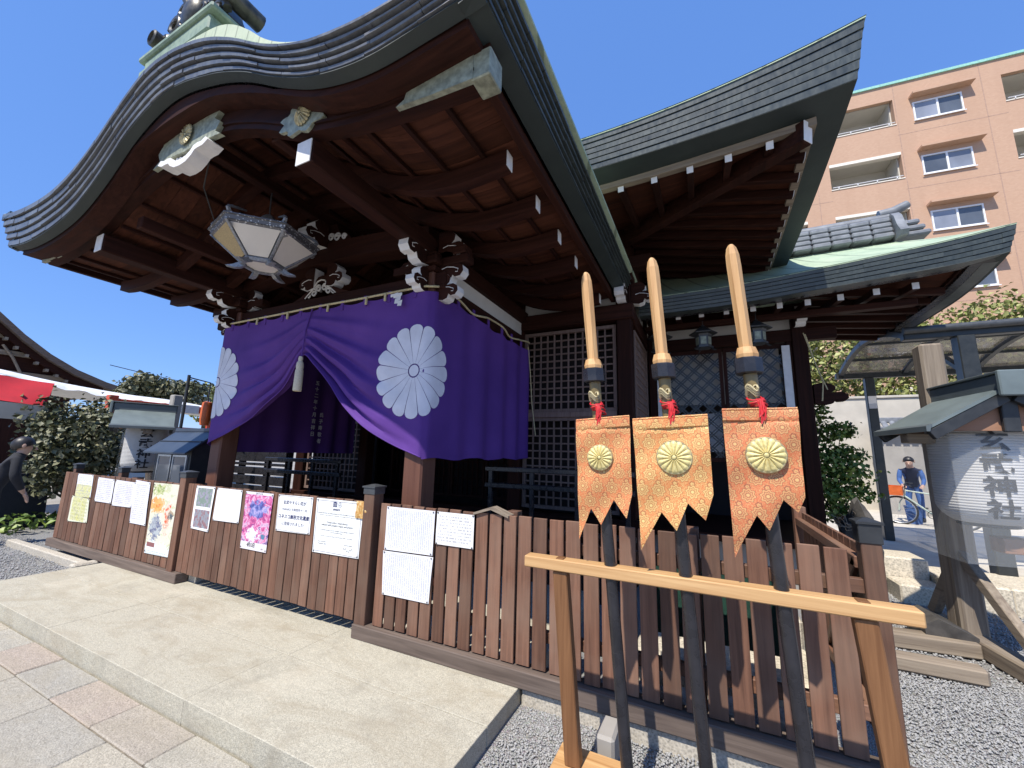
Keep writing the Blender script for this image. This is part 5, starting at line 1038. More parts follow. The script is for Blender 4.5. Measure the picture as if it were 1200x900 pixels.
    bx('door_frame', -0.57, -0.50, YW_ - 0.05, YW_ + 0.06, 0.5, 3.198, 'shrine_z'); bx('door_frame', 1.15, 1.22, YW_ - 0.05, YW_ + 0.06, 0.5, 3.198, 'shrine_z')
    bx('white_strip', -0.73 + 0.10, -0.52, YW_ - 0.115, YW_ - 0.095, 1.1, 3.11, 'white', 0.003); bx('white_strip', 1.085, 1.185, YW_ - 0.075, YW_ - 0.055, 1.1, 3.14, 'white', 0.003)
    bx('floor', -0.74, 1.5, 6.2, 8.4, 0.42, 0.52, 'shrine_x'); bx('dark_wall', -0.7, 1.3, 8.2, 8.28, 0.5, 3.6, 'darkvoid', 0); bx('plinth', -0.74, 1.4, 6.4, 8.4, -0.15, 0.41, 'greyconcrete', 0)
    if right:
        # sliding doors filled with a bold diagonal lattice, pale paper behind
        for (da, db) in ((-0.49, 0.32), (0.33, 1.14)):
            d_ = MB(); zl, zh_ = 1.45, 3.18
            for q in ((da, da + 0.05, zl, zh_), (db - 0.05, db, zl, zh_)): d_.box(q[0], q[1], YW_ - 0.02, YW_ + 0.02, q[2], q[3], 0.003)
            for z in (zl, zh_ - 0.06): d_.box(da + 0.051, db - 0.051, YW_ - 0.019, YW_ + 0.019, z, z + 0.06, 0.003)
            dn = ob('lattice_door', d_, 'shrine_z', H); w_ = db - da - 0.1; hgt = zh_ - zl - 0.12; xa = da + 0.05; za = zl + 0.06
            for sg in (-1, 1):
                c_ = -hgt
                while c_ < w_ + hgt:
                    for off in (0.0, 0.045):
                        pts = []
                        # line x - xa = c + t, z = za + t (sg=1) or mirrored
                        t0, t1 = max(0.0, -(c_ + off)), min(hgt, w_ - (c_ + off))
                        if t1 - t0 > 0.05:
                            f = (lambda t: (xa + c_ + off + t)) if sg > 0 else (lambda t: (xa + w_ - (c_ + off + t)))
                            ob('lattice_bar', MB().beam((f(t0), YW_ + 0.006 * sg, za + t0), (f(t1), YW_ + 0.006 * sg, za + t1), 0.019, 0.016, 0, up=(0, 1, 0)), 'lacquer', dn)
                    c_ += 0.20
        bx('paper_screen', -0.45, 1.1, YW_ + 0.28, YW_ + 0.30, 2.35, 3.2, 'plaster', 0); bx('paper_screen', -0.3, 0.55, YW_ + 0.24, YW_ + 0.26, 1.6, 2.2, 'paper', 0)
        nose(0, 0, 0, 0, 0) if False else None
        n_ = MB(); n_.prism(NOSE, lambda a, b, t: (1.31 + t, 6.70 - a * 0.9, 3.52 + b * 0.9), -0.06, 0.06, side_mi=1); ob('bracket_nose', n_, ['shrine_x', 'white'], H)
        n_ = MB(); n_.prism(NOSE, lambda a, b, t: (1.42 + a * 1.2, 6.80 + t, 2.42 + b * 0.9), -0.06, 0.06); ob('bracket_nose', n_, 'shrine_x', H)
        b_ = MB(); b_.tube([(1.36, 6.62, 3.25), (1.42, 6.60, 2.9), (1.50, 6.60, 2.55), (1.47, 6.6, 2.3)], 0.008, 5); ob('hanging_rope', b_, 'cord', H, True)
        b_ = MB(); b_.tube([(1.34, 6.62, 3.27), (1.45, 6.58, 2.75), (1.54, 6.6, 2.45)], 0.007, 5); ob('hanging_rope', b_, 'cord', H, True)
    return H
wing(True, 'lower side wing with green copper roof and lattice doors, right of the shrine hall'); wing(False, 'left-hand lower side wing, only its upswept eave showing behind the purple curtain')
def eave_lantern():
    t = thing('hanging_lantern', 'x', 'lantern', (0, 0, 0), 'black lanterns under the side wing eave')
    hx = lambda r, z: [(r * math.cos(k * PI / 3), r * math.sin(k * PI / 3), z) for k in range(6)]
    b_ = MB(); b_.loft([hx(0.185, 0.235), hx(0.19, 0.25), hx(0.12, 0.29), hx(0.05, 0.345), hx(0.02, 0.36)]); b_.tube([(0, 0, 0.35), (0, 0, 0.56)], 0.006, 5); b_.lathe([(0.001, 0.385), (0.022, 0.375), (0.026, 0.36), (0.001, 0.35)], 0, 0, 8); ob('roof', b_, 'blackmetal', t)
    b_ = MB(); b_.loft([hx(0.100, 0.05), hx(0.105, 0.20), hx(0.12, 0.23)]); b_.loft([hx(0.125, 0.03), hx(0.125, 0.05), hx(0.09, 0.055)]); ob('body', b_, 'greymetal', t)
    for k in range(6):
        a = k * PI / 3 + PI / 6; b_ = MB(); b_.box(-0.002, 0.003, -0.036, 0.036, 0.075, 0.185, 0.001, Matrix.Rotation(a, 4, 'Z') @ Matrix.Translation((0.092, 0, 0))); ob('panel', b_, 'gilt_green', t)
        if k % 2 == 0:
            a = k * PI / 3; b_ = MB(); b_.tube([(0.09 * math.cos(a), 0.09 * math.sin(a), 0.035), (0.13 * math.cos(a), 0.13 * math.sin(a), 0.0), (0.16 * math.cos(a), 0.16 * math.sin(a), -0.005)], [0.014, 0.012, 0.006], 5); ob('foot', b_, 'blackmetal', t)
    return t
L0 = eave_lantern()
for i, (x, lb) in enumerate(((-0.53, 'leftmost black metal eave lantern, half hidden beside the hall\'s corner post'), (0.07, 'middle black metal eave lantern, in the clear between the two right spears'), (0.735, 'rightmost black metal eave lantern, half behind the right spear blade'))):
    if i == 0: L0.location = (x, 6.2, 3.03); L0['label'] = lb
    else: dup(L0, (x, 6.2, 3.03), lb)

# ================================================================== LANTERN STALLS (a roofed frame with a big paper lantern)
def lantern_stall(loc, rz, label, llabel, lrz=None):
    """Built at the origin with its gable facing -Y, then turned and moved."""
    t = thing('lantern_stall', label, 'lantern stand', (0, 0, 0), 'roofed lantern stands in the yard'); hw, hd, ze, zr_ = 0.54, 0.335, 1.77, 2.09
    for sg in (-1, 1):
        m_ = MB(); m_.loft([[(sg * 0.02, y, zr_), (sg * hw, y, ze), (sg * hw, y, ze + 0.022), (sg * 0.02, y, zr_ + 0.03)] for y in (-hd - 0.14, hd)]); ob('roof_sheet', m_, 'roofsheet', t)  # front overhang is the longer one
        m_ = MB(); m_.loft([[(sg * (hw + 0.012), y, ze - 0.012), (sg * (hw + 0.012), y, ze + 0.03), (sg * (hw - 0.03), y, ze + 0.05), (sg * (hw - 0.01), y, ze - 0.012)] for y in (-hd - 0.152, hd + 0.012)]); ob('drip_edge', m_, 'ridgesheet', t)
        for y in (-hd - 0.11, hd - 0.03): ob('barge', MB().beam((sg * 0.03, y, zr_ - 0.055), (sg * (hw - 0.03), y, ze - 0.04), 0.05, 0.085, 0.004), 'blackmetal', t)
    ob('ridge_cap', MB().box(-0.07, 0.07, -hd - 0.17, hd + 0.02, zr_ - 0.02, zr_ + 0.12, 0.012), 'ridgesheet', t); ob('ridge_cap', MB().box(-0.085, 0.085, -hd - 0.19, hd + 0.03, zr_ + 0.122, zr_ + 0.14, 0.004), 'ridgesheet', t)
    ob('ridge_end', MB().box(-0.10, 0.10, -hd - 0.21, -hd - 0.171, zr_ - 0.06, zr_ + 0.14, 0.008), 'roofsheet', t)
    for y in (-hd - 0.06, hd - 0.09):
        g = MB(); g.prism([(-hw + 0.07, ze), (hw - 0.07, ze), (0, zr_ - 0.04)], lambda a, b, q: (a, q, b), y, y + 0.03); ob('gable_board', g, 'gable', t)
    ob('king_post', MB().box(-0.05, 0.05, -hd - 0.10, -hd - 0.062, ze - 0.01, zr_ - 0.05, 0.006), 'blackmetal', t)
    ob('tie_beam', MB().box(-hw + 0.06, hw - 0.06, -0.06, 0.06, ze - 0.09, ze - 0.005, 0.008), 'old_x', t)
    for x in (-0.02,): ob('post', MB().box(x - 0.065, x + 0.065, 0.44, 0.57, -0.02, ze - 0.012, 0.010), 'old_z', t)
    ob('base_beam', MB().box(-0.09, 0.07, -0.75, 0.95, -0.10, 0.03, 0.012), 'old_y', t); ob('base_beam', MB().box(-0.80, 0.80, 0.13, 0.31, -0.10, 0.0, 0.012) if False else MB().box(-0.80, -0.095, 0.13, 0.31, -0.10, 0.02, 0.012), 'old_x', t)
    ob('brace', MB().beam((-0.01, -0.40, 0.03), (-0.01, 0.44, 0.75), 0.07, 0.09, 0.006), 'old_y', t); ob('brace', MB().beam((-0.01, 0.92, 0.03), (-0.01, 0.57, 0.5), 0.07, 0.09, 0.006), 'old_y', t)
    # clear acrylic case hung round the lantern
    ob('clear_case', MB().box(-0.34, -0.334, -0.318, 0.33, 0.74, 1.745), 'acrylic', t); ob('clear_case', MB().box(-0.333, 0.34, -0.318, -0.312, 0.74, 1.745), 'acrylic', t)
    ob('candle_box', MB().box(0.02, 0.20, -0.1, 0.06, 0.80, 0.92, 0.006), 'gable', t)
    ln = thing('paper_lantern', llabel, 'paper lantern', (0, 0.0, 1.4), 'big white paper lanterns'); rb_, nl = 0.292, 38; prof = []
    for i in range(nl * 4 + 1):
        z = i / (nl * 4); e = 1 - max(0, ((0.5 - z) * 1.0 - 0.32) / 0.18) ** 2.2 * 0.34 - max(0, (z - 0.93) / 0.07) ** 2 * 0.2; prof.append((rb_ * e + 0.0045 * abs(math.sin(PI * z * nl)), 1.03 + 0.85 * z))
    l_ = MB(); l_.lathe(prof, 0, 0.0, 48); ob('paper_body', l_, 'lanternpaper', ln, R(30))
    for z in (1.02, 1.885): l_ = MB(); l_.lathe([(0.17, z - 0.02), (0.187, z - 0.015), (0.187, z + 0.015), (0.17, z + 0.02)], 0, 0.0, 36); ob('hoop', l_, 'lacquer', ln)
    w_ = MB(); rf = lambda z: rb_ * (1 - max(0, ((0.5 - (z - 1.03) / 0.85) - 0.32) / 0.18) ** 2.2 * 0.34) + 0.0135
    write(w_, '玄武神社', lambda u, v: (rf(1.80 - 0.06 + v) * math.sin(u / rb_), 0.0 - rf(1.80 - 0.06 + v) * math.cos(u / rb_), 1.80 - 0.06 + v), 0.168, (0.02, 0.04), True, 0.022, pitch=1.06, wide=1.12); ob('lettering', w_, 'ink', ln)
    t.rotation_euler.z = rz; ln.rotation_euler.z = rz if lrz is None else lrz
    t.location = loc; c_, s_ = math.cos(rz), math.sin(rz); ln.location = (loc[0], loc[1], 1.4 + loc[2])
    return t, ln
m = M('lantern_paper', 0.75, spec=0.2, Transmission_Weight=0.0); n = m.noise(m.co('Object', (3, 3, 3), False), 1, 4); m.base(m.ramp(n, [(0.3, (0.46, 0.45, 0.43)), (0.7, (0.56, 0.55, 0.53))])); MAT['lanternpaper'] = m.m  # paper greyed evenly to stand in for shade on the lantern
m = bpy.data.materials.new('clear_acrylic'); m.use_nodes = True; nt_ = m.node_tree; pr = nt_.nodes['Principled BSDF']; pr.inputs['Roughness'].default_value = 0.05; pr.inputs['Base Color'].default_value = (0.85, 0.88, 0.88, 1)
tr = nt_.nodes.new('ShaderNodeBsdfTransparent'); mxn = nt_.nodes.new('ShaderNodeMixShader'); mxn.inputs[0].default_value = 0.07; nt_.links.new(tr.outputs[0], mxn.inputs[1]); nt_.links.new(pr.outputs[0], mxn.inputs[2]); nt_.links.new(mxn.outputs[0], nt_.nodes['Material Output'].inputs[0]); MAT['acrylic'] = m
lantern_stall((2.12, 4.88, 0), R(6), 'grey-roofed timber lantern stand on the gravel at the right edge', 'big white paper lantern with black brush lettering, in the stand at the right edge', R(-8))
lantern_stall((-9.1, 3.72, 0.0), R(-23), 'grey-roofed lantern stand behind the fence\'s left end', 'white paper lantern in the stand behind the fence\'s left end', R(62))

# ================================================================== BLACK NOTICE CABINET BEHIND THE LEFT FENCE
t = thing('notice_cabinet', 'black house-shaped cabinet with glazed front, standing behind the gate\'s left post', 'cabinet', (-6.95, 3.35, 0))
b_ = MB(); b_.prism([(3.16, 0.85), (3.72, 0.85), (3.72, 1.44), (3.44, 1.66), (3.16, 1.44)], lambda a, b, q: (q, a, b), -7.38, -6.44); ob('body', b_, 'blackmetal', t)
for y0, z0, y1, z1 in ((3.04, 1.375, 3.45, 1.71), (3.84, 1.375, 3.45, 1.71)):
    b_ = MB(); b_.loft([[(x, y0, z0), (x, y1, z1), (x, y1, z1 + 0.025), (x, y0, z0 + 0.022)] for x in (-7.48, -6.36)]); ob('roof', b_, 'darkblueroof', t)
    b_ = MB(); b_.beam((-7.48, y0 + (y1 - y0) * 0.45, z0 + (z1 - z0) * 0.45 + 0.03), (-6.36, y0 + (y1 - y0) * 0.45, z0 + (z1 - z0) * 0.45 + 0.03), 0.02, 0.014); ob('roof_seam', b_, 'blackmetal', t)
ob('ridge_cap', MB().box(-7.49, -6.35, 3.40, 3.50, 1.70, 1.755, 0.008), 'darkblueroof', t)
for x in (-7.26, -6.86):
    f = MB(); f.box(x, x + 0.36, 3.135, 3.157, 0.92, 0.945); f.box(x, x + 0.36, 3.135, 3.157, 1.335, 1.36); f.box(x, x + 0.022, 3.135, 3.157, 0.946, 1.334); f.box(x + 0.338, x + 0.36, 3.135, 3.157, 0.946, 1.334); wn = ob('window', f, 'steel', t); ob('pane', MB().box(x + 0.023, x + 0.337, 3.143, 3.152, 0.946, 1.334), 'pane', wn)
for x in (-7.25, -6.57): ob('leg', MB().box(x - 0.05, x + 0.05, 3.38, 3.50, -0.12, 0.85), 'blackmetal', t)

# ================================================================== PLANTS
def leafmat(name, c1, c2, c3, rough=0.5):
    m = M(name, rough, spec=0.4); g = m.t.nodes.new('ShaderNodeNewGeometry'); r = X(m.t, g.outputs['Random Per Island']); n = m.noise(m.co('Object', (2.5, 2.5, 2.5), False), 1, 2)
    m.base(m.ramp(r * 0.7 + n * 0.3, [(0.15, c1), (0.5, c2), (0.85, c3)])); m.b.inputs['Transmission Weight'].default_value = 0.0; return m.m
MAT['leaf_olive'] = leafmat('greyish_olive_leaves', (0.045, 0.052, 0.022), (0.11, 0.118, 0.055), (0.28, 0.265, 0.16))
MAT['leaf_green'] = leafmat('fresh_green_leaves', (0.045, 0.088, 0.016), (0.13, 0.21, 0.038), (0.28, 0.35, 0.08))
MAT['leaf_yellow'] = leafmat('yellow_green_leaves', (0.11, 0.135, 0.034), (0.25, 0.275, 0.075), (0.42, 0.41, 0.17))
MAT['bark'] = wood('brown_bark', (0.05, 0.035, 0.025), (0.13, 0.095, 0.07), 2, 14, 2, 0.9, bump=0.8)
def leaves(name, clumps, per, size, mats, parent=None, up=0.35, shell=0.55):
    """Clumps: (centre, radii). Small folded leaves through each clump's volume."""
    Vs = []
    for cen, rad in clumps:
        k = max(8, int(per * (rad[0] * rad[1] * rad[2]) ** 0.667)); d = rng.normal(size=(k, 3)); d /= np.linalg.norm(d, axis=1, keepdims=True)
        rr = (shell + (1 - shell) * rng.random((k, 1))) ** 1.0 * (1 + 0.18 * rng.normal(size=(k, 1))); p = np.array(cen) + d * rr * np.array(rad)
        n = d * 0.7 + rng.normal(size=(k, 3)) * 0.6 + np.array([0, 0, up]); n /= np.linalg.norm(n, axis=1, keepdims=True); t = np.cross(n, rng.normal(size=(k, 3))); t /= np.linalg.norm(t, axis=1, keepdims=True) + 1e-9; b = np.cross(n, t)
        L = size * rng.uniform(0.6, 1.25, (k, 1)); W = L * rng.uniform(0.30, 0.48, (k, 1)); fold = n * W * 0.35
        Vs.append(np.stack([p - t * L * 0.5, p + b * W + fold, p + t * L * 0.55 - n * L * 0.12, p - b * W + fold], 1))
    V = np.concatenate(Vs).reshape(-1, 3); k = len(V) // 4
    F = np.array([(0, 1, 2), (0, 2, 3)])[None] + (np.arange(k) * 4)[:, None, None]; F = F.reshape(-1, 3)
    me = fastmesh(name, V - np.array(wloc(parent) if parent else (0, 0, 0)), F, mats); return link(name, me, parent)
def limb(mb, a, b, r0, r1, n=6, wob=0.06):
    a, b = Vector(a), Vector(b); L = (b - a).length; mb.tube([a.lerp(b, t) + Vector(rng.normal(size=3) * wob * L * math.sin(PI * t)) for t in lin(0, 1, 6)], lin(r0, r1, 6), n)
def tree(name, label, cat, base, clumps, per, size, mat, tr=0.08, group=None):
    t = thing(name, label, cat, base, group); tops = sorted(clumps, key=lambda q: q[0][2])
    mb = MB(); mid = (sum(c[0][0] for c in clumps) / len(clumps), sum(c[0][1] for c in clumps) / len(clumps), base[2] + (tops[0][0][2] - base[2]) * 0.55)
    limb(mb, base, mid, tr, tr * 0.75, 8, 0.03); ob('trunk', mb, 'bark', t, True); mb = MB()
    for c_, r_ in clumps: limb(mb, mid, (c_[0], c_[1], c_[2] + 0.2 * r_[2]), tr * 0.55, tr * 0.12)
    ob('limbs', mb, 'bark', t, True); leaves('crown', clumps, per, size, [mat], t); return t
def blobs(cen, rad, n, f=0.42, seed=0):
    g = np.random.default_rng(seed); out = []
    for i in range(n):
        d = g.normal(size=3); d /= np.linalg.norm(d); k = g.uniform(0.35, 0.85); out.append((tuple(np.array(cen) + d * k * np.array(rad)), tuple(np.array(rad) * f * g.uniform(0.7, 1.25))))
    return out
tree('bush', 'large rounded greyish green bush beyond the fence\'s left end', 'bush', (-11.4, 3.55, -0.15), blobs((-11.4, 3.60, 1.40), (0.95, 0.92, 1.10), 46, 0.36, 3), 1500, 0.095, 'leaf_olive', 0.05)
tree('tree', 'broad leafy tree rising behind the white awning strip, left of the curtain', 'tree', (-21, 8.9, -0.18), blobs((-21, 8.9, 3.75), (1.7, 1.75, 0.85), 34, 0.38, 5), 800, 0.19, 'leaf_olive', 0.14)
tree('tree', 'yellow-green small tree just left of the curtain edge, beyond the broad tree', 'tree', (-23, 12.0, -0.18), blobs((-23, 11.9, 3.5), (1.2, 1.3, 1.1), 14, 0.42, 6), 420, 0.17, 'leaf_yellow', 0.1)
tree('garden_shrub', 'layered green garden shrub beside the side wing\'s right post', 'shrub', (1.9, 8.1, 0.3), [((1.66, 8.0, 2.32), (0.22, 0.25, 0.26)), ((1.55, 8.1, 1.85), (0.22, 0.25, 0.2)), ((1.85, 8.1, 1.95), (0.26, 0.28, 0.17)), ((1.70, 8.0, 1.6), (0.3, 0.3, 0.17)), ((2.05, 8.1, 1.62), (0.26, 0.28, 0.15)), ((1.66, 7.9, 1.28), (0.28, 0.28, 0.18)), ((2.02, 8.0, 1.32), (0.3, 0.3, 0.16)), ((1.75, 7.9, 0.98), (0.3, 0.3, 0.16)), ((2.12, 8.0, 1.02), (0.24, 0.25, 0.13)), ((1.6, 7.9, 0.72), (0.2, 0.25, 0.14)), ((1.9, 8.0, 0.75), (0.2, 0.2, 0.12)), ((2.0, 8.05, 2.0), (0.22, 0.2, 0.14)), ((1.85, 8.0, 1.45), (0.34, 0.25, 0.14)), ((1.9, 8.0, 1.15), (0.34, 0.25, 0.14))], 4600, 0.075, 'leaf_green', 0.035)
low = [((-11.3 + 0.4 * math.sin(i * 2.1), 2.75 + 0.16 * i, 0.05 + 0.05 * math.sin(i * 3.3)), (0.28, 0.2, 0.16)) for i in range(8)]
tag(leaves('low_plants', low, 700, 0.12, ['leaf_green'], None, 0.8), 'low spiky green plants at the foot of the rounded bush', 'plants', kind='stuff')
hc = [((x, 18.3 + 0.3 * math.sin(x * 3 + k), 4.0 + 0.36 * math.sin(x * 1.7 + k) + 0.50 * k), (0.8, 0.6, 0.62 + 0.2 * abs(math.sin(x * 2.2)))) for x in np.arange(3.0, 13.0, 0.7) for k in (0, 1.5, 3.0, 4.6)]
hd_ = thing('hedge', 'sunlit yellow-green hedge along the top of the concrete wall, below the apartment block', 'hedge', (7.5, 18.3, 3.0)); leaves('foliage', hc, 430, 0.17, ['leaf_yellow'], hd_)
mb = MB()
for c_, r_ in hc[::2]: limb(mb, (c_[0], 18.3, 2.0), c_, 0.03, 0.01, 5)
ob('stems', mb, 'bark', hd_)

# ================================================================== LEFT BACKGROUND
t = thing('shade_backdrop', 'dark backdrop added for the shade behind the stooping person at the left edge', 'backdrop', (-12.3, 2.3, -0.1))
g = MB(); g.loft([[(-12.9 - b, 0.7 - b + 0.02 * math.sin(k), z) , (-11.7 + b, 0.7 - b, z), (-11.7 + b, 3.35 + b, z), (-12.9 - b, 3.35 + b, z)] for k, (b, z) in enumerate(((0.05, -0.1), (0.03, 0.4), (0.01, 0.86), (0.0, 0.89)))]); ob('cloth', g, 'darkcloth', t)  # black block with boxes, added where the ground lies in shade
for i in range(6): ob('box', MB().box(-12.4, -12.0, 0.9 + i * 0.4, 1.2 + i * 0.4, 0.892, 1.02 + 0.05 * (i % 3), 0.01), ['shrine_x', 'navycloth', 'blackmetal'][i % 3], t)
t = thing('stall_tent', 'white vinyl stall awning sloping across the left, above the rounded bush', 'awning', (-14.3, 5.2, 2.6)); e = interp([2.2, 2.9, 3.7, 5.2, 6.1, 7.6, 8.6], [3.14, 3.06, 2.94, 2.81, 2.79, 2.66, 2.6])
g = MB(); ys = lin(2.0, 8.5, 60); g.loft([[(-13.62 - 0.05 * abs(math.sin(y * 6)), y, e(y) - 0.17 + 0.03 * math.sin(y * 11)), (-13.80 + 0.05 * math.sin(y * 9), y, e(y) - 0.09 + 0.02 * math.sin(y * 17)), (-14.0, y, e(y)), (-14.5, y, e(y) + 0.03), (-16.5, y, e(y) - 0.05), (-16.5, y, e(y) - 0.08), (-14.4, y, e(y) - 0.06)] for y in ys]); ob('cover', g, 'awnwhite', t, True)
for y in (2.6, 5.3, 8.2):
    for x in (-14.2, -16.3): ob('pole', MB().box(x - 0.025, x + 0.025, y - 0.025, y + 0.025, -0.18, e(y) - 0.1), 'greymetal', t)
ob('frame_bar', MB().beam((-14.2, 2.3, e(2.3) - 0.12), (-14.2, 8.4, e(8.4) - 0.12), 0.04, 0.04), 'greymetal', t)
t = thing('red_awning', 'red and beige sloping stall cloth at the left edge, in front of the white awning', 'awning', (-12, 2.4, 2.4))
def rcl(u, v, l): y = 1.6 + u * (1.62 - 0.18 * v); return (-12 + 0.45 * v + 0.04 * math.sin(7 * u + 2 * v) + l, y, 2.76 - 0.06 * u - (0.50 + 0.0 * u) * v + 0.02 * math.sin(5 * u))
for nm, fn, mat in (('red_cloth', lambda u, v, l: rcl(u, v, l), 'red'), ('white_edge', lambda u, v, l: rcl(u, -0.03 - 0.05 * v, l - 0.01), 'awnwhite'), ('beige_cloth', lambda u, v, l: (-11.5 + 0.03 * math.sin(6 * u), rcl(u, 1, 0)[1] - 0.06 * v, 2.235 - 0.05 * u - 0.30 * v), 'concrete')):
    g = MB(); g.grid(16, 8, lambda u, v: fn(u, v, 0.0)); ob(nm, g, mat, t, True)
ob('pole', MB().box(-12.0, -11.96, 3.16, 3.2, -0.18, 2.66), 'greymetal', t)
t = thing('old_temple_building', 'old dark timber building with steep brown bark roof at the left edge', 'building', (-30, 4.2, -0.18)); prof = [(4.2, 7.55), (5.02, 6.76), (5.83, 6.0), (6.69, 5.34), (7.6, 4.82), (8.68, 4.41), (9.6, 4.18)]
for sg in (1, -1):
    g = MB(); g.loft([[(x, 4.2 + sg * (y - 4.2), z) for y, z in prof] + [(x, 4.2 + sg * (y - 4.2), z - 0.28) for y, z in prof[::-1]] for x in (-26, -34)]); ob('roof_slope', g, 'shrine_x', t)
    g = MB(); g.loft([[(-26.0 - 0.25, 4.2 + sg * (y - 4.2), z - 0.29), (-26.0 - 0.25, 4.2 + sg * (y - 4.2), z - 0.62), (-26.4, 4.2 + sg * (y - 4.2), z - 0.62), (-26.4, 4.2 + sg * (y - 4.2), z - 0.29)] for y, z in prof[:-1]]); ob('barge_board', g, 'shrine_y', t)
    for i in range(12): ob('rafter_end', MB().box(-26.3, -26.02, 4.2 + sg * (0.5 + i * 0.33) - 0.05, 4.2 + sg * (0.5 + i * 0.33) + 0.05, float(np.interp(4.7 + i * .33, [p[0] for p in prof], [p[1] for p in prof])) - 0.80, float(np.interp(4.7 + i * .33, [p[0] for p in prof], [p[1] for p in prof])) - 0.68), 'old_x', t)
    g = MB(); g.tube([(-26.5, 4.2 + sg * 1.9, 4.3), (-26.5, 4.2 + sg * 1.55, 5.0), (-26.5, 4.2 + sg * 1.2, 5.5)], 0.05, 6); ob('strut', g, 'old_z', t)
ob('wall', MB().box(-33.5, -26.8, 0.6, 7.8, -0.18, 4.9), 'shrine_z', t); g = MB(); g.prism([(0.6, 4.3), (7.8, 4.3), (4.2, 7.3)], lambda a, b, q: (q, a, b), -26.9, -26.7); ob('gable_wall', g, 'shrine_y', t)
for z in (4.25, 5.1, 5.8): ob('tie_beam', MB().box(-26.69, -26.55, 4.2 - (7.4 - z) * 1.05, 4.2 + (7.4 - z) * 1.05, z, z + 0.2), 'old_y', t)
g = MB(); g.prism([(-0.5, 0), (0.5, 0), (0.35, 0.3), (0.3, 0.6), (0, 0.85), (-0.3, 0.6), (-0.35, 0.3)], lambda a, b, q: (q, 4.25 + a, 7.3 + b), -26.2, -25.9); g.box(-34, -26.2, 3.95, 4.5, 7.35, 7.8); ob('ridge', g, 'tile', t)
m = M('weathered_bark_roof', 0.9); n = m.noise(m.co('Object', (1, 1, 14), False), 3, 5); m.base(m.ramp(n, [(0.3, (0.09, 0.065, 0.05)), (0.7, (0.20, 0.15, 0.12))])); m.bump(n, 0.5, 0.03); MAT['barkroof'] = m.m
for o in t.children:
    if o.name.startswith('roof_slope'): o.data.materials[0] = MAT['barkroof']
t = thing('vermilion_fence', 'vermilion painted rails and post seen below the white awning, left of the curtain', 'fence', (-13, 5.8, -0.18))
for z0, z1 in ((2.40, 2.585), (1.86, 1.98)): ob('rail', MB().box(-13.06, -12.94, 4.4, 6.9, z0, z1, 0.01), 'vermilion', t)
for y in (4.5, 6.75): ob('post', MB().box(-13.09, -12.91, y - 0.09, y + 0.09, -0.18, 2.66, 0.012), 'vermilion', t)
ob('white_plate', MB().box(-12.935, -12.92, 5.9, 6.35, 2.38, 2.60), 'white', t)
t = thing('orange_lantern', 'small bright orange hanging lantern beside the curtain\'s left edge', 'lantern', (-8.0, 4.06, 1.84))
g = MB(); g.lathe([(0.03, 2.28), (0.075, 2.26), (0.085, 2.15), (0.085, 1.95), (0.07, 1.86), (0.03, 1.85)], -8.0, 4.05, 12); ob('body', g, 'plasticorange', t, True); g = MB(); g.tube([(-8, 4.05, 2.28), (-8, 4.05, 2.62), (-8.0, 3.7, 2.66)], 0.012, 5); ob('bracket', g, 'blackmetal', t); g = MB(); g.tube([(-8, 3.7, 2.7), (-8, 3.7, -0.15)], 0.025, 8); ob('pole', g, 'blackmetal', t)
tag(ob('stone_pillar', MB().box(-11.9, -11.7, 5.17, 5.37, -0.15, 2.72, 0.02), 'greyconcrete'), 'square stone pillar behind the left lantern stand', 'pillar')
g = MB(); g.tube([(-30, 10, 5.85), (-30, 12, 5.62), (-30, 15, 5.4), (-30, 19, 5.5)], 0.022, 5); tag(ob('power_cable', g, 'blackmetal'), 'thin power cable crossing the sky left of the curtain', 'cable')

# ================================================================== RIGHT BACKGROUND
ter = struct(ob('terrace', MB().box(1.72, 18, 7.45, 40, -0.2, 0.0), 'concrete')); struct(ob('terrace_path', MB().box(3.2, 18, 5.2, 7.44, -0.2, -0.03), 'greyconcrete'))
for x0, x1, y0, y1, z, in ((1.98, 2.42, 6.92, 7.44, 0.33), (2.43, 2.95, 6.55, 7.40, 0.18), (1.99, 2.42, 6.50, 6.91, 0.10), (2.96, 3.6, 6.6, 7.42, 0.17)):
    tag(ob('stone_step', MB().box(x0, x1, y0, y1, -0.14, z, 0.018), 'stepstone'), {0.33: 'topmost pale stone step beyond the black-capped fence post', 0.18: 'broad pale stone step right of the topmost step', 0.10: 'lowest pale stone step in front of the topmost step', 0.17: 'pale stone step behind the lantern stand'}[z], 'step', 'pale stone steps up to the terrace')
t = thing('garden_rock', 'dark rough garden rock behind the side fence, topped with dry twigs', 'rock', (1.83, 7.05, 0)); g = bmesh.new(); bmesh.ops.create_icosphere(g, subdivisions=3, radius=1.0)
for v_ in g.verts:
    n = v_.co.copy(); k = 1 + 0.16 * math.sin(5 * n.x + 2 * n.z) + 0.13 * math.sin(7 * n.y + 3 * n.x) + 0.08 * math.sin(11 * n.z + 5 * n.y); v_.co = Vector((n.x * 0.20 * k, n.y * 0.28 * k, n.z * 0.55 * k + 0.40))
me = bpy.data.meshes.new('stone'); g.to_mesh(me); g.free(); me.materials.append(MAT['rock']); link('stone', me, t)
for i in range(9):
    g = MB(); a = rng.uniform(0, 2 * PI); limb(g, (1.70 + 0.02 * i, 6.75, 0.60), (1.70 + 0.24 * math.cos(a), 6.72 + 0.2 * math.sin(a), 0.72 + rng.uniform(-0.05, 0.16)), 0.007, 0.003, 4, 0.1); ob('twig', g, 'old_x', t)
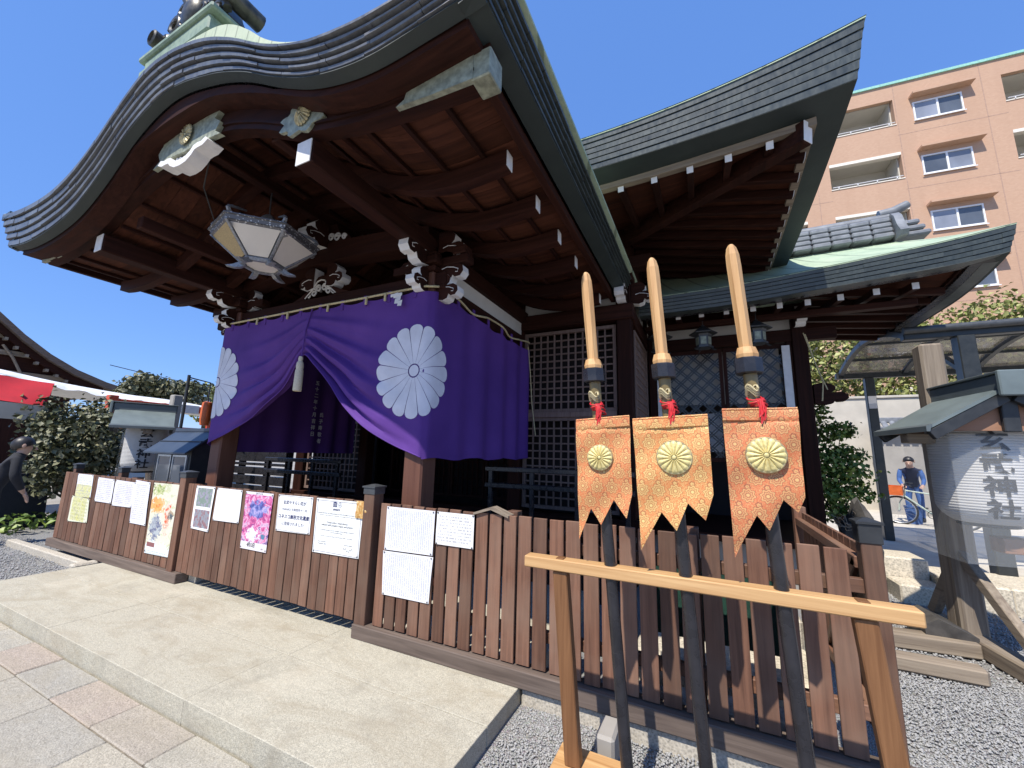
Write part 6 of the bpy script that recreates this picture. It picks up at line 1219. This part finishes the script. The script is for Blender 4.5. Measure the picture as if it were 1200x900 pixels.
# concrete wall with seams, a lower tiled wall in front of it
w_ = thing('concrete_wall', 'tall pale concrete wall behind the canopy, below the hedge', 'wall', (7, 17.1, 0.0))
for i in range(8): ob('panel', MB().box(1.6 + i * 1.8, 3.392 + i * 1.8, 17.0, 17.25, -0.1, 3.60, 0.008), 'concrete', w_)
ob('coping', MB().box(1.55, 16.1, 16.95, 17.3, 3.601, 3.68, 0.01), 'concrete', w_)
w_ = thing('tiled_wall', 'grey wall with a row of dark tiles along its top, behind the man with the bicycle', 'wall', (8, 16.1, 0.0)); ob('wall_body', MB().box(4.85, 14, 16.05, 16.3, -0.1, 2.45, 0.01), 'greyconcrete', w_)
for i in range(44):
    x = 4.85 + i * 0.20; g = MB(); g.loft([[(x + 0.075 * math.cos(a), y, z + 0.07 * math.sin(a)) for a in lin(0, PI, 7)] for y, z in ((15.75, 2.45), (16.15, 2.76))]); ob('roof_tile', g, 'tile', w_)
ob('tile_bed', MB().beam((4.8, 15.95, 2.55), (14, 15.95, 2.55), 0.42, 0.06, 0.004), 'tile', w_); ob('ridge', MB().box(4.8, 14, 16.08, 16.24, 2.72, 2.88, 0.02), 'tile', w_)
# bicycle canopy: curved translucent roof on dark posts
m = M('smoky_canopy_sheet', 0.12, 0.0, 0.6); m.base((0.30, 0.27, 0.23)); m.b.inputs['Transmission Weight'].default_value = 0.0; m.b.inputs['Alpha'].default_value = 0.62; MAT['canopysheet'] = m.m
t = thing('bicycle_canopy', 'dark framed canopy with a curved smoky roof, behind the right lantern stand', 'canopy', (4.5, 9, 0.0)); arc = lambda v: (7.45 + (10.68 - 7.45) * v, 3.32 + 0.02 * v + 0.34 * math.sin(PI * v) ** 0.9)
for i in range(6):
    xa = 2.74 + i * 1.04; g = MB(); g.loft([[(xa + 0.045, y, z), (xa + 0.995, y, z), (xa + 0.995, y, z + 0.008), (xa + 0.045, y, z + 0.008)] for y, z in [arc(v) for v in lin(0.01, 0.99, 16)]]); ob('roof_panel', g, 'canopysheet', t)
for i in range(7):
    xa = 2.74 + i * 1.04; g = MB(); g.loft([[(xa - 0.04, y, z - 0.055), (xa + 0.04, y, z - 0.055), (xa + 0.04, y, z + 0.028), (xa - 0.04, y, z + 0.028)] for y, z in [arc(v) for v in lin(0, 1, 18)]]); ob('rib', g, 'canopymetal', t)
for y, z, h in ((7.42, 3.30, 0.13), (10.70, 3.32, 0.13)): ob('beam', MB().box(2.66, 9.1, y - 0.06, y + 0.06, z - h / 2, z + h / 2, 0.008), 'canopymetal', t)
for v in (0.3, 0.55, 0.8): y, z = arc(v); ob('purlin', MB().box(2.70, 9.05, y - 0.025, y + 0.025, z - 0.05, z - 0.008, 0.004), 'canopymetal', t)
g = MB(); g.tube([(2.65, 7.33, 3.36), (9.1, 7.33, 3.36)], 0.05, 10); ob('gutter', g, 'greymetal', t, True)
ob('post', MB().box(3.13, 3.28, 10.62, 10.77, 0.0, 3.25, 0.01), 'canopymetal', t); ob('post', MB().box(3.20, 3.38, 7.34, 7.52, -0.05, 3.24, 0.01), 'canopymetal', t); ob('post', MB().box(8.4, 8.55, 10.62, 10.77, 0.0, 3.25, 0.01), 'canopymetal', t); ob('post', MB().box(8.4, 8.58, 7.34, 7.52, -0.05, 3.24, 0.01), 'canopymetal', t)
ob('notice_label', MB().box(3.14, 3.27, 10.61, 10.618, 2.6, 2.86), 'paper', t); ob('brace', MB().beam((3.3, 7.5, 2.75), (3.3, 8.5, 3.4), 0.07, 0.07), 'canopymetal', t); ob('brace', MB().beam((4.9, 7.42, 3.24), (3.36, 7.41, 2.4), 0.06, 0.06), 'canopymetal', t)
tag(ob('wooden_post', MB().box(1.99, 2.17, 5.22, 5.40, -0.12, 2.68, 0.02), 'old_z'), 'weathered pale timber post rising behind the right lantern stand\'s roof', 'post')
# low things on the gravel at the right
tag(ob('timber_log', MB().box(1.22, 1.80, 4.42, 4.55, -0.10, 0.02, 0.02), 'old_x'), 'short squared timber lying on the gravel before the right lantern stand', 'timber')
tag(ob('dark_stone', MB().prism([(0, -0.12), (0.34, -0.12), (0.34, 0.05), (0.10, 0.16), (0, 0.10)], lambda a, b, q: (1.68 + a, q, b), 5.05, 5.45), 'rock'), 'dark wedge-shaped stone beside the right lantern stand\'s post', 'stone')
tag(ob('stone_slab', MB().box(-0.55, 0.62, 3.35, 3.95, -0.14, 0.10, 0.02), 'stepstone'), 'pale stone slab seen through the fence gaps behind the banners', 'stone')
tag(ob('stone_slab', MB().box(-0.3, 0.62, 4.0, 4.6, -0.14, 0.28, 0.02), 'kerb'), 'higher grey stone slab seen through the fence gaps behind the banners', 'stone')
for i, (x, y, s_) in enumerate(((0.05, 3.1, 0.11), (0.35, 3.15, 0.10), (-0.25, 3.12, 0.09), (-1.4, 3.2, 0.10))):
    g = bmesh.new(); bmesh.ops.create_icosphere(g, subdivisions=2, radius=1.0)
    for v_ in g.verts: v_.co = Vector((v_.co.x * s_ * 1.2 + x, v_.co.y * s_ + y, v_.co.z * s_ * 0.8 - 0.05)) * (1 + 0.0)
    me = bpy.data.meshes.new('cobble'); g.to_mesh(me); g.free(); me.materials.append(MAT['kerb']); tag(link('cobble', me), ['round pale cobble behind the fence, under the right banner', 'rightmost pale cobble behind the fence near its corner', 'pale cobble behind the fence, under the middle banner', 'pale cobble behind the fence, under the written sheets'][i], 'stone', 'pale cobbles behind the fence')
g = MB(); net = tag(ob('green_net', MB().box(-0.35, 0.35, 3.05, 3.06, 0.35, 0.78), 'netgreen'), 'dark green netting seen through the fence gaps below the banners', 'net') if 'netgreen' in MAT else None

# ================================================================== APARTMENT BLOCK
ap = thing('apartment_block', 'salmon tiled apartment block with recessed balconies, rising behind the side wing', 'apartment building', (0, 0, 0))
APR = R(4.15); D0 = 24.0; AW = Matrix.Rotation(APR, 4, 'Z') @ Matrix.Translation((0, D0, 0))
m = M('salmon_tile_cladding', 0.7, spec=0.3); x, y, z = m.xyz(m.co('Object', (1, 1, 1), False)); br = m.t.nodes.new('ShaderNodeTexBrick'); m.L(m.vec(x + y * 1.0, z), br.inputs['Vector']); br.inputs['Scale'].default_value = 4.2; br.inputs['Mortar Size'].default_value = 0.012
br.inputs['Color1'].default_value = (0.48, 0.305, 0.205, 1); br.inputs['Color2'].default_value = (0.515, 0.335, 0.228, 1); br.inputs['Mortar'].default_value = (0.47, 0.305, 0.212, 1)
n = m.noise(m.co('Object', (1.1, 1.1, 0.10), False), 1, 5, 0.6); m.base(m.mix(((n - 0.42) * 3).clamp() * 0.55, br.outputs['Color'], (0.43, 0.268, 0.178))); MAT['salmon'] = m.m
MAT['balcony'] = plain('cream_balcony_render', (0.55, 0.52, 0.45), 0.85, var=0.05, scale=1.5); MAT['cream'] = plain('cream_trim', (0.74, 0.69, 0.60), 0.7, var=0.04); MAT['seam'] = plain('dark_joint_filler', (0.40, 0.26, 0.19), 0.8); MAT['mint'] = plain('mint_green_parapet_cap', (0.28, 0.55, 0.45), 0.5)
MAT['whiteframe'] = plain('white_window_frame', (0.78, 0.78, 0.78), 0.4, var=0.03)
def abox(n_, u0, u1, d0, d1, z0, z1, mat, par=None, c=0.0): return ob(n_, MB().box(u0, u1, d0, d1, z0, z1, c, AW), mat, par or ap)
FL = [18.84, 15.74, 12.68, 9.63, 6.55, 3.5]; H_ = 21.25; U0, U1 = 2.6, 26.0
bays = [(4.3, 7.42), (8.64, 11.66), (15.82, 19.0), (22.5, 25.5)]; DP = 1.5
# outer wall skin: piers full height, and spandrels in every bay
edges = [U0] + [q for b in bays for q in b] + [U1]
for i in range(0, len(edges), 2): abox('wall', edges[i], edges[i + 1], 0, 0.3, 0, H_, 'salmon')
for (u0, u1) in bays:
    tops = [(zf, zf + 1.52) for zf in FL]; zz = 0.0
    for zf, zt in sorted(tops): abox('balcony_front', u0, u1, 0.002, 0.2, zz, zf, 'salmon'); abox('balcony_cap', u0 - 0.02, u1 + 0.02, -0.03, 0.22, zf + 0.001, zf + 0.05, 'cream'); zz = zt
    abox('wall', u0, u1, 0.002, 0.2, zz, H_, 'salmon')
    for zf in FL:
        if zf < 18: abox('lintel', u0, u1, -0.02, 0.25, zf + 1.36, zf + 1.52, 'cream')
        fl_ = zf - 1.15; abox('balcony_floor', u0 + 0.002, u1 - 0.002, 0.21, DP, fl_ - 0.2, fl_, 'balcony'); abox('balcony_ceiling', u0 + 0.002, u1 - 0.002, 0.26, DP, zf + 1.53, zf + 1.6, 'balcony')
        abox('balcony_back', u0 + 0.002, u1 - 0.002, DP, DP + 0.1, fl_, zf + 1.53, 'balcony'); dr = abox('balcony_door', u0 + 0.5, u0 + 2.3, DP - 0.05, DP - 0.005, fl_ + 0.05, fl_ + 2.0, 'whiteframe'); abox('pane', u0 + 0.58, u0 + 2.22, DP - 0.06, DP - 0.051, fl_ + 0.12, fl_ + 1.93, 'pane', dr)
        abox('balcony_side', u0 + 0.003, u0 + 0.06, 0.31, DP, fl_, zf + 1.53, 'balcony'); abox('balcony_side', u1 - 0.06, u1 - 0.003, 0.31, DP, fl_, zf + 1.53, 'balcony')
        g = MB(); g.tube([AW @ Vector((u0 + 0.05, -0.05, zf + 0.14)), AW @ Vector((u1 - 0.05, -0.05, zf + 0.14))], 0.02, 6); ob('handrail', g, 'whiteframe', ap)
        for u in lin(u0 + 0.3, u1 - 0.3, 4): abox('rail_bracket', u - 0.02, u + 0.02, -0.06, 0.0, zf + 0.052, zf + 0.13, 'whiteframe')
for k, zf in enumerate(FL):
    for u in (12.40, 20.0):
        f = MB(); fw = 1.9
        for q in ((u, u + fw, zf, zf + 0.07), (u, u + fw, zf + 0.98, zf + 1.05), (u, u + 0.06, zf + 0.071, zf + 0.979), (u + fw - 0.06, u + fw, zf + 0.071, zf + 0.979), (u + fw / 2 - 0.04, u + fw / 2 + 0.04, zf + 0.071, zf + 0.979)): f.box(q[0], q[1], -0.06, 0.02, q[2], q[3], 0.0, AW)
        wn = ob('window', f, 'whiteframe', ap)
        for j, (a, b) in enumerate(((u + 0.061, u + fw / 2 - 0.041), (u + fw / 2 + 0.041, u + fw - 0.061))): abox('pane', a, b, -0.025 + 0.012 * j, -0.008, zf + 0.071, zf + 0.979, ['curtainpane', 'pane'][(k + j) % 2] if k < 3 else 'pane', wn)
        abox('window_sill', u - 0.05, u + fw + 0.05, -0.10, -0.061, zf - 0.04, zf + 0.0, 'whiteframe', wn); abox('window_hood', u - 0.10, u + fw + 0.40, -0.42, 0.0, zf + 1.32, zf + 1.42, 'salmon', wn)
abox('parapet_cap', U0 - 0.05, U1 + 0.05, -0.08, 0.35, H_ + 0.001, H_ + 0.14, 'mint'); abox('roof_slab', U0, U1, 0.36, 12, H_ - 0.5, H_ - 0.2, 'balcony'); abox('rear_wall', U0, U1, 11.8, 12, 0, H_ - 0.5, 'salmon'); abox('side_wall', U0, U0 + 0.3, 0.301, 11.79, 0, H_, 'salmon'); abox('side_wall', U1 - 0.3, U1, 0.301, 11.79, 0, H_, 'salmon')
for u in (3.5, 8.05, 11.74, 15.1, 19.5): abox('joint', u - 0.02, u + 0.02, -0.004, 0.0, 0, H_, 'seam')
for zf in FL: 
    for i in range(0, len(edges), 2): abox('joint', edges[i], edges[i + 1], -0.004, 0.0, zf - 0.62, zf - 0.585, 'seam')

# ================================================================== PEOPLE AND BICYCLE
def skinned(name, pts, edges, regions, mats, parent, root=0, sub=2):
    """A body grown as one surface over a skeleton. pts: name -> (co, radius); regions: bone-end name -> material slot."""
    nm = list(pts); me = bpy.data.meshes.new(name); me.from_pydata([pts[k][0] for k in nm], [(nm.index(a), nm.index(b)) for a, b in edges], []); o = bpy.data.objects.new(name, me); C.objects.link(o)
    md = o.modifiers.new('skin', 'SKIN'); md.use_smooth_shade = True; md.branch_smoothing = 0.6
    for i, k in enumerate(nm): me.skin_vertices[0].data[i].radius = (pts[k][1],) * 2 if not hasattr(pts[k][1], '__len__') else pts[k][1]; me.skin_vertices[0].data[i].use_root = (i == root)
    o.modifiers.new('sub', 'SUBSURF').levels = sub; dg = bpy.context.evaluated_depsgraph_get(); m2 = bpy.data.meshes.new_from_object(o.evaluated_get(dg)); bpy.data.objects.remove(o); bpy.data.meshes.remove(me)
    segs = [(Vector(pts[a][0]), Vector(pts[b][0]), regions.get(b, 0)) for a, b in edges]; m2.materials.clear()
    for k in mats: m2.materials.append(MAT[k])
    for p in m2.polygons:
        c = p.center; best = (9e9, 0)
        for a, b, r in segs:
            d = b - a; t = min(1, max(0, (c - a).dot(d) / max(1e-9, d.length_squared))); q = (c - a - d * t).length
            if q < best[0]: best = (q, r)
        p.material_index = best[1]; p.use_smooth = True
    off = wloc(parent); m2.transform(Matrix.Translation(-off)); return link(name, m2, parent)
def head(parent, cen, fwd, r, hairmat='hair', hairlow=0.0):
    """Hair cap, ears, nose, eyes and mouth set on a head grown with the body."""
    cen = Vector(cen); f = Vector(fwd).normalized(); u = Vector((0, 0, 1)); u = (u - f * u.dot(f)).normalized(); s_ = f.cross(u)
    g = MB(); n, k = 18, 10
    def hp(a, t):
        ph = 0.03 + t * (1.62 - 0.72 * math.cos(a) + hairlow); wv = 0.035 * math.sin(11 * a + 6 * t) * (t > 0.15)
        return cen + (f * (-0.16 + 1.05 * math.cos(a) * math.sin(ph)) + s_ * 0.97 * math.sin(a) * math.sin(ph) + u * (0.04 + (1.06 + wv) * math.cos(ph))) * r
    g.loft([[hp(2 * PI * j / n, t) for j in range(n)] for t in lin(0, 1, k)]); ob('hair', g, hairmat, parent, True)
    for sg in (-1, 1):
        g = MB(); g.loft([[cen + (s_ * sg * (0.86 + d) + f * (-0.05 + a * w_) + u * (-0.05 + b * w_ * 1.5)) * r for a, b in [(math.cos(q * PI / 4), math.sin(q * PI / 4)) for q in range(8)]] for d, w_ in ((0.0, 0.16), (0.10, 0.18), (0.14, 0.08))]); ob('ear', g, 'skin', parent, True)
        g = MB(); g.loft([[cen + (f * (0.88 + d) + s_ * (sg * 0.34 + a * 0.11) + u * (0.03 + b * 0.05)) * r for a, b in [(math.cos(q * PI / 4), math.sin(q * PI / 4)) for q in range(8)]] for d in (0.0, 0.07)]); ob('eye', g, 'hair', parent)
    g = MB(); g.tube([cen + (f * 0.93 + u * 0.05) * r, cen + (f * 1.16 - u * 0.22) * r, cen + (f * 0.92 - u * 0.30) * r], [0.08 * r, 0.13 * r, 0.08 * r], 8); ob('nose', g, 'skin', parent, True)
    g = MB(); g.tube([cen + (f * 0.86 + s_ * q * 0.26 - u * 0.52) * r for q in (-1, -0.4, 0.4, 1)], [0.02 * r, 0.05 * r, 0.05 * r, 0.02 * r], 6); ob('mouth', g, 'skin', parent, True)
def fingers(pts, edges, reg, key, wrist, d, side, palm_r=0.028, skin_slot=1, curl=(0, 0, -1)):
    """Palm, four bent fingers of unequal length and a thumb off the palm's side."""
    w_, d, s_, c_ = Vector(wrist), Vector(d).normalized(), Vector(side).normalized(), Vector(curl).normalized(); pm = w_ + d * 0.07
    pts[key + 'palm'] = (tuple(pm), palm_r); edges.append((key, key + 'palm')); reg[key + 'palm'] = skin_slot
    for i, ln in enumerate((0.062, 0.074, 0.070, 0.055)):
        a = pm + d * 0.03 + s_ * (i - 1.5) * 0.019; b = a + d * ln * 0.5 + c_ * ln * 0.15; e = b + d * ln * 0.25 + c_ * ln * 0.45
        for n_, p, r in (('a', a, 0.010), ('b', b, 0.009), ('c', e, 0.008)): pts[f'{key}{i}{n_}'] = (tuple(p), r); reg[f'{key}{i}{n_}'] = skin_slot
        edges.extend([(key + 'palm', f'{key}{i}a'), (f'{key}{i}a', f'{key}{i}b'), (f'{key}{i}b', f'{key}{i}c')])
    a = w_ + d * 0.035 - s_ * 0.035; b = a + d * 0.03 - s_ * 0.018 + c_ * 0.012
    for n_, p, r in (('ta', a, 0.011), ('tb', b, 0.009)): pts[key + n_] = (tuple(p), r); reg[key + n_] = skin_slot
    edges.extend([(key + 'palm', key + 'ta'), (key + 'ta', key + 'tb')])
def person(label, base, pose, mats, reg0, hd, fwd, hr, group=None):
    t = thing('person', label, 'person', base, group); hl = 0.28 if 'stooping' in label else 0.0; B = Vector(base); pts = {k: (tuple(B + Vector(p)), r) for k, (p, r) in pose.items()}
    edges = [('pelvis', 'waist'), ('waist', 'chest'), ('chest', 'neck'), ('neck', 'jaw'), ('jaw', 'skull')]
    for sd_ in 'lr': edges += [('chest', sd_ + 'sh'), (sd_ + 'sh', sd_ + 'el'), (sd_ + 'el', sd_ + 'wr'), (sd_ + 'wr', sd_ + 'hand'), ('pelvis', sd_ + 'hip'), (sd_ + 'hip', sd_ + 'kn'), (sd_ + 'kn', sd_ + 'an'), (sd_ + 'an', sd_ + 'toe')]
    reg = dict(reg0)
    for sd_ in 'lr':
        wv = Vector(pts[sd_ + 'hand'][0]); d = wv - Vector(pts[sd_ + 'wr'][0]); sv = d.cross(Vector((0, 0, 1))); sv = sv if sv.length > 1e-4 else Vector((1, 0, 0)); fingers(pts, edges, reg, sd_ + 'hand', wv, d, sv * (1 if sd_ == 'l' else -1))
    skinned('body', pts, edges, reg, mats, t); head(t, B + Vector(hd), fwd, hr, 'hair', hl); return t
S_ = dict(jaw=1, skull=1, neck=0, lhand=1, rhand=1, lhip=2, rhip=2, lkn=2, rkn=2, lan=2, ran=2, ltoe=3, rtoe=3)
# man stooping over the bicycle (blue sleeves, navy vest)
def bent(f, lean, hgt=1.0):
    """f: facing (+1 along +Y or a 2-D direction); lean: forward reach of the chest."""
    fx, fy = f; q = lambda a, b, z: (fx * a - fy * b, fy * a + fx * b, z * hgt)       # a forward, b to the left
    return dict(pelvis=(q(0, 0, 0.92), 0.150), waist=(q(lean * 0.35, 0, 1.06), 0.145), chest=(q(lean * 0.85, 0, 1.25), 0.150), neck=(q(lean * 1.1, 0, 1.41), 0.062), jaw=(q(lean * 1.3, 0, 1.49), 0.082), skull=(q(lean * 1.28, 0, 1.585), 0.094),
                lsh=(q(lean * 0.95, 0.19, 1.33), 0.068), lel=(q(lean * 1.05, 0.23, 1.06), 0.050), lwr=(q(lean * 1.5 + 0.12, 0.20, 0.95), 0.034), lhand=(q(lean * 1.6 + 0.17, 0.19, 0.94), 0.028), rsh=(q(lean * 0.95, -0.19, 1.33), 0.068), rel=(q(lean * 1.05, -0.23, 1.06), 0.050), rwr=(q(lean * 1.5 + 0.12, -0.17, 0.95), 0.034), rhand=(q(lean * 1.6 + 0.17, -0.15, 0.94), 0.028),
                lhip=(q(0, 0.10, 0.86), 0.105), lkn=(q(0.06, 0.12, 0.47), 0.068), lan=(q(-0.02, 0.12, 0.09), 0.045), ltoe=(q(0.15, 0.13, 0.045), 0.042), rhip=(q(0, -0.10, 0.86), 0.105), rkn=(q(0.03, -0.12, 0.47), 0.068), ran=(q(-0.04, -0.12, 0.09), 0.045), rtoe=(q(0.13, -0.13, 0.045), 0.042))
f1 = Vector((-0.35, -0.94)).normalized(); P1 = bent(f1, 0.36, 1.0)
person('man in navy vest with blue sleeves bending over the bicycle below the canopy', (4.94, 14.4, 0.0), P1, ['navycloth', 'skin', 'bluecloth', 'rubber', 'bluecloth'], dict(S_, lel=4, lwr=4, rel=4, rwr=4), (P1['skull'][0][0], P1['skull'][0][1], P1['skull'][0][2] - 0.035), (f1.x, f1.y, -0.35), 0.115)
f2 = Vector((0.25, 0.97)).normalized(); P2 = bent(f2, 0.20, 1.0)
for k, a, b, z in (('lel', 0.20, 0.25, 1.05), ('lwr', 0.30, 0.20, 0.84), ('lhand', 0.32, 0.19, 0.80), ('rel', 0.20, -0.25, 1.05), ('rwr', 0.30, -0.18, 0.84), ('rhand', 0.32, -0.17, 0.80)): P2[k] = ((f2.x * a - f2.y * b, f2.y * a + f2.x * b, z), P2[k][1])
P2['neck'] = (P2['neck'][0], 0.075); P2['jaw'] = ((f2.x * 0.245, f2.y * 0.245, 1.475), 0.092); P2['skull'] = ((f2.x * 0.235, f2.y * 0.235, 1.565), 0.108)
for k in ('lel', 'rel'): P2[k] = (P2[k][0], 0.066)
for k in ('lwr', 'rwr'): P2[k] = (P2[k][0], 0.045)
P2['chest'] = (P2['chest'][0], 0.175); P2['waist'] = (P2['waist'][0], 0.165)
person('dark-haired person in a black jacket, stooping at the left edge below the red awning', (-10.1, 2.30, -0.10), P2, ['darkcloth', 'skin', 'darkcloth', 'rubber'], S_, (P2['skull'][0][0], P2['skull'][0][1], P2['skull'][0][2] - 0.035), (f2.x, f2.y, -0.25), 0.130)
# bicycle
bk = thing('bicycle', 'pale green framed bicycle parked in front of the bending man', 'bicycle', (0, 0, 0)); WR = 0.335; A_, B_ = Vector((-0.52, 0, WR)), Vector((0.54, 0, WR))
for c_ in (A_, B_):
    w_ = MB(); w_.tube([(c_.x + WR * math.cos(a), 0, c_.z + WR * math.sin(a)) for a in lin(0, 2 * PI, 37)[:-1]], 0.020, 8, ring=True); wo = ob('wheel', w_, 'rubber', bk, True); w_ = MB(); w_.tube([(c_.x + (WR - 0.025) * math.cos(a), 0, c_.z + (WR - 0.025) * math.sin(a)) for a in lin(0, 2 * PI, 37)[:-1]], 0.011, 6, ring=True); ob('rim', w_, 'steel', wo)
    w_ = MB()
    for k in range(18): a = 2 * PI * k / 18; w_.tube([(c_.x, 0.02 * (-1) ** k, c_.z), (c_.x + (WR - 0.03) * math.cos(a), 0, c_.z + (WR - 0.03) * math.sin(a))], 0.0022, 3)
    tag(ob('spokes', w_, 'steel', wo), kind='stuff'); w_ = MB(); w_.tube([(c_.x, -0.05, c_.z), (c_.x, 0.05, c_.z)], 0.024, 8); ob('hub', w_, 'steel', wo)
bbk, st_, hd0, hd1 = Vector((0.07, 0, 0.29)), Vector((0.22, 0, 0.80)), Vector((-0.36, 0, 0.86)), Vector((-0.39, 0, 0.70)); w_ = MB()
for a, b, r in ((hd0, hd1, 0.02), (hd1, bbk, 0.021), (hd0 + Vector((0.01, 0, -0.03)), st_ * 0.92 + Vector((0.015, 0, 0.02)), 0.018), (st_, bbk, 0.017), (bbk, B_, 0.011), (st_ - Vector((0.02, 0, 0.06)), B_, 0.009)): w_.tube([a, b], r, 8)
ob('frame', w_, 'frame', bk, True); w_ = MB(); w_.tube([hd1, A_ + Vector((0.03, 0.04, 0.2)), A_ + Vector((0, 0.05, 0))], 0.012, 6); w_.tube([hd1, A_ + Vector((0.03, -0.04, 0.2)), A_ + Vector((0, -0.05, 0))], 0.012, 6); ob('fork', w_, 'frame', bk, True)
w_ = MB(); w_.tube([hd0, hd0 + Vector((0.01, 0, 0.10))], 0.014, 6); w_.tube([(-0.22, -0.29, 0.98), (-0.34, -0.22, 1.0), (-0.37, 0, 0.97), (-0.34, 0.22, 1.0), (-0.22, 0.29, 0.98)], 0.012, 7); ob('handlebar', w_, 'blackmetal', bk, True)
w_ = MB(); w_.loft([[(x, y * w2, z) for y, z in ((-1, 0.86), (-0.6, 0.885), (0.6, 0.885), (1, 0.86), (0.4, 0.84), (-0.4, 0.84))] for x, w2 in ((0.06, 0.02), (0.16, 0.035), (0.27, 0.08), (0.36, 0.085), (0.39, 0.06))]); ob('saddle', w_, 'rubber', bk, True); w_ = MB(); w_.tube([st_, (0.25, 0, 0.86)], 0.013, 6); ob('seat_post', w_, 'steel', bk)
w_ = MB(); w_.tube([(bbk.x + 0.09 * math.cos(a), -0.05, bbk.z + 0.09 * math.sin(a)) for a in lin(0, 2 * PI, 21)[:-1]], 0.008, 5, ring=True); w_.tube([bbk + Vector((0, -0.06, 0)), bbk + Vector((0.12, -0.07, -0.12))], 0.011, 5); w_.tube([bbk + Vector((0, 0.06, 0)), bbk + Vector((-0.12, 0.07, 0.12))], 0.011, 5); w_.box(0.13, 0.24, -0.16, -0.08, 0.155, 0.18); w_.box(-0.10, 0.0, 0.08, 0.16, 0.40, 0.425); ob('crank', w_, 'blackmetal', bk)
for c_ in (B_,): w_ = MB(); w_.loft([[(c_.x + (WR + 0.035) * math.cos(a), y, c_.z + (WR + 0.035) * math.sin(a)) for y in (-0.03, 0.03)] + [(c_.x + (WR + 0.04) * math.cos(a), y, c_.z + (WR + 0.04) * math.sin(a)) for y in (0.03, -0.03)] for a in lin(0.2, 2.9, 16)]); ob('mudguard', w_, 'blackmetal', bk, True)
w_ = MB(); w_.box(-0.66, -0.42, -0.15, 0.15, 0.72, 0.735); w_.box(-0.68, -0.66, -0.16, 0.16, 0.72, 0.93); w_.box(-0.42, -0.40, -0.16, 0.16, 0.72, 0.93); w_.box(-0.66, -0.42, -0.16, -0.15, 0.72, 0.93); w_.box(-0.66, -0.42, 0.15, 0.16, 0.72, 0.93); ob('front_basket', w_, 'plasticorange', bk)
w_ = MB(); w_.tube([(0.30, -0.08, 0.30), (0.36, -0.2, 0.01)], 0.009, 5); ob('side_stand', w_, 'steel', bk)
bk.location = (4.86, 13.5, 0.0); bk.rotation_euler = (R(5), 0, R(-22))
tag(ob('blue_bucket', MB().lathe([(0.13, 0.0), (0.17, 0.40), (0.18, 0.40), (0.18, 0.43), (0.16, 0.43), (0.155, 0.36), (0.12, 0.03)], 4.72, 13.9, 20), 'bluecloth', None, True), 'blue tub on the ground behind the bicycle', 'tub')

t = thing('backdrop_rails', 'dark timber rails left of the porch, added to block the bright ground seen below the curtain, with thin gaps of light', 'screen', (-8.2, 4.95, 0))
for z0, z1 in ((-0.1, 0.78), (0.80, 0.96), (0.985, 1.12), (1.15, 1.20), (1.225, 1.50)): ob('rail', MB().box(-9.3, -6.95, 4.93, 4.99, z0, z1, 0.004), 'lacquer', t)  # dark bands added to hide sunlit ground, slits left between the rails
for x in (-9.2, -8.4, -7.6, -7.0): ob('post', MB().box(x - 0.05, x + 0.05, 4.995, 5.09, -0.12, 1.5, 0.006), 'darkvoid', t)
